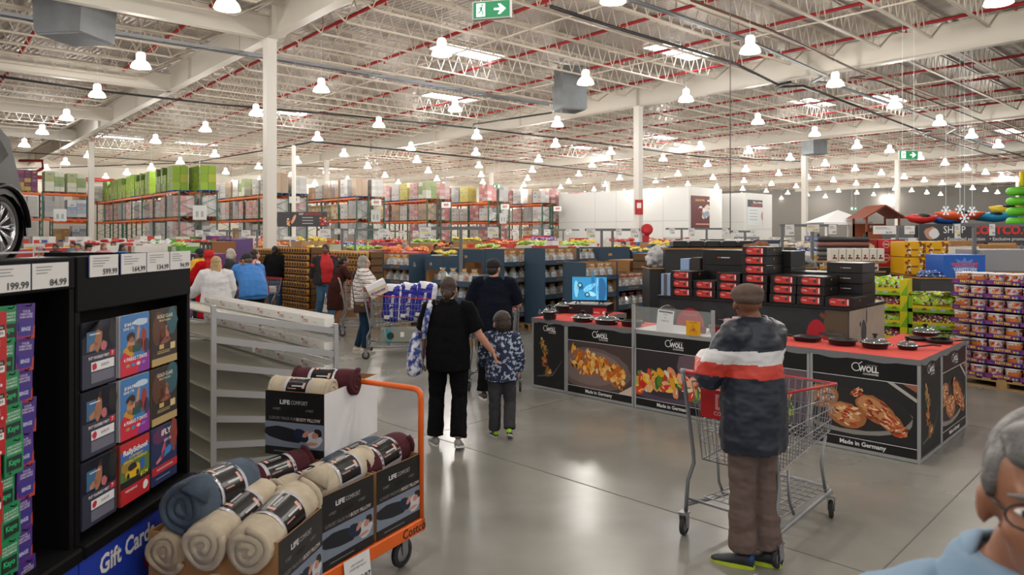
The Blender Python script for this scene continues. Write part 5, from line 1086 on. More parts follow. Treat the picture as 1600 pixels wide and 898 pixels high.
    if shirt:
        cols, slv, hem, e = shirt[:4]; fn = shirt[4] if len(shirt) > 4 else None; t = B()
        torso(t, e)
        pl = J['pel']; t.tube([Vector((pl.x, pl.y, hem)), lerp(Vector((pl.x, pl.y, hem)), J['waist'], .5), J['waist'], lerp(J['waist'], J['chest'], .5), lerp(J['waist'], J['chest'], .9)], [(.132*g+e+belly*.8, .180*g+e), (.134*g+e+belly*.9, .182*g+e), (.126*g+e+belly, .174*g+e), (.124*g+e+belly*.9, .168*g+e), (.11*g+e, .15*g+e)], 14)
        for S in 'LR': upper(t, S, e*.9+.006, slv, 1.12)
        ms = [c if not isinstance(c, str) else mat('cloth_'+c, c, .9, noise_amt=.1, scale=9, spec=.1) for c in cols]
        # neck opening: keep below collar
        remesh(t, vox, 8, colorfn=fn, mats=ms, wr=wr, seed=seed+7).build('shirt' if not torso_extra else torso_extra, root)
    for S, q in (('L', -1), ('R', 1)):
        an = J['an'+S]; td = (J['toe'+S]-an) if 'toe'+S in J else Vector((q*.06, .2, -.05)); flat = Vector((td.x, td.y, 0)).normalized(); pitch = td.z < -.09
        o = an.copy(); dn = -.0; sh_ = B(C(shoes[0])); up = Vector((0, 0, 1)); 
        tdn = Vector((td.x, td.y, td.z+.05)).normalized(); side = tdn.cross(up).normalized(); u2 = side.cross(tdn)
        Fm = Matrix(((tdn.x, side.x, u2.x, an.x), (tdn.y, side.y, u2.y, an.y), (tdn.z, side.z, u2.z, an.z), (0, 0, 0, 1)))
        k = 1/hk*1.0 if s < .95 else 1; k = 1.0 if s >= .95 else 1.05
        sh_.smooth = True
        sh_.tube([(-.055, 0, -.035), (-.03, 0, -.02), (.03, 0, -.03), (.10, 0, -.045), (.165, 0, -.055), (.195, 0, -.06)], [(.02, .03), (.036, .058), (.042, .05), (.046, .03), (.038, .022), (.015, .012)], 12, X=Fm@Matrix.Scale(k, 4)) if False else None
        sec = [(-.065, .022, -.03, .0), (-.045, .034, -.01, .03), (.0, .038, -.005, .045), (.05, .040, -.03, .0), (.11, .045, -.05, -.012), (.165, .036, -.065, -.03), (.19, .015, -.075, -.05)]
        vs = []; N = 12
        for x, w2, top_, _ in sec:
            zb = -.082; zt = top_+.01
            for i in range(N): a2 = 2*PI*i/N; vs.append((x, w2*math.cos(a2), (zb+zt)/2+(zt-zb)/2*math.sin(a2)))
        sh_.add(vs, [(i*N+j, i*N+(j+1) % N, (i+1)*N+(j+1) % N, (i+1)*N+j) for i in range(len(sec)-1) for j in range(N)]+[tuple(range(N-1, -1, -1)), tuple(range((len(sec)-1)*N, len(sec)*N))], Fm, True)
        if len(shoes) > 2: sh_.m(C(shoes[2])); sh_.ell((-.05, 0, -.03), (.022, .038, .036), 10, 8, Fm)
        sh_.m(C(shoes[1])); n2 = 16; out = []
        for i in range(n2):
            a2 = 2*PI*i/n2; x = .062+.134*math.cos(a2); out.append((x, .043*math.sin(a2)*(1.0+.12*math.cos(a2)), 0))
        sh_.add([(x, y, -.09) for x, y, _ in out]+[(x, y, -.068) for x, y, _ in out], [tuple(range(n2-1, -1, -1)), tuple(range(n2, 2*n2))]+[(i, (i+1) % n2, n2+(i+1) % n2, n2+i) for i in range(n2)], Fm, False)
        sh_.build('shoe', root)
    return root, J, HR
def face_to(px, py_feet, hd, zfeet=0):      # matrix at a floor point, heading degrees clockwise from +Y
    p = fl(px, py_feet); return T(p)@RZ(R(-hd))
navy = mat('jacket_navy', '1c2434', .45, noise_amt=.25, scale=14); jwhite = mat('jacket_white', 'dcdcdf', .5); jred = mat('jacket_red', 'c23a2c', .5)
def jacketcol(c):
    z = c.z+(.05*c.x)-.0; 
    if 1.225 < z < 1.305: return 1
    if 1.145 < z <= 1.225: return 2
    return 0
X1 = T(1.46, 4.33, 0)@RZ(R(32))
person('person in flat cap and navy jacket with white and red bands leaning on a trolley', X1, 1.70, .010, 1.04, dict(elL=(-.255, .13, 1.13), wrL=(-.08, .30, 1.22), elR=(.245, .10, 1.15), wrR=(.02, .33, 1.20), hipL=(-.085, 0, .9), hipR=(.085, 0, .9), knL=(-.08, .02, .5), knR=(.08, .0, .5), anL=(-.075, .02, .09), anR=(.075, -.05, .09), toeL=(-.16, .19, .04), toeR=(.0, .13, .04), hdL=(.9, .3, .1), hdR=(-.9, .4, .1), hnL=(0, -1, 0), hnR=(0, -1, 0), curlL=.7, curlR=.7, chest=(0, .03, 1.28), head=(-.0, .05, 1.575)),
       skin='7c4f38', hair=None, hairc='3a332f', cap=('flat', '5f4d44'), trousers=('6b5b57', 'wide'), shirt=((navy, jwhite, jred), 1.0, .70, .034, jacketcol), shoes=('20242c', 'b5c832', '1c3a6a'), torso_extra='jacket', chest=1.08, head=(-30, 0, 0), wr=.009, seed=3)
# collar, pocket and quilting seams of the jacket
jr = bpy.data.objects['person']
b = B(navy); n = 18; vs = []
for i in range(n): a2 = 2*PI*i/n; r1 = 1.0; vs += [(.105*math.cos(a2), -.0+.095*math.sin(a2), 1.435), (.082*math.cos(a2), .0+.078*math.sin(a2), 1.505), (.074*math.cos(a2), .0+.070*math.sin(a2), 1.50)]
b.add(vs, [(3*i+q, 3*((i+1) % n)+q, 3*((i+1) % n)+q+1, 3*i+q+1) for i in range(n) for q in (0, 1)], None, True); b.build('collar', jr)
# woman with tote and boy
p2 = fl(690, 697)
person('person with brown hair bun and black tee holding a child by the hand', T(-.60, 6.75, 0)@RZ(R(-3)), 1.585, .012, 1.12, dict(shR=(.185, 0, 1.40), shL=(-.185, 0, 1.40), elL=(-.27, .03, 1.12), wrL=(-.285, .12, .86), elR=(.31, .0, 1.13), wrR=(.45, .10, .93), anL=(-.14, .05, .085), knL=(-.13, .08, .5), toeL=(-.22, .22, .03), anR=(.12, -.14, .12), toeR=(.13, .05, .02), knR=(.11, .02, .50), hipL=(-.10, 0, .9), hipR=(.10, 0, .9), hdR=(.2, .1, -.6), hnR=(1, 0, .2)),
       skin='c79078', hair='bun', hairc='3a2418', trousers=('101012', 'wide'), shirt=(('0e0e10',), .42, .78, .022), shoes=('8c8a8a', 'dcdcdc'), fem=True, belly=.02, seed=5)
tote = mat('tote_print', 'd9dbe6', .8, col2='2c3f86', scale=16)
r = thing('tote_bag', 'white and blue mottled cloth tote bag hanging from a shoulder', 'bag', T(-.60, 6.75, 0)@RZ(R(-3))@Matrix.Scale(1.585/1.7, 4))
b = B(); pts = [(-.335, .0, 1.16), (-.335, .0, 1.08), (-.345, .0, .95), (-.35, .0, .80), (-.345, .0, .735)]; b.tube([(p[0]+.02, -.06, p[2]) for p in pts], [(.05, .03), (.10, .055), (.135, .075), (.155, .085), (.13, .06)], 14)
remesh(b, .012, 4, mats=[tote], wr=.008, seed=4).build('pouch', r)
b = B(tote); b.tube([(-.24, -.10, 1.10), (-.205, -.12, 1.28), (-.175, -.085, 1.42), (-.17, -.03, 1.465), (-.19, .04, 1.43), (-.27, .07, 1.2), (-.3, .03, 1.12)], [(.014, .03)]*7, 8); b.build('strap', r)
bdy = mat('boy_print', '1e2a4a', .8, col2='b5c0d0', scale=22)
nd = bdy.node_tree.nodes; 
for q in nd:
    if q.type == 'VALTORGB': q.color_ramp.elements[0].position = .54; q.color_ramp.elements[1].position = .58; q.color_ramp.elements[0].color = srgb('1b2745'); q.color_ramp.elements[1].color = srgb('aab6c8')
person('child in navy printed long-sleeved top and grey trousers walking away', T(-.10, 7.03, 0)@RZ(R(-2)), 1.20, .012, 1.12, dict(elL=(-.26, .03, 1.15), wrL=(-.24, .08, 1.0), elR=(.25, -.01, 1.12), wrR=(.24, .06, .93), anL=(-.10, .05, .09), toeL=(-.17, .21, .03), anR=(.11, -.12, .15), toeR=(.12, .04, .03), knR=(.11, .06, .50), hdL=(-.1, .0, .5)), skin='d0a088', hair='fringe', hairc='33241b', trousers=('3e3e42', 'straight'), shirt=((bdy,), 1.0, .80, .03), shoes=('1c1f26', 'cfc8d0', '9bd41c'), headk=1.22, head=(16, 0, 0), seed=7)
person('person in navy tee and black cap pushing a trolley away', T(-.22, 8.72, 0)@RZ(R(0)), 1.69, .012, 1.13, dict(elL=(-.30, .05, 1.13), wrL=(-.25, .30, 1.12), elR=(.30, .05, 1.13), wrR=(.25, .30, 1.12), knL=(-.11, .0, .5), anL=(-.12, -.05, .09), knR=(.12, .12, .52), anR=(.12, .15, .10), curlL=.9, curlR=.9, hnL=(0, 0, -1), hnR=(0, 0, -1), shL=(-.19, 0, 1.41), shR=(.19, 0, 1.41)), skin='c08a70', hair='crew', hairc='241c18', cap=('baseball', '121214'), trousers=('0d0d0f', 'wide'), shirt=(('121622',), .45, .80, .03), shoes=('2a2a2c', 'dcdad8'), belly=.03, head=(-28, 0, 0), seed=9)
# striped jumper woman
def stripes(c):
    z = c.z+.02*math.sin(c.x*6+c.y*4); q = (z % .066)/.066
    return 1 if q < .2 else (2 if .5 < q < .58 else 0)
person('person with grey bob, glasses and striped jumper pushing a trolley of tissue packs', fl(572, 549) and T(-2.50, 12.05, 0)@RZ(R(-84)), 1.62, .014, 1.1, dict(elL=(-.24, .16, 1.16), wrL=(-.20, .38, 1.10), elR=(.24, .16, 1.16), wrR=(.22, .38, 1.10), knR=(.08, .06, .5), anR=(.08, .02, .09), knL=(-.08, .0, .5), anL=(-.08, -.12, .09), toeL=(-.09, .08, .04), toeR=(.09, .22, .04), curlL=.9, curlR=.9, hnL=(0, 0, -1), hnR=(0, 0, -1)), skin='c89c88', hair='bob', hairc='a19b92', trousers=('20364c', 'slim'), shirt=((mat('knit_cream', 'dcd6cf', .9), mat('knit_navy', '353c56', .9), mat('knit_rose', 'b99a94', .9)), .93, .78, .042, stripes), shoes=('c9c2b2', 'e2ddd0'), fem=True, face=True, glasses=True, belly=.03, seed=11)
r = thing('shoulder_bag', 'brown leather shoulder bag worn over the striped jumper', 'bag', T(-2.50, 12.05, 0)@RZ(R(-84)))
b = B(mat('brown_leather', '3a201a', .4)); b.box(.22, .30, -.13, .14, .70, .88, b=.02); b.m('b59a5a'); b.box(.30, .303, -.10, .11, .845, .852); b.box(.30, .306, -.01, .03, .82, .835); b.build('pouch', r)
b = B(mat('brown_leather', '3a201a', .4)); b.tube([(.26, -.12, .86), (.255, -.15, 1.1), (.15, -.17, 1.3), (-.02, -.13, 1.41), (-.12, .02, 1.42), (-.05, .15, 1.32), (.16, .17, 1.15), (.26, .13, .87)], .007, 6); b.build('strap', r)
person('person in red polo shirt and open black jacket walking in blue jeans', T(-4.25, 16.3, 0)@RZ(R(-150)), 1.76, .015, 1.1, dict(elL=(-.27, -.02, 1.16), wrL=(-.28, .12, .95), elR=(.25, -.08, 1.15), wrR=(.27, -.12, .93), knL=(-.08, .16, .52), anL=(-.08, .22, .1), knR=(.09, -.02, .5), anR=(.09, -.25, .13), toeR=(.10, -.10, .03)), skin='6e4632', hair='crew', hairc='1c1816', trousers=('4a6a86', 'straight'), shirt=((mat('polo_red', 'b3141c', .7),), .4, .86, .02), shoes=('b9b4b4', 'b03a30'), belly=.05, face=True, head=(-30, 0, 0), seed=13)
b = B(); 
r6 = [o for o in bpy.data.objects if o.get('label', '').startswith('person in red polo')][0]
t = B(); 
for s in (-1, 1):
    t.tube([(s*.155, -.0, .82), (s*.15, -.0, 1.1), (s*.145, -.0, 1.3), (s*.13, -.01, 1.44)], [(.185, .095), (.18, .085), (.16, .085), (.10, .08)], 12)
    S = 'L' if s < 0 else 'R'
t.tube([(0, -.10, .84), (0, -.10, 1.3), (0, -.06, 1.45)], [(.06, .17), (.06, .17), (.05, .10)], 12)
t.tube([(-.15, 0, 1.39), (-.19, 0, 1.39), (-.23, -.01, 1.27), (-.27, -.02, 1.16), (-.28, .10, .98)], [.095, .09, .08, .07, .055], 10); t.tube([(.15, 0, 1.39), (.19, 0, 1.39), (.22, -.04, 1.27), (.25, -.08, 1.15), (.27, -.12, .96)], [.095, .09, .08, .07, .055], 10)
remesh(t, .014, 4, mats=[mat('cloth_151519', '151519', .8)], wr=.006).build('jacket', r6)
person('girl with dark ponytail in a brown top leaning towards a trolley', T(-3.72, 15.3, 0)@RZ(R(-70)), 1.55, .016, 1.08, dict(pel=(0, -.06, .94), waist=(0, 0, 1.08), chest=(0, .08, 1.26), neck=(0, .13, 1.42), head=(0, .17, 1.54), shL=(-.17, .10, 1.37), shR=(.17, .10, 1.37), elL=(-.22, .25, 1.18), wrL=(-.15, .45, 1.22), elR=(.22, .25, 1.18), wrR=(.15, .45, 1.22), hnL=(0, 0, -1), hnR=(0, 0, -1)), skin='8a5a42', hair='pony', hairc='17120f', trousers=('3a1f1c', 'skirt'), shirt=(('3e211d',), .9, .84, .02), shoes=('17171a', '2a2a2c'), fem=True, face=True, head=(-15, 0, 0), seed=15)
person('person with dark hair knot, all in black, seen from behind by the jar pallets', T(-6.15, 18.6, 0)@RZ(R(-8)), 1.68, .018, 1.22, dict(elL=(-.28, .05, 1.14), wrL=(-.22, .22, 1.0), elR=(.32, .02, 1.14), wrR=(.30, .2, 1.05)), skin='8c5e48', hair='bun', hairc='15110f', trousers=('30486a', 'slim'), shirt=(('141416',), .95, .86, .03), fem=True, belly=.02, seed=17)
person('person in bright blue tee and dark cap bending with a hand at the face', T(-4.62, 12.75, 0)@RZ(R(40)), 1.74, .014, 1.18, dict(pel=(0, -.08, .93), waist=(0, -.04, 1.07), chest=(0, .10, 1.24), neck=(0, .20, 1.39), head=(0, .27, 1.49), shL=(-.19, .17, 1.34), shR=(.19, .17, 1.34), elL=(-.24, .38, 1.16), wrL=(-.08, .40, 1.36), elR=(.26, .32, 1.12), wrR=(.16, .50, 1.05), hdL=(.2, .1, .8), hnL=(.5, -1, 0)), skin='c28e76', hair='crew', hairc='6a5244', cap=('baseball', '232528'), trousers=('161619', 'shorts'), shirt=((mat('tee_blue', '3d7cc4', .8),), .45, .86, .03), shoes=('222226', 'c9c9c9'), belly=.04, head=(10, -12, 0), face=True, seed=19)
person('person with long blonde hair in a white jumper seen from behind', T(-4.85, 11.75, 0)@RZ(R(22)), 1.62, .014, 1.15, dict(elL=(-.30, .10, 1.16), wrL=(-.42, .28, 1.02), elR=(.24, .04, 1.14), wrR=(.2, .2, .95)), skin='c99a82', hair='long', hairc='c4a676', trousers=('8c9aa8', 'straight'), shirt=((mat('jumper_white', 'd9d7da', .85),), .95, .82, .045), fem=True, seed=21)
person('person in a long red headscarf and robe', T(-5.75, 13.6, 0)@RZ(R(60)), 1.68, .016, 1.15, dict(elL=(-.28, .12, 1.15), wrL=(-.2, .32, 1.05), elR=(.28, .12, 1.15), wrR=(.2, .32, 1.05)), skin='4a3226', cap=('scarf', 'c2141a'), trousers=('a8131a', 'skirt'), shirt=(('b01218',), .95, .6, .05), fem=True, wr=.009, seed=23)
person('person with dark shoulder-length hair in a white and red patterned top', T(-5.75, 16.0, 0)@RZ(R(-55)), 1.64, .018, 1.05, skin='c49880', hair='long', hairc='2a1814', trousers=('2a2a30', 'straight'), shirt=((mat('top_red_white', 'd9d2d2', .8, col2='b5383c', scale=18),), .95, .84, .03), fem=True, face=True, seed=25)
person('person with short white hair behind the red headscarf', T(-6.2, 15.8, 0)@RZ(R(-60)), 1.66, .02, 1.0, skin='c79c88', hair='bob', hairc='c9c4bc', trousers=('2a3444', 'straight'), shirt=((mat('coat_dark', '22262e', .8),), .95, .84, .03), fem=True, seed=27)
person('person in yellow jacket and dark cap behind the red headscarf', T(-6.65, 15.3, 0)@RZ(R(70)), 1.68, .02, 1.1, skin='6a4836', hair='crew', hairc='1a1614', cap=('baseball', '1a2230'), trousers=('23262e', 'straight'), shirt=((mat('jacket_yellow', 'd9a81c', .7),), .95, .80, .035), seed=29)
# far shoppers, mostly heads above the merchandise
far = [(-1.98+.0, 632, 379, 23, 'balding person in pale shirt near the snack displays', 'b98a78', None, 'short', 'b5aca4', 'a9b4c4', 88), (0, 681, 381, 24, 'person with dark hair bending behind the blue hamper stands', '8a5f4a', None, 'short', '15110f', '2a2c34', 120), (0, 705, 377, 23, 'bespectacled person facing forwards over the hamper stands', 'b98468', None, 'crew', '1d1613', '3c4450', 170),
       (0, 974, 377, 22, 'person with black hair beside the wine red jars', 'b98a6c', None, 'short', '120f0e', '23252c', 200), (0, 1021, 382, 20, 'person with a dark ponytail next to the red jars', 'b98a6c', None, 'pony', '191312', '8c5a4a', 150), (0, 1062, 374, 26, 'person in a navy cap among the bedding tables', 'a07058', ('baseball', '1c2436'), 'crew', '222222', '3a4a68', 190), (0, 1320, 376, 26, 'person with black hair among the rug displays', '7a5040', None, 'short', '0f0d0c', '26282e', 200),
       (0, 87, 381, 22, 'person with black hair, first head over the kiosk top', '6a4836', None, 'short', '141110', '2c2c30', 180), (0, 114, 377, 24, 'person with dark hair, second head over the kiosk top', '9a6a54', None, 'short', '17120f', '7a8a9a', 200), (0, 122, 380, 21, 'person with brown hair in front of the dark haired one', 'a87a60', None, 'short', '4a2f22', 'a8a8b0', 180), (0, 138, 381, 22, 'person in a black cap over the kiosk top', 'b08068', ('baseball', '121214'), 'short', '2a201a', 'c9a8a0', 90), (0, 162, 380, 23, 'person in a pink top seen over the kiosk top', 'b9907c', None, 'bob', '8a6a50', 'c98a90', 120), (0, 177, 377, 25, 'person with black hair and pale shirt over the kiosk top', '8a6450', None, 'short', '141110', 'c9d4dc', 170), (0, 191, 381, 22, 'person with long dark hair in bright blue', '8a6450', None, 'long', '1a1412', '2f7ac0', 100)]
for i, (_, px, py, Y, lab, sk_, cp, hr, hc_, sc_, hd) in enumerate(far):
    p = at(px, py, Y); Hh = max(1.5, min(1.85, p.z)); p = Vector((p.x, p.y, 0))
    person(lab, T(p)@RZ(R(-hd)), Hh, .03, 1.05, skin=sk_, hair=hr, hairc=hc_, cap=cp, trousers=('26282e', 'straight'), shirt=((sc_,), .95, .84, .03), fem=hr in ('pony', 'long', 'bob'), wr=.004, seed=40+i)
# man close to the camera, bottom right
XN = T(.735, 1.03, 0)@RZ(R(150))
nr, NJ, NH = person('person with grey hair and glasses in a light blue shirt, close by', XN, 1.75, .008, 1.0, dict(head=(-.03, .05, 1.585), shL=(-.14, 0, 1.37), shR=(.14, 0, 1.37), elL=(-.19, -.02, 1.12), elR=(.19, -.02, 1.12), wrL=(-.2, .06, .9), wrR=(.2, .06, .9)), skin='97664c', hair='parted', hairc='757372', trousers=('2c3442', 'straight'), shirt=((mat('shirt_blue', '7f9bb5', .8),), .9, .80, .028), face=True, glasses=True, head=(-6, 2, 0), seed=51, wr=.005)
b = B(mat('shirt_blue', '7f9bb5', .8)); 
for s in (-1, 1): b.tube([(s*.02, .085, 1.385), (s*.07, .08, 1.42), (s*.085, .02, 1.47), (s*.06, -.05, 1.49), (0, -.075, 1.495)], [(.008, .028), (.008, .034), (.009, .032), (.009, .028), (.009, .026)], 10)
b.build('collar', nr)
# ---------------------------------------------------------------- loads in the trolleys
r0 = random.Random(3)
blue = mat('pack_blue', '2a2c9a', .25); pw = mat('pack_white', 'd9dbe6', .3)
def tissue_pack(label, X):
    b = B(); n = 8
    for k in range(5):
        for c in range(2): b.tube([(c*.115-.0575, 0, .0+k*.118+.004), (c*.115-.0575, 0, .0+k*.118+.114)], .0625, 14) if False else None
    t = B(); t.box(-.17, .17, -.11, .11, 0, .60, b=.04)
    m = remesh(t, .02, 3, mats=[blue, pw], colorfn=lambda c: 1 if (c.x > .09 and c.z < .5) or (.1 < c.x) or c.z > .56+.04*math.sin(c.x*30) else 0, wr=.012, seed=len(label))
    m.smooth = False
    for Y_ in (frame((0, -.116, 0), (1, 0, 0), (0, 0, 1)), frame((0, .116, 0), (-1, 0, 0), (0, 0, 1))): m.m(white); m.text('Bath Tissue', .085, Y_@T(-.02, .26, .006)@RZ(PI/2), .02, .36, z=.004); m.rect(-.1, -.02, .5, .56, Y_, .01); m.rect(-.13, -.05, .04, .1, Y_, .01)
    o = m.build('tissue_pack', X=X); return tag(o, label, 'tissue pack')
tissue_pack('blue bath tissue pack nearest the trolley handle', T5@T(-.05, .36, .56)@RZ(PI/2)@RY(R(4))@T(0, 0, 0))
tissue_pack('blue bath tissue pack in the middle of the trolley', T5@T(-.03, .62, .58)@RZ(PI/2)@RY(R(6)))
tissue_pack('blue bath tissue pack at the front end of the trolley', T5@T(.0, .86, .60)@RZ(PI/2)@RY(R(8)))
b = B(mat('kleenex_box', 'd9c6ac', .6)); b.box(-.16, .16, -.1, .1, 0, .22); b.m('f0eef2'); b.box(-.161, .161, -.101, .101, .14, .221); X = frame((0, -.102, .07), (1, 0, 0), (0, 0, 1)); b.m('2a3c9a'); b.text('Kleenex', .07, X, .02, .24); tag(b.build('tissue_carton', X=T5@T(-.0, .16, 1.0)@RZ(R(100))@RY(R(-25))), 'cream and white carton tilted on the trolley seat lettered in blue', 'carton')
b = B(mat('grey_carton', '8f9088', .6)); b.box(-.18, .18, -.3, .3, 0, .2); X = frame((.181, 0, .1), (0, 1, 0), (0, 0, 1)); b.m('2aa0a8'); b.rect(-.22, -.12, -.1, .1, X); b.m('2a2a2c'); b.disc(.06, X@T(-.14, 0, 0), 14, .001); b.m(white); b.rect(.02, .08, -.02, .06, X); tag(b.build('appliance_carton', X=T5@T(0, .48, .245)), 'grey carton with teal corner on the lower rack of the tissue trolley', 'carton')
b = B(mat('green_box', '3fae2c', .5)); b.box(-.18, .18, -.14, .14, 0, .2, b=.01); b.m('d9e6d0'); b.box(-.1, .1, -.141, .1, .12, .18); tag(b.build('snack_carton', X=T9@T(0, .3, .85)@RY(R(14))), 'bright green box sticking out of the trolley behind the rack', 'carton')
for i, (dx, dy, c, nm) in enumerate(((-.1, .5, '2a7ac0', 'blue bottle pack in the trolley before the woman in black'), (.08, .7, 'b8302c', 'red box in the trolley before the woman in black'), (-.02, .85, 'd9d9dc', 'white tub in the trolley before the woman in black'))):
    b = B(C(c)); b.box(-.07, .07, -.09, .09, 0, .16, b=.02); b.m(white); b.rect(-.04, .04, .03, .1, frame((0, -.091, 0), (1, 0, 0), (0, 0, 1))); tag(b.build('grocery_pack', X=T8@T(dx, dy, .59)), nm, 'groceries')
# ---------------------------------------------------------------- gift hamper stands
hb = mat('hamper_blue', '2c4357', .6); gold = mat('gold_bow', 'c9931f', .35); cello = mat('cellophane', 'dfe3e6', .1, alpha=.28)
def basket_mesh(seed, bow):
    r = random.Random(seed); b = B(C('a9793f')); b.box(-.10, .10, -.07, .07, 0, .05, b=.01)
    for i in range(9):
        b.m(r.choice(['b5302c', 'd9d4cc', '8a4a2c', 'c9a25a', '7a9a7a', '5c2a2a', 'e0d0b0', '8fa8b8'])); x = r.uniform(-.08, .08); y = r.uniform(-.05, .05); h = r.uniform(.08, .17); w = r.uniform(.018, .03)
        b.box(x-w, x+w, y-w*.7, y+w*.7, .03, h, T(0, 0, 0)@RY(r.uniform(-.15, .15)), b=.006)
    b.m('c5d2dc'); b.box(-.045, .035, -.085, -.08, .02, .125, RX(R(-8))); b.m('7a2a2a'); b.box(-.01, .005, -.087, -.085, .06, .085, RX(R(-8)))
    b.m(bow)
    for i in range(7): a = i*.9; b.ell((.03*math.cos(a), .025*math.sin(a), .205+.01*(i % 2)), (.03, .014, .018), 6, 5, T(0, 0, 0))
    b.m(cello); b.lathe([(.125, .0), (.12, .1), (.06, .19), (.02, .205), (.07, .255)], 9, cap=False, smooth=False)
    return b.mesh('gift_basket')
bask = [basket_mesh(i, gold) for i in range(4)]; baskr = [basket_mesh(i+7, mat('red_bow', 'b8202a', .4)) for i in range(2)]
def hamper_stand(X, w, d, zs, top, label, ends=True, baskets=bask, closed_top=False, n=4, grp='gift baskets on blue cardboard stands', pal=True):
    r = thing('hamper_stand', label, 'display stand', X); t = .02
    b = B(hb)
    for x in (0, w-t): b.box(x, x+t, 0, d, .13, top)
    b.box(0, w, d-t, d, .13, top); b.build('carcass', r)
    b = B(kraft); b.box(t, w-t, d-t-.004, d-t, .14, top-.01); b.box(t, t+.003, .02, d-t, .14, top-.01); b.box(w-t-.003, w-t, .02, d-t, .14, top-.01); b.build('lining', r)
    for z in zs:
        b = B(hb); b.box(t, w-t, 0, d-t, z-.015, z); b.box(0, w, -.012, .006, z-.06, z+.035); X2 = frame((w/2, -.0135, z-.012), (1, 0, 0), (0, 0, 1)); b.m('a9793f'); b.text('GIFT HAMPERS', .05, X2, .02, .34); b.build('shelf', r)
        rr = random.Random(int(z*100)+len(label))
        for k in range(n): put(rr.choice(baskets), 'gift_basket', X@T(.12+(w-.24)*k/max(1, n-1)+rr.uniform(-.01, .01), .15, z+.001)@RZ(rr.uniform(-.3, .3)), 'ribboned gift basket, '+label, 'gift basket', 'baskets: '+label)
    if closed_top: b = B(hb); b.box(0, w, -.01, .01, top-.3, top); b.m('b5894e'); b.rect(w*.3, w*.42, top-.2, top-.14, frame((0, -.0115, 0), (1, 0, 0), (0, 0, 1))); b.build('closed_panel', r)
    if pal: put(PM, 'wooden_pallet', X@T(-.02, -.03, 0)@Matrix.Diagonal((w/1.12, .8, 1, 1)), 'pale wooden pallet beneath a blue hamper stand', 'pallet', 'pallets under the hamper stands')
    return r
def bfr(px, py, Y=None): p = fl(px, py) if Y is None else Vector(((px-CX)/F*Y, Y, 0)); return frame(p, Bd, Vector((-Bd.y, Bd.x, 0)))
def afr(px, Y): p = Vector(((px-CX)/F*Y, Y, 0)); a = Vector((.70, -.71, 0)); return frame(p, a, Vector((-a.y, a.x, 0)))
hamper_stand(bfr(787, 517, 14.7), 1.05, .6, (.32, .68, 1.04, 1.38), 1.68, 'tall blue hamper stand with four shelves right of the capped man')
hamper_stand(bfr(851, 515, 14.6), 1.0, .6, (.35, .72, 1.07, 1.42), 1.70, 'tall blue hamper stand directly behind the small television')
hamper_stand(bfr(905, 500, 16.2), .9, .6, (.72, 1.07, 1.40), 1.66, 'blue hamper stand further back behind the television')
hamper_stand(bfr(915, 505, 13.6), .95, .6, (.45, .82, 1.16), 1.45, 'lower blue hamper stand right of the television')
hamper_stand(bfr(935, 500, 16.6), 1.15, .6, (.5, .85, 1.2), 1.68, 'blue hamper stand with closed upper panel', closed_top=True)
hamper_stand(bfr(966, 498, 14.2), .95, .6, (.55, .92), 1.2, 'low blue hamper stand holding red bowed baskets', baskets=baskr, grp='gift baskets with red bows')
hamper_stand(afr(598, 16.2), 1.0, .6, (.6, .95, 1.28), 1.55, 'blue hamper stand left of the woman with the tote')
hamper_stand(afr(664, 15.6), .62, .6, (.6,), 1.52, 'closed blue hamper carton stand above the tissue packs', closed_top=True, n=2)
hamper_stand(afr(676, 13.6), 1.15, .6, (.45, .8, 1.1), 1.24, 'low blue hamper stand between the woman and the capped man')
hamper_stand(afr(715, 17.5), .9, .6, (.8,), 1.62, 'closed blue hamper stand behind the capped man', closed_top=True, n=2)
b = B(kraft); b.box(0, .75, 0, .6, .13, 1.42); b.m('6f4e2c'); b.box(.3, .38, -.002, 0, 1.1, 1.12); tag(b.build('kraft_stand', X=bfr(984, 490, 15.6)), 'plain brown cardboard stand beside the low red bowed hampers', 'display stand')
# ---------------------------------------------------------------- jars
def jar_mesh(c, lab, lid='17171a'):
    b = B(mat('jar_'+c, c, .2, noise_amt=.35, scale=40)); b.lathe([(0, 0), (.05, 0), (.058, .01), (.058, .12), (.045, .135)], 10, cap=False); b.m(lid); b.lathe([(.048, .135), (.048, .16), (0, .16)], 10, cap=False); b.m(lab)
    vs = []; 
    for k in range(6): t = -PI/2-.8+k*.32; vs += [(.0595*math.cos(t), .0595*math.sin(t), .03), (.0595*math.cos(t), .0595*math.sin(t), .10)]
    b.add(vs, [(2*k, 2*k+2, 2*k+3, 2*k+1) for k in range(5)]); return b.mesh('jar')
ja = jar_mesh('c48a3c', '3a2a1e', '7a5a3a'); jb2 = jar_mesh('d09a50', '5a3a1a', 'c9a86a'); jr2 = jar_mesh('7a1420', 'd9c9a0', '8a1a24')
def jar_stack(X, n, tiers, me, label, grp, z0=.14, sp=.135, th=.172, skip=0, lids=False):
    t = thing('jar_tray_stack', label+' trays', 'tray stack', X)
    for k in range(tiers):
        b = B(mat('tray_dark', '2a241f', .6)); b.box(-.08, n*sp-.05, -.07, .5, z0+k*th-.012, z0+k*th-.002); b.m('2c2624' if k % 2 else '4a3624'); b.box(-.08, n*sp-.05, -.075, -.07, z0+k*th-.014, z0+k*th+.006); b.build('tray', t)
        for i in range(n): put(me, 'snack_jar', X@T(i*sp, 0, z0+k*th), label+' in rows', 'jar', grp)
    b = B(C('6a4a26')); b.box(-.06, n*sp-.07, .08, .5, z0, z0+tiers*th-.03); b.build('inner_cases', t)
def afl(px, py): p = fl(px, py); a = Vector((.70, -.71, 0)); return frame(p, a, Vector((-a.y, a.x, 0)))
JF = afl(436, 484)
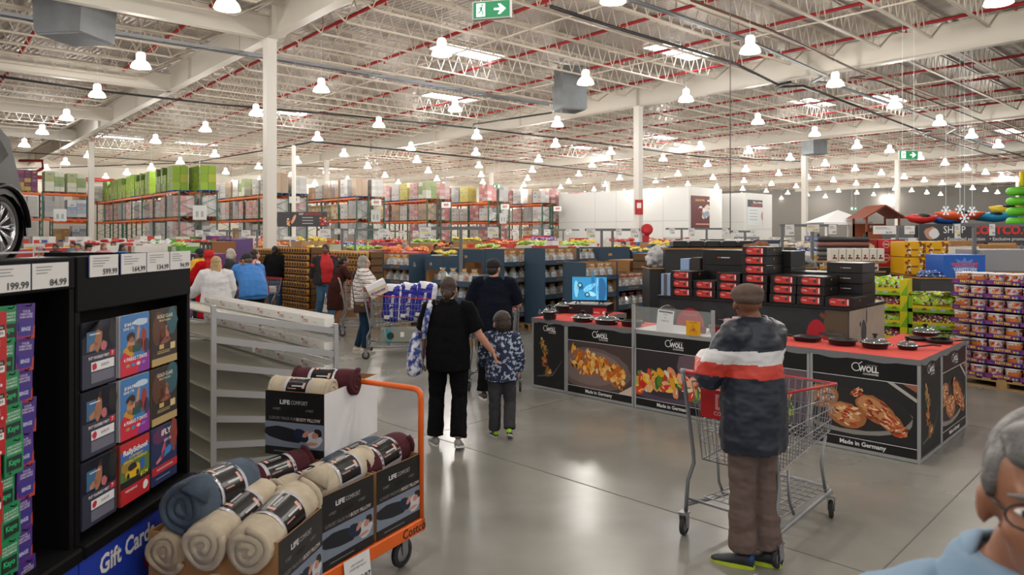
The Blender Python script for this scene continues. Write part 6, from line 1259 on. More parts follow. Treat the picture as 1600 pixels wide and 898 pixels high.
jar_stack(JF, 12, 9, ja, 'amber snack jar on the tall front pallet stack', 'amber snack jars on the front pallet')
put(PM, 'wooden_pallet', JF@T(-.1, -.1, 0), 'wooden pallet under the amber jar stack, left half', 'pallet'); put(PM, 'wooden_pallet', JF@T(1.1, -.1, 0)@Matrix.Diagonal((.5, 1, 1, 1)), 'wooden pallet under the amber jar stack, right half', 'pallet')
J2 = afr(505, 18.6); jar_stack(J2, 16, 6, jb2, 'honey coloured jar on the stack behind the red polo man', 'honey coloured jars behind the red polo man', z0=.56)
b = B(kraft); b.box(-.1, 2.2, -.08, .6, .0, .54); tag(b.build('carton_plinth', X=J2), 'kraft carton plinth below the honey coloured jars', 'carton')
J3 = afr(398, 21.5); jar_stack(J3, 16, 4, jb2, 'small jar on the dim stack left of the woman in black', 'small jars left of the woman in black', z0=.9)
b = B(kraft); b.box(-.1, 2.2, -.08, .6, .0, .88); tag(b.build('carton_plinth', X=J3), 'kraft carton plinth below the dim jar stack', 'carton')
J4 = bfr(1022, 490, 15.0); jar_stack(J4, 7, 5, jr2, 'wine red jar on the cases beside the kraft stand', 'wine red jars beside the kraft stand', z0=.75)
b = B(mat('wine_card', '6a2430', .7)); b.box(-.08, .9, -.08, .5, 0, .73); tag(b.build('wine_cases', X=J4), 'wine red cases beneath the wine red jars', 'cases')
b = B(white_paint); b.box(-.22, .22, -.01, .01, .12, .72); b.m('5a2c34'); 
for x in (-.08, .0, .08): b.rect(x-.02, x+.02, .3, .5, frame((0, -.0115, 0), (1, 0, 0), (0, 0, 1)))
b.m('55565a'); b.box(-.24, .24, .0, .06, 0, .12); tag(b.build('easel_board', X=afr(506, 17.2)@RX(R(-8))), 'white poster board leaning by the jar pallets', 'poster board')
# ---------------------------------------------------------------- pallet racking
ug = mat('rack_green', '3d6455', .5); bo = mat('rack_orange', 'ee6a1a', .45)
up_b = B(ug)
for y in (0, 1.0): up_b.box(-.045, .045, y-.04, y+.04, 0, 4.75)
for k in range(5): up_b.bar((0, 0, .3+k*.9), (0, 1.0, .75+k*.9), .03); up_b.bar((0, 1.0, .75+k*.9), (0, 0, 1.2+k*.9), .03)
upm = up_b.mesh('rack_upright'); bmb = B(bo); bmb.box(0, 2.7, -.03, .03, -.07, .06); beamm = bmb.mesh('rack_beam')
def load_mesh(cols, h, nx, ny, nz, seed, wrap=False, w=1.12, d=1.0):
    r = random.Random(seed); b = B()
    for i in range(nx):
        for j in range(ny):
            for k in range(nz):
                b.m(r.choice(cols)); x0 = i*w/nx; y0 = j*d/ny; z0 = .13+k*h/nz; q = r.uniform(0, .012)
                if k == nz-1 and r.random() < .12: continue
                b.box(x0+.006+q, x0+w/nx-.006, y0+.006+q, y0+d/ny-.006, z0+.004, z0+h/nz-.004)
                if r.random() < .6: b.m(r.choice(['8a8a90', 'b53a3a', '3a5a8a', '6a6a6a', 'c9a030'])); b.box(x0+w/nx*.3, x0+w/nx*.7, y0+.002+q, y0+.006+q, z0+h/nz*.35, z0+h/nz*.6)
    if wrap: b.m(mat('stretch_wrap', 'e5e8ec', .15, alpha=.2, bump=.4, scale=3)); b.box(-.01, w+.01, -.01, d+.01, .1, h+.14)
    return b.mesh('pallet_load')
LW = dict(white=[load_mesh(['d9d5d0', 'c9c4be', 'e2e0dd'], h, 2, 2, n, s, True) for h, n, s in ((1.25, 4, 1), (1.35, 5, 2), (1.1, 3, 3))], kraftl=[load_mesh(['b08a5c', 'a57c4c', 'c09a6c'], h, 2, 2, n, s, w_) for h, n, s, w_ in ((1.3, 3, 4, True), (1.0, 2, 5, False), (1.35, 1, 6, True))],
    lime=[load_mesh(['86a82a', '7a9c26', '94b43a', '5f7a24', 'a8b040'], 1.62, 3, 2, 3, s) for s in (7, 8)], pink=[load_mesh(['d9a8a4', 'd4c4be', 'c98a84'], 1.3, 2, 2, 5, 9, True)], yellow=[load_mesh(['d9cc30', 'cfc22a'], 1.35, 2, 2, 4, 10, True)], green=[load_mesh(['a9b88a', 'd5d8c8', '94a874'], 1.35, 2, 2, 4, 11)], redl=[load_mesh(['c0504a', 'd9b0a8', 'b5403c'], 1.35, 3, 2, 5, 12, True)], grey=[load_mesh(['9a9894', 'aaa8a4'], 1.4, 2, 2, 4, 13, True)], amber=[load_mesh(['d9a83c', 'd4c8a0', 'c08a2c'], 1.2, 3, 2, 5, 14, True)], bluel=[load_mesh(['a9b8cc', 'dde0e6', '8a9cc0'], 1.2, 2, 2, 5, 15, True)], purp=[load_mesh(['6a3050', 'b59a40', '7a4068'], 1.35, 3, 2, 5, 16)])
E0 = Vector((-20.9, 45, 0)); bb = Vector((.77, .64, 0)).normalized(); bb = Vector((.77, .64, 0)); ar = Vector((-.649, .76, 0)).normalized()
rl = random.Random(12); nl = [0]
names_k = ['first', 'second', 'third', 'fourth', 'fifth', 'sixth', 'seventh']
def load(kind, X, where, z):
    nl[0] += 1; me = rl.choice(LW[kind]); s = rl.uniform(.94, 1.0)
    o = thing('pallet_load', '%s pallet load on %s' % ({'white': 'pale shrink-wrapped carton', 'kraftl': 'brown carton', 'lime': 'lime green crate', 'pink': 'pink and white carton', 'yellow': 'yellow carton', 'green': 'green and white carton', 'redl': 'red checked carton', 'grey': 'grey wrapped', 'amber': 'amber and cream carton', 'bluel': 'blue and white carton', 'purp': 'purple and yellow carton'}[kind], where), 'pallet load', X@Matrix.Diagonal((1, 1, s, 1)), 'loads: %s, %s' % (kind.replace('kraftl', 'brown').replace('redl', 'red').replace('bluel', 'blue').replace('purp', 'purple'), where))
    c = bpy.data.objects.new('cartons', me); COL.objects.link(c); c.parent = o
    c = bpy.data.objects.new('pallet', rl.choice((PM, PM, PMB, PMR))); COL.objects.link(c); c.parent = o
def rack(X, bays, label, kinds_top, kinds_low, lv=(1.35, 3.0, 4.69), fill_low=3, depth_fill=99, where=''):
    r = thing('pallet_rack', label, 'pallet rack', X)
    for i in range(bays+1): c = bpy.data.objects.new('upright', upm); COL.objects.link(c); c.parent = r; c.location = (i*2.8, 0, 0)
    for i in range(bays):
        for z in lv:
            for y in (0, 1.0): c = bpy.data.objects.new('beam', beamm); COL.objects.link(c); c.parent = r; c.location = (i*2.8+.05, y, z-.06)
    for i in range(bays):
        for li, z in enumerate(lv):
            if (li == 0 and i >= fill_low) or i >= depth_fill: continue
            for h in (0, 1):
                if rl.random() < .06: continue
                k = kinds_top[(i*2+h) % len(kinds_top)] if li == 2 else rl.choice(kinds_low)
                load(k, X@T(.12+i*2.8+h*1.3, -.02, z+.001), where+(', low shelf', ', middle shelf', ', top')[li], z)
def EF(k, off=0): p = E0+bb*(k*6.14)+bb*off; return frame((p.x, p.y, 0), ar, Vector((-ar.y, ar.x, 0)))    # x along aisle away, y to the left... 
def rackrow(k, bays, kt, kl, fill=3):
    # near rack of the pair; its camera side faces -b
    p = E0+bb*(k*6.14); X = frame((p.x, p.y, 0), ar, -Vector((-ar.y, ar.x, 0)))
    X = Matrix(((ar.x, Bd.x, 0, p.x), (ar.y, Bd.y, 0, p.y), (0, 0, 1, 0), (0, 0, 0, 1)))
    rack(X, bays, 'green and orange pallet rack, near side of the %s aisle pair' % names_k[k], kt, kl, fill_low=fill, where='near rack of %s pair' % names_k[k])
    q = p+Bd*1.35; X = Matrix(((ar.x, Bd.x, 0, q.x), (ar.y, Bd.y, 0, q.y), (0, 0, 1, 0), (0, 0, 0, 1)))
    rack(X, 3, 'green and orange pallet rack, rear side of the %s aisle pair' % names_k[k], [kt[-1], kt[0]], kl, fill_low=1, depth_fill=1, where='rear rack of %s pair' % names_k[k])
mix = ['white', 'white', 'white', 'grey', 'kraftl', 'pink']
rackrow(0, 8, ['lime'], ['white', 'white', 'grey', 'white', 'pink'], 3)
rackrow(1, 7, ['kraftl', 'white', 'white', 'pink', 'green', 'white'], mix, 3)
rackrow(2, 5, ['kraftl', 'white', 'kraftl', 'kraftl', 'white'], ['white', 'amber', 'white', 'grey'], 2)
rackrow(3, 4, ['green', 'pink', 'yellow', 'white', 'pink'], ['white', 'kraftl', 'pink', 'redl'], 1)
rackrow(4, 3, ['redl', 'white', 'yellow', 'grey'], ['amber', 'redl', 'green', 'white'], 1)
rackrow(5, 3, ['white', 'kraftl', 'white', 'redl'], ['amber', 'pink', 'white', 'grey'], 1)
rackrow(6, 3, ['bluel', 'pink', 'white', 'grey'], ['white', 'kraftl', 'white'], 1)
# cross racks at far left
def crossrack(px, Y, bays, kt, kl, nm):
    x0 = (px-CX)/F*Y; X = frame((x0, Y, 0), Bd, Vector((-Bd.y, Bd.x, 0))); rack(X, bays, nm, kt, kl, fill_low=1, where=nm.split(',')[0])
crossrack(-15, 45.5, 2, ['purp', 'purp', 'green', 'green'], ['bluel', 'grey'], 'crosswise rack, just behind the dark SUV')
crossrack(82, 60, 3, ['white', 'kraftl'], ['bluel', 'kraftl'], 'distant crosswise rack, left of the lime loads')
# aisle number boards and white notice boards on rack ends
for px, py, Y, n in ((460, 312, 47.8, '301'), (588, 316, 51, '303'), (697, 320, 55, '305'), (789, 323, 59, '307'), (871, 326, 64, '309'), (940, 329, 69, '311')):
    b = B(white); b.box(-.35, .35, -.02, .02, -.22, .22); b.m('b3202a'); b.text(n, .26, frame((0, -.021, 0), (1, 0, 0), (0, 0, 1)), .04); b.m(steel); b.tube([(0, 0, .22), (0, 0, DECK-at(px, py, Y).z)], .012, 4)
    tag(b.build('aisle_sign', X=T(at(px, py, Y))), 'hanging white aisle sign reading %s in red, %s' % (n, dict(zip(('301', '303', '305', '307', '309', '311'), ('by the slim service post', 'left of the tall amber loads', 'over the aisle left of the exit sign', 'just under the teal exit sign', 'third from the right end of the racks', 'last before the office block')))[n]), 'aisle sign')
for i, (px, py, Y, wb, hb_, nm) in enumerate(((94, 336, 44.0, .8, .75, 'left of the slender column'), (312, 332, 44.5, .85, .9, 'beside the lime loads'), (587, 337, 50, .65, .85, 'near the middle of the racking'), (786, 341, 58, .55, .85, 'under the teal exit sign'), (940, 344, 66, .55, .85, 'tilted, close to the office block'))):
    b = B(mat('board_white', 'd6d8d6', .5)); b.box(-wb/2, wb/2, -.015, .015, -hb_/2, hb_/2); b.m('a8aaa8'); X = frame((0, -.016, 0), (1, 0, 0), (0, 0, 1))
    for x in (-.22, .08): b.rect(x*wb/.8, (x+.15)*wb/.8, -hb_*.3, hb_*.1, X)
    b.m(steel); b.tube([(0, 0, hb_/2), ((-.36*(DECK-at(px, py, Y).z) if i == 4 else 0), 0, (DECK-at(px, py, Y).z)*(.98 if i == 4 else 1))], .01, 4)
    tag(b.build('notice_board', X=T(at(px, py, Y))@RY(R(20 if i == 4 else 0))), 'white notice board hung at the rack end, '+nm, 'notice board')
# ---------------------------------------------------------------- office block and banners
def block(px, Y, la, lb, zt, nm, wall_n):
    p = Vector(((px-CX)/F*Y, Y, 0)); b = B(mat('office_white', 'd9d8d4', .6)); X = Matrix(((ar.x, Bd.x, 0, p.x), (ar.y, Bd.y, 0, p.y), (0, 0, 1, 0), (0, 0, 0, 1)))
    b.box(0, la, 0, lb, 0, zt); b.m('b5b4b0')
    for i in range(1, int(la/2.4)): b.box(i*2.4-.01, i*2.4+.01, -.01, 0, 0, zt)
    b.box(-.012, 0, 0, lb, 2.4, 2.43); b.box(0, la, -.012, 0, 2.4+.6, 2.43+.6)
    struct(b.build(wall_n, X=X)); return X, p
XA, pa_ = block(1076, 55, 14, 4.6, 5.6, '', 'wall_office'); XB, pb_ = block(1164, 62, 5.5, 4.6, 5.55, '', 'wall_office_rear')
def poster(p, Y_off, w, h, z, label, bgc, draw):
    X = frame((p.x+Bd.x*Y_off-ar.x*.03, p.y+Bd.y*Y_off-ar.y*.03, z), Bd, (0, 0, 1)); b = B(bgc); b.box(0, w, 0, h, 0, .02); draw(b, X, w, h); return tag(b.build('poster', X=X), label, 'poster')
def dA(b, X, w, h):
    I = T(0, 0, .021); b.m('d9a83c'); b.text('EXECUTIVE', .2, I@T(w*.3, h*.86, 0), .03, w*.42); b.m(white); b.text('MEMBERSHIP', .2, I@T(w*.73, h*.86, 0), .03, w*.4); r = random.Random(3)
    for i in range(16): blob(b, I, w*r.uniform(.28, .75), h*r.uniform(.35, .68), .3, .2, 0, C(r.choice(['d9c9b0', '3a2a24', 'c98a30', '8a9ab0', 'e0d8d0', '6a2020'])), .002+i*.0008, 8, .2, r)
    b.m('c99a8a'); b.rect(w*.15, w*.85, h*.1, h*.14, I)
poster(pa_, .3, 4.0, 2.5, 2.45, 'dark red membership poster on the white office block', mat('poster_red', '5c1a1e', .5), dA)
def dB(b, X, w, h):
    I = T(0, 0, .021); b.m('2a2a2c'); b.rect(0, w, h*.72, h, I); b.m(white); b.text('Shop online at', .25, I@T(w*.5, h*.9, 0), .02, w*.75, z=.002); b.m('c0302c'); b.text('COSTCO.COM.AU', .25, I@T(w*.5, h*.79, 0), .04, w*.8, z=.002); b.m('8a8c90')
    for k in range(4): b.rect(w*.08, w*.45, h*(.58-.12*k), h*(.6-.12*k), I)
    blob(b, I, w*.75, h*.35, w*.12, h*.22, .5, C('b58a78'), .002); b.m('c0302c'); b.text('Costco', .3, I@T(w*.8, h*.07, 0), .02, w*.25, z=.002)
poster(pb_, .35, 3.7, 2.25, 2.72, 'white online shopping poster with dark heading on the rear office', mat('poster_white', 'd5dadb', .5), dB)
def banner(px0, px1, y0, y1, Y, label, big, legs=True):
    p0 = at(px0, y1, Y); p1 = at(px1, y0, Y); w = p1.x-p0.x; h = p1.z-p0.z; b = B(mat('banner_grey', '3f3f42', .5)); b.box(0, w, 0, .04, 0, h); X = frame((0, -.001, 0), (1, 0, 0), (0, 0, 1))
    if big: 
        b.m(white); b.text('SHOP', h*.55, X@T(w*.21, h*.68, 0), 0, w*.13); b.m('d9342c'); b.text('COSTCO.COM.AU', h*.62, X@T(w*.60, h*.66, 0), .04, w*.58); b.m('d9d9d9'); b.text('• Expanded selection   • Exclusive promotions   • Delivery to your door', h*.26, X@T(w*.57, h*.2, 0), .01, w*.84)
        blob(b, X, w*.07, h*.5, w*.04, h*.35, .3, C('b98a76'), .002); blob(b, X, w*.09, h*.5, w*.03, h*.3, -.2, C('d9d9dc'), .003)
    else:
        for q in (0, .0): pass
        b.m('c0302c'); b.text('COSTCO.COM.AU', h*.2, X@T(w*.72, h*.85, 0), .03, w*.34); b.m(white); b.text('SHOP', h*.2, X@T(w*.48, h*.85, 0), .01, w*.09); b.m('c9c9c9')
        for k in range(3): b.rect(w*.5, w*.72, h*(.6-.2*k), h*(.64-.2*k), X)
        r = random.Random(4)
        for i in range(22): blob(b, X, w*r.uniform(.86, .98) if i % 3 else w*r.uniform(.2, .26), h*r.uniform(.05, .6), .05, .05, 0, C(r.choice(['c03048', 'd9d0d0', 'e0a04a', 'b5203c'])), .002+i*.0004, 8, .2, r)
        blob(b, X, w*.33, h*.5, w*.03, h*.35, -.4, C('d9a890'), .002); b.m('2a2a2c'); b.rect(w*.28-.01, w*.28+.01, 0, h, X, .004)
    b.m(steel)
    if legs:
        for x in (.05, w-.1): b.box(x, x+.05, .04, .09, -(p0.z), h)
    return tag(b.build('banner', X=T(p0.x, Y, p0.z)), label, 'banner')
banner(1436, 1700, 350, 379, 21, 'long dark banner lettered SHOP COSTCO.COM over the right tables', True)
banner(433, 511, 331, 354, 33, 'dark double banner with phone pictures left of centre', False)
# ---------------------------------------------------------------- sign gantries
gp = mat('gantry_grey', '66686a', .5); ng = [0]
def gantry(px0, px1, y, Y, posts, signs, where, pw=.06):
    z = CAMZ-(y-HZ)/F*Y; t = thing('sign_gantry', 'grey sign gantry %s' % where, 'sign stand', T((px0-CX)/F*Y, Y, 0)); w = (px1-px0)/F*Y
    b = B(gp); b.box(0, w, -pw/2, pw/2, z-pw, z); b.build('crossbar', t)
    for q in posts: x = (q-px0)/F*Y; b = B(gp); b.box(x-pw/2, x+pw/2, -pw/2, pw/2, 0, z-pw); b.box(x-.2, x+.2, -.25, .25, 0, .02); b.build('post', t)
    for i, (sx, sw, sh, yel_) in enumerate(signs):
        w_ = sw/F*Y; h_ = sh/F*Y; b = B(mat('price_paper', 'dcdad8', .6)); b.box(0, w_, -.006, 0, -h_, 0); X = frame((0, -.007, -h_), (1, 0, 0), (0, 0, 1)); ng[0] += 1
        b.m('8a8c96'); b.rect(w_*.1, w_*.6, h_*.75, h_*.82, X); b.rect(w_*.1, w_*.75, h_*.6, h_*.66, X); b.m('33343c'); b.text('%d.99' % ((ng[0]*7) % 40+9), h_*.28, X@T(w_*.68, h_*.2, 0), .02, w_*.45)
        if yel_: b.m('e6d42a'); b.rect(w_*.05, w_*.95, h_*.38, h_*.48, X)
        tag(b.build('price_card', X=T((sx-CX)/F*Y, Y-pw/2-.001, z-.01)), 'white price card hanging from the gantry %s' % where, 'price sign', 'price cards on the gantry %s' % where)
gantry(656, 779, 354, 13.2, [720], [(656, 18, 16, 1), (762, 17, 16, 1)], 'before the blue hamper stands')
gantry(300, 405, 359, 24, [355, 402], [(306, 12, 10, 0), (330, 12, 9, 0), (378, 14, 10, 0)], 'at the left above the orange goods')
gantry(497, 610, 357, 21, [535, 555], [(500, 17, 14, 0), (523, 9, 8, 0), (545, 9, 8, 0), (592, 16, 13, 0)], 'over the snack jars')
gantry(914, 1000, 357, 18, [940, 957], [(916, 14, 14, 1), (985, 13, 14, 0), (962, 9, 10, 0)], 'right of the hamper stands')
gantry(1040, 1140, 356, 24, [1065, 1104], [(1075, 10, 13, 0), (1045, 9, 9, 0), (1128, 9, 10, 0)], 'near the white office posters')
gantry(1142, 1180, 360, 22, [1164], [(1145, 8, 9, 0), (1172, 9, 9, 0)], 'beside the rear office poster')
gantry(1218, 1308, 350, 16.5, [1222, 1269], [(1226, 14, 17, 0), (1260, 19, 11, 1), (1294, 12, 15, 0)], 'in the bedding area')
gantry(1360, 1430, 352, 17, [1402], [(1363, 36, 13, 0), (1412, 16, 13, 0)], 'above the red gift cartons')
gantry(1490, 1640, 349, 12.4, [1522], [(1490, 9, 22, 1), (1544, 9, 18, 0)], 'in front of the long banner', .05)
gantry(775, 905, 358, 30, [790, 880], [(800, 10, 9, 0), (832, 9, 8, 0), (850, 10, 9, 0), (884, 9, 8, 0)], 'across the centre behind the hampers')
gantry(598, 664, 360, 27, [640], [(600, 10, 10, 0), (624, 9, 9, 0), (645, 9, 9, 0)], 'centre left by the bald shopper')
b = B(gp); b.tube([(0, 0, 2), (0, 0, 9.15)], .006, 6); tag(b.build('hanging_cable', X=T(at(1141, 365, 9.0).x, 9.0, 0)), 'thin grey cable dropping from the roof near the flat cap', 'cable')
# ---------------------------------------------------------------- goods on the sales floor
rg2 = random.Random(21)
def bin_mesh(cols, h, seed, top='cartons', band=None):
    r = random.Random(seed); b = B(); w = 1.12; d = .95
    nz = max(2, int(h/.28))
    for k in range(nz):
        for i in range(3):
            b.m(r.choice(cols)); z0 = .13+k*h/nz; q = r.uniform(0, .01); b.box(i*w/3+.004, (i+1)*w/3-.004, q, d, z0, z0+h/nz-.006)
            b.m(band or r.choice(['e0dcd6', 'c9302c', 'd9a030', '3a5a9a', '4a8a4a'])); b.box(i*w/3+.05, (i+1)*w/3-.05, q-.003, q, z0+h/nz*.3, z0+h/nz*.65)
    return b.mesh('cartons')
pal_list = dict(red=['b8302c', 'd9d4d0', 'c94a44'], white=['d9d6d2', 'c9c5c0', 'b03a38'], purple=['5c3570', '7a4a8c', '8a6a40'], brown=['8a5a34', '6a4428', 'a9743c'], magenta=['8a1a4a', '6a1440', 'a93a6a'], kraft=['b08a5c', 'a57c4c', '9a7244'], orange=['d96a2a', 'c9b0a0', 'e08a4a'], green=['5a9a3a', 'c9d4c0', '3f7a34'], blue=['2f4f8a', 'b5c0d0', '3a6ab0'], grey=['8a8a8c', 'a9a9ac', '6a6a6e'], black=['1c1c1f', '2c2c30', '3a3638'], yellow=['d9b01c', 'c99a14'], bed=['d9d6d2', 'b5bcc4', '8a98a8'])
bins = {k: [bin_mesh(v, h, i+len(k)) for i, h in enumerate((1.0, 1.2))] for k, v in pal_list.items()}
def heap_items(cols, seed, n=10): return [bagmesh(seed+i, cols, .3, .22, .12) for i in range(n)]
bagsets = dict(orange=heap_items(['d9702a', 'e0a05a', 'd9d0c4', 'c23a24'], 50, 3), lime=heap_items(['9ac43a', 'd4e08a', 'e0dcd4', '6a9a2a'], 60, 3), red=heap_items(['c02a2c', 'd94a3c', 'e0d4cc', '8a1a24'], 70, 3), white=heap_items(['d9d6d2', 'c4cad4', 'a9b4c4', 'e4e2e0'], 80, 3), purple=heap_items(['7a4a9a', 'd9d0e0', 'b53a7a', 'c9b0d4'], 90, 3), yellow=heap_items(['d9c42a', 'b5302c', 'e0d8a0', '8a9a2a'], 100, 3), beige=heap_items(['c9b8a0', 'b0a08a', 'ddd4c4'], 110, 3), blue=heap_items(['3a5aa0', '8aa0d0', 'dcdce4', '2a3a6a'], 120, 3))
nb = [0]; bag_n = [0]
def goods(px, Y, kind, top=None, hi=None, where='', n=6):
    p = Vector(((px-CX)/F*Y, Y, 0)); X = frame((p.x, p.y, 0), Bd, Vector((-Bd.y, Bd.x, 0))) if (int(px) % 2) else frame((p.x, p.y, 0), (.70, -.71, 0), (.71, .70, 0))
    i = rg2.choice((0, 1)); me = bins[kind][i]; h = (1.0, 1.2)[i]; s = (hi-.13)/h if hi else 1.0
    o = thing('goods_display', 'palletised display of %s cartons, %s' % (kind, where), 'merchandise display', X, '%s carton displays, %s' % (kind, where))
    c = bpy.data.objects.new('cartons', me); COL.objects.link(c); c.parent = o; c.scale = (1, 1, s); c.location = (0, 0, .13-.13*s)
    c = bpy.data.objects.new('pallet', PM); COL.objects.link(c); c.parent = o
    if top and bag_n[0] < 290:
        for k in range(n):
            bag_n[0] += 1
            put(rg2.choice(bagsets[top]), 'goods_bag', X@T(.12+.9*(k % 4)/3+rg2.uniform(-.06, .06), .15+.3*(k//4)+rg2.uniform(-.05, .05), .13+h*s+.05+rg2.uniform(0, .06))@RX(rg2.uniform(-.3, .9))@RZ(rg2.uniform(-.8, .8)), '%s soft pack heaped on a display, %s' % (top, where), 'packaged goods', '%s packs, %s' % (top, where))
zones = [ # px range, kinds, tops, where
    (-40, 60, ['green', 'white'], [None, 'white'], 'far left'), (60, 200, ['white', 'red', 'red'], [None, 'red'], 'behind the card kiosks'), (200, 300, ['red', 'white', 'green'], ['lime', 'red', 'white'], 'left of the red headscarf'),
    (300, 370, ['purple', 'brown', 'orange'], ['orange', 'lime'], 'over the red headscarf'), (370, 480, ['kraft', 'kraft', 'white'], ['orange', 'orange', 'yellow'], 'over the blue tee'), (480, 600, ['kraft', 'magenta', 'green'], ['red', 'lime', 'blue'], 'behind the jar stacks'),
    (600, 760, ['red', 'kraft', 'orange', 'green'], ['yellow', 'lime', 'orange', 'yellow'], 'over the hamper stands left'), (760, 900, ['orange', 'red', 'white'], ['orange', 'red', 'lime', 'purple'], 'over the hamper stands centre'), (900, 1060, ['red', 'white', 'kraft', 'blue'], ['red', 'white', 'yellow'], 'over the hamper stands right'),
    (1060, 1320, ['bed', 'grey', 'black', 'blue'], ['white', 'white', 'beige', 'blue'], 'in the bedding area'), (1320, 1480, ['red', 'white', 'bed', 'grey'], ['white', 'purple', None], 'by the gift cartons'), (1480, 1640, ['kraft', 'grey', 'kraft'], [None, 'beige'], 'below the long banner')]
for Y, step, hi in ((40, 56, 1.9), (34, 58, 1.82), (29, 62, 1.75), (25, 68, 1.62), (22, 72, 1.5)):
    px = -30+(Y % 7)*5
    while px < 1610:
        z = [z for z in zones if z[0] <= px < z[1]][0]; lo_skip = (Y < 24 and (px < 330 or 395 < px < 520))
        if px > 1410 and Y > 33: px += step; continue
        if not lo_skip and not (Y < 26 and 1040 < px < 1080): goods(px, Y+rg2.uniform(-.4, .4), rg2.choice(z[2]), rg2.choice(z[3]) if Y < 30 else None, hi*rg2.uniform(.86, 1.0), z[4], 5)
        px += step
# cup displays beside the red headscarf
def panel_stand(px, Y, w, z1, cols, label, dots):
    X = afr(px, Y); b = B(cols[0]); b.box(0, w, 0, .6, 0, z1); I = frame((0, -.002, 0), (1, 0, 0), (0, 0, 1)); r = random.Random(int(px))
    nx, nz = max(2, int(w/.24)), int(z1/.22)
    for i in range(nx):
        for k in range(nz):
            b.m('1a1416'); b.rect(w/nx*(i+.12), w/nx*(i+.88), z1/nz*(k+.15), z1/nz*(k+.88), I); b.m(r.choice(dots)); b.disc(.06, I@T(w/nx*(i+.5), z1/nz*(k+.42), 0), 10, .001)
    return tag(b.build('cup_display', X=X), label, 'display stand')
panel_stand(290, 16.5, .9, 1.55, [C('6a3f7a')], 'purple display of boxed cups left of the red headscarf', ['d9d9d9', '4ac43a', 'b5b5c0'])
panel_stand(312, 18.5, .8, 1.8, [C('8a5630')], 'brown boxed glassware display behind the red headscarf', ['7aa09a', 'c9d0cc'])
panel_stand(338, 20, 1.0, 1.85, [C('5c4478')], 'violet boxed display above the blonde shopper', ['8a7aa0', 'b5a8c4'])
def simple_box(name, px0, px1, y0, y1, Y, d, col, label, cat, draw=None, yaw=0, grp=None):
    p0 = at(px0, y1, Y); p1 = at(px1, y0, Y); w = p1.x-p0.x; h = p1.z-p0.z; b = B(col); b.box(0, w, 0, d, 0, h, b=.006); 
    if draw: draw(b, frame((0, -.0015, 0), (1, 0, 0), (0, 0, 1)), w, h)
    return tag(b.build(name, X=T(p0.x, Y, p0.z)@RZ(R(yaw))), label, cat, grp), p0, w, h
def stand_under(p0, w, d, label, col='3a3a3e', yaw=0):
    b = B(C(col)); b.box(0, w, .02, d, 0, p0.z-.002); b.m(kraft); b.box(-.02, w+.02, 0, d, p0.z-.03, p0.z-.002); tag(b.build('display_table', X=T(p0.x, p0.y, 0)@RZ(R(yaw))), label, 'table')
def dgift(b, X, w, h):
    b.m('e0c8c0'); b.disc(h*.28, X@T(w*.3, h*.62, 0), 18); b.m('b5202a'); b.disc(h*.24, X@T(w*.3, h*.62, 0), 18, .001); b.m(white); b.text('Gifts', h*.2, X@T(w*.3, h*.62, 0), .01, h*.4, z=.002); b.m('8a1a20'); b.rect(w*.55, w, 0, h, X, .0007); b.m('d9c0a0'); b.poly([(w*.62, h*.3), (w*.92, h*.3), (w*.92, h*.5), (w*.77, h*.72), (w*.62, h*.5)], X, .001)
for i, (a, c, y0, y1) in enumerate(((1325, 1370, 374, 394), (1372, 1414, 374, 394), (1372, 1414, 395, 416))):
    o, p0, w, h = simple_box('gift_carton', a, c, y0, y1, 14.5+.0*i, .5, mat('gift_red', 'b5202a', .5), ['red gift carton with house picture, left', 'red gift carton with round emblem, upper right', 'red gift carton under another red one'][i], 'carton', dgift)
p_ = at(1325, 394, 14.5); stand_under(p_, .58, .5, 'dark table under the left red gift carton'); p_ = at(1372, 416, 14.5); stand_under(p_, .56, .5, 'dark table under the two stacked red gift cartons')
def dyel(b, X, w, h):
    r = random.Random(5)
    for i in range(34): x = r.choice([r.uniform(.06, .3), r.uniform(.7, .94)])*w; blob(b, X, x, h*r.uniform(.05, .95), .022, .022, 0, C(r.choice(['6a2a10', '8a3a14', 'e4e0d0'])), .001+i*.0002, 8, .05, r)
    b.m('8a4a14'); b.rect(w*.35, w*.65, h*.4, h*.5, X)
for i, (a, c, y0, y1) in enumerate(((1413, 1446, 377, 401), (1447, 1482, 377, 401), (1413, 1446, 402, 428), (1447, 1482, 402, 428))):
    simple_box('snack_carton', a, c, y0, y1, 13.6, .5, mat('carton_yellow', 'e3a90e', .5), 'yellow patterned carton, %s of the block of four' % ['upper left', 'upper right', 'lower left', 'lower right'][i], 'carton', dyel)
stand_under(at(1413, 428, 13.6), .86, .5, 'dark table under the yellow cartons')
def dcho(b, X, w, h):
    b.m('5a8ad9'); b.poly([(w*.5+(w*.36 if k % 2 else w*.2)*math.cos(2*PI*k/20), h*.5+(h*.4 if k % 2 else h*.22)*math.sin(2*PI*k/20)) for k in range(20)], X); b.m('d92a24'); b.text('CHOCOLATE', h*.24, X@T(w*.5, h*.56, 0), .04, w*.62, z=.002); b.m('dfe6f4'); b.text('VARIETY MIX', h*.2, X@T(w*.52, h*.33, 0), .03, w*.56, z=.002)
simple_box('chocolate_carton', 1474, 1540, 398, 433, 11.6, .5, mat('carton_blue', '1c5ab8', .45), 'blue carton lettered CHOCOLATE VARIETY MIX', 'carton', dcho)
stand_under(at(1440, 433, 11.6), 1.1, .55, 'dark table under the blue chocolate carton')
for k in range(7): put(bagsets['blue'][k % 3], 'chocolate_bag', T(at(1445+(k % 4)*8, 431-(k//4)*5, 11.7))@RZ(k*.7)@Matrix.Scale(.7, 4), 'dark blue bag of chocolate beside the blue carton', 'candy bag', 'blue chocolate bags')
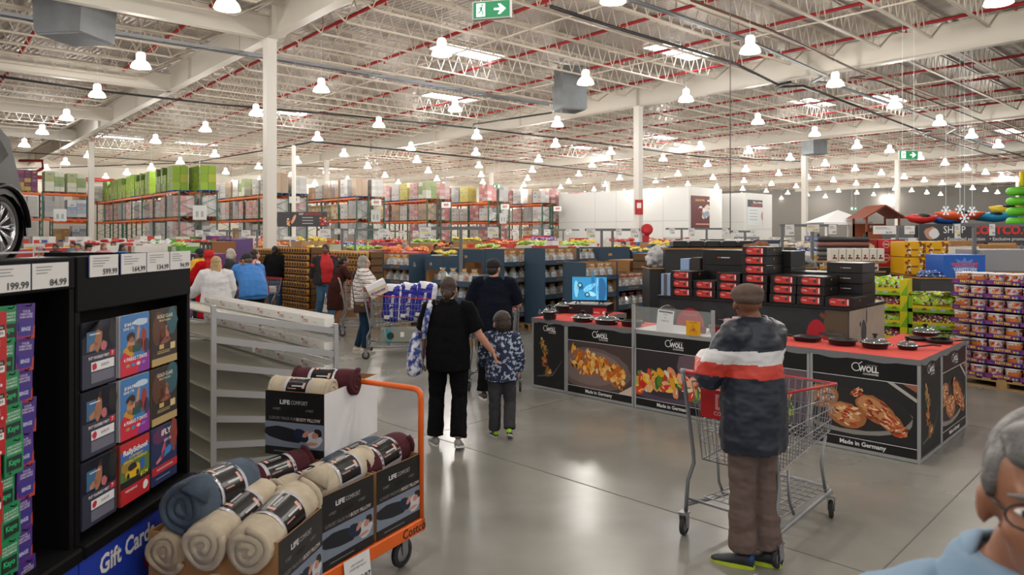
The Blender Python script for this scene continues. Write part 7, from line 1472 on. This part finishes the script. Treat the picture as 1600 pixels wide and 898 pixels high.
def dwht(b, X, w, h):
    b.m('7a3a24'); r = random.Random(int(w*1000))
    for i in range(4): blob(b, X, w*r.uniform(.3, .7), h*r.uniform(.2, .5), .02, .016, 0, C('6a2f1c'), .001+i*.0003, 8, .1, r)
for k in range(7): simple_box('truffle_box', 1299+k*12, 1310+k*12, 388, 408, 12.6, .18, mat('box_cream', 'd9d2c8', .5), 'cream box of truffles standing on the upper board', 'box', dwht, grp='cream truffle boxes on the upper board')
for k in range(6): simple_box('truffle_box', 1303+k*12, 1313+k*12, 411, 423, 12.6, .18, mat('box_cream', 'd9d2c8', .5), 'cream box of truffles on the lower level', 'box', dwht, grp='cream truffle boxes on the lower level')
p_ = at(1292, 411, 12.58); b = B(kraft); b.box(0, 1.05, 0, .5, .0, .025); tag(b.build('shelf_board', X=T(p_.x, p_.y, p_.z)), 'thin brown board between the two levels of cream boxes', 'board'); stand_under(at(1298, 423, 12.6), .95, .5, 'dark table under the cream truffle boxes')
for k, (a, c, y0, y1, nm) in enumerate(((1478, 1530, 385, 400, 'white'), (1532, 1590, 382, 400, 'kraft'), (1486, 1520, 376, 384, 'kraft'))):
    simple_box('goods_carton', a, c, y0, y1, 15.5, .5, mat('box_cream', 'd9d2c8', .5) if nm == 'white' else kraft, '%s carton below the long banner, %s' % (nm, ['left and white', 'right and wide', 'small and behind'][k]), 'carton')
stand_under(at(1478, 400, 15.5), 1.6, .6, 'grey table under the cartons by the long banner', '6a6a6c')
simple_box('mattress_box', 1538, 1640, 390, 424, 12.2, .8, mat('box_grey', '8f9094', .5), 'long grey box behind the party mix tubs', 'box'); stand_under(at(1538, 424, 12.2), 1.1, .8, 'grey table under the long grey box', '77777a')
# bedding, furs and black cases behind the cookware island
for k, (px, py, Y, s, c, nm) in enumerate(((1186, 391, 11.6, (.22, .2, .12), '8a5a3c', 'heap of brown plush throws behind the island'), (1246, 408, 11.8, (.2, .2, .11), '9a9894', 'heap of grey fur throws behind the island'), (1030, 404, 12.6, (.22, .2, .2), 'c9c9cc', 'bundle of white and grey bedding by the island'))):
    t = B(); p = at(px, py, Y); t.ell((0, 0, 0), s, 18, 12); t.ell((s[0]*.4, .05, -.05), (s[0]*.6, s[1], s[2]*.8), 16, 10)
    tag(remesh(t, .025, 2, mats=[mat('plush'+c, c, .95, noise_amt=.4, scale=12, bump=.5)], wr=.06, seed=k).build('throw_heap', X=T(p)), nm, 'throws'); stand_under(Vector((p.x-s[0], p.y-.3, p.z-s[2]*.7)), s[0]*2, .7, 'dark stand below the '+nm.split(' behind')[0].split(' by')[0], '1c1c1e')
for k in range(5):
    p = at(1052+k*26, 385, 12.2); b = B(mat('case_black', '17171a', .4)); b.box(0, .24, 0, .3, 0, .12, b=.02); b.m(white); b.box(.01, .23, -.004, 0, .115, .125); tag(b.build('pillow_case_pack', X=T(p.x, p.y, p.z-.02)), 'black zipped bedding pack with white edge behind the black cartons', 'bedding pack', 'black bedding packs')
stand_under(at(1040, 387, 12.2), 1.5, .5, 'dark table under the black bedding packs', '2a2a2c')
b = B(mat('navy_panel', '2c3350', .5)); b.box(0, .56, 0, .05, 0, .35); b.m('c9c9cc'); b.box(.02, .54, -.004, 0, .02, .28); b.m('6a5a48'); b.box(.36, .5, -.006, -.004, .06, .24); p = at(1172, 404, 13.5); tag(b.build('furniture_carton', X=T(p)), 'navy and white furniture carton with cabinet picture', 'carton'); stand_under(p, .56, .4, 'grey stand under the furniture carton', '55565a')
for k in range(5):
    p = at(1278, 374+k*7.5, 14.2); b = B(C(['2c2c30', '8a5a50', '3a3a3c', '6a6a60', '4a3a38'][k])); b.tube([(0, 0, 0), (1.0, 0, 0)], .05, 10); tag(b.build('rolled_rug', X=T(p.x, p.y, p.z)), 'rolled rug lying on the rug rack, %s from the top' % ['first', 'second', 'third', 'fourth', 'lowest'][k], 'rug')
b = B(mat('rug_rack', '2a2a2c', .5)); 
for x in (.02, .95): b.box(x, x+.04, .06, .1, 0, 2.0); b.box(x, x+.04, -.08, .1, 1.4, 1.43)
p = at(1278, 404, 14.2); tag(b.build('rug_rack', X=T(p.x, p.y, 0)), 'dark rack holding rolled rugs', 'rack')
# ---------------------------------------------------------------- seasonal goods far right
r = thing('playhouse', 'wooden outdoor playhouse with red roof in the distance', 'playhouse', T(at(1380, 345, 42).x, 42, 0)); cd_ = mat('cedar', '8a4a2a', .7)
b = B(cd_)
for x in (-1, .9): 
    for y in (0, 1.6): b.box(x, x+.1, y, y+.1, 0, 3.0)
b.box(-1, 1, 0, .06, 1.6, 2.1); b.box(-1, 1, 1.6, 1.66, 1.6, 2.6); b.box(-1, 1, 0, 1.7, 1.5, 1.6); b.build('frame', r)
b = B(mat('roof_red', '7a3a24', .7)); b.add([(-1.3, -.3, 2.9), (0, -.3, 3.7), (1.3, -.3, 2.9), (-1.3, 2, 2.9), (0, 2, 3.7), (1.3, 2, 2.9), (-1.3, -.3, 2.8), (0, -.3, 3.6), (1.3, -.3, 2.8)], [(0, 1, 4, 3), (1, 2, 5, 4), (0, 6, 7, 1), (1, 7, 8, 2)]); b.build('roof', r)
r = thing('gazebo', 'white gazebo tent far off before the grey wall', 'gazebo', T(at(1323, 345, 44).x, 44, 0))
for q in range(4): b = B(white); x, y = (-1.3, 1.2)[q % 2], (0, 2.4)[q//2]; b.box(x, x+.1, y, y+.1, 0, 2.7); b.build('pole', r)
b = B(white); b.add([(-1.5, -.2, 2.7), (1.5, -.2, 2.7), (1.5, 2.7, 2.7), (-1.5, 2.7, 2.7), (0, 1.2, 3.5), (-1.5, -.2, 2.55), (1.5, -.2, 2.55)], [(0, 1, 4), (1, 2, 4), (2, 3, 4), (3, 0, 4), (0, 5, 6, 1)]); b.build('canopy', r)
for k, (px, y, L_, c, nm) in enumerate(((1500, 336, 2.6, 'd9562a', 'orange kayak with dark stripe on the far stand'), (1552, 338, 3.0, '2f9ac9', 'sky blue kayak shell on the far stand'), (1572, 327, 1.8, 'd9b82a', 'yellow inflatable on the far stand'), (1440, 341, 1.8, 'c9302c', 'red sled shape on the far stand'), (1480, 343, 2.0, '2a5aa8', 'blue inflatable boat low on the far stand'))):
    b = B(C(c, .4)); b.tube([(-L_/2, 0, .12), (-L_*.3, 0, 0), (0, 0, -.05), (L_*.3, 0, 0), (L_/2, 0, .12)], [(.08, .05), (.35, .22), (.42, .28), (.35, .22), (.08, .05)], 12); b.m('1a1a1c'); b.ell((0, -.2, .12), (.4, .2, .14), 10, 6); tag(b.build('kayak', X=T(at(px, y, 38+k*.6))), nm, 'water toy')
b = B(C('3a3a3e')); b.box(0, 8.2, 0, 3.2, 0, 2.45); p = at(1425, 350, 37.6); tag(b.build('display_platform', X=T(p.x, 37.4, 0)), 'dark long platform carrying the kayaks', 'platform')
r = thing('slide_tower', 'green and yellow inflatable slide tower at the right edge', 'inflatable', T(at(1597, 345, 30).x, 30, 0)); b = B(C('5fbf2a')); 
for k in range(5): b.tube([(.45*math.cos(t), .3*math.sin(t), 2.1+k*.42) for t in [q*PI/7 for q in range(14)]], .17, 8, closed=True)
b.build('tube_rings', r); b = B(C('2f7ad9')); b.box(-.7, .9, -.4, .4, 0, 2.0, b=.15); b.build('base', r); b = B(C('e0c820')); b.tube([(.0, 0, 4.0), (.0, 0, 4.6)], .1, 8); b.build('top_post', r)
for k, (px, py) in enumerate(((1478, 329), (1500, 327), (1507, 341), (1519, 330))):
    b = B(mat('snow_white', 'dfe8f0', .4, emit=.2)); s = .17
    for q in range(6):
        a = q*PI/3; c, s_ = math.cos(a), math.sin(a); b.bar((0, 0, 0), (s*c, 0, s*s_), .03, .02); 
        for e in (-.5, .5): b.bar((s*.6*c, 0, s*.6*s_), (s*.6*c+s*.3*math.cos(a+e*1.6), 0, s*.6*s_+s*.3*math.sin(a+e*1.6)), .025, .02)
    p = at(px, py, 24); b.tube([(0, 0, 0), (0, 0, DECK-p.z)], .004, 4); tag(b.build('snowflake', X=T(p)), 'white snowflake ornament hanging, %s' % ['leftmost of the four', 'highest in the middle', 'largest and lowest', 'rightmost of the four'][k], 'ornament')
# red fire main at far left, extinguisher and sign on the slender column
b = B(redpipe); b.tube([atz(30, 251, 7.6), atz(66, 251, 7.6), atz(67, 263, 6.95), atz(40, 276, 7.0)], .11, 8); tag(b.build('fire_main', ), 'thick red fire main with a bend at the far left', 'pipe')
b = B(redpipe); b.tube([at(20, 275, 58), at(178, 282, 66)], .16, 8); tag(b.build('fire_main'), 'thick straight red fire main over the cream wall', 'pipe')
p = cols[2]; b = B(C('b5181c')); b.box(-.19, .19, -.22, -.2, 2.9, 3.6); b.m(white); b.rect(-.1, .1, 3.2, 3.45, frame((0, -.221, 0), (1, 0, 0), (0, 0, 1))); tag(b.build('fire_sign', X=T(p.x, p.y, 0)), 'red fire sign on the slender central column', 'sign')
b = B(C('b5181c')); b.lathe([(0, -.1), (.25, -.1), (.27, -.06), (.27, .06), (.25, .1), (0, .1)], 20, X=T(.40, -.1, 2.2)@RX(PI/2)); b.box(.2, .5, -.1, .1, .0, 1.95); tag(b.build('hose_reel', X=T(p.x, p.y, 0)), 'red hose reel beside the slender central column', 'hose reel')
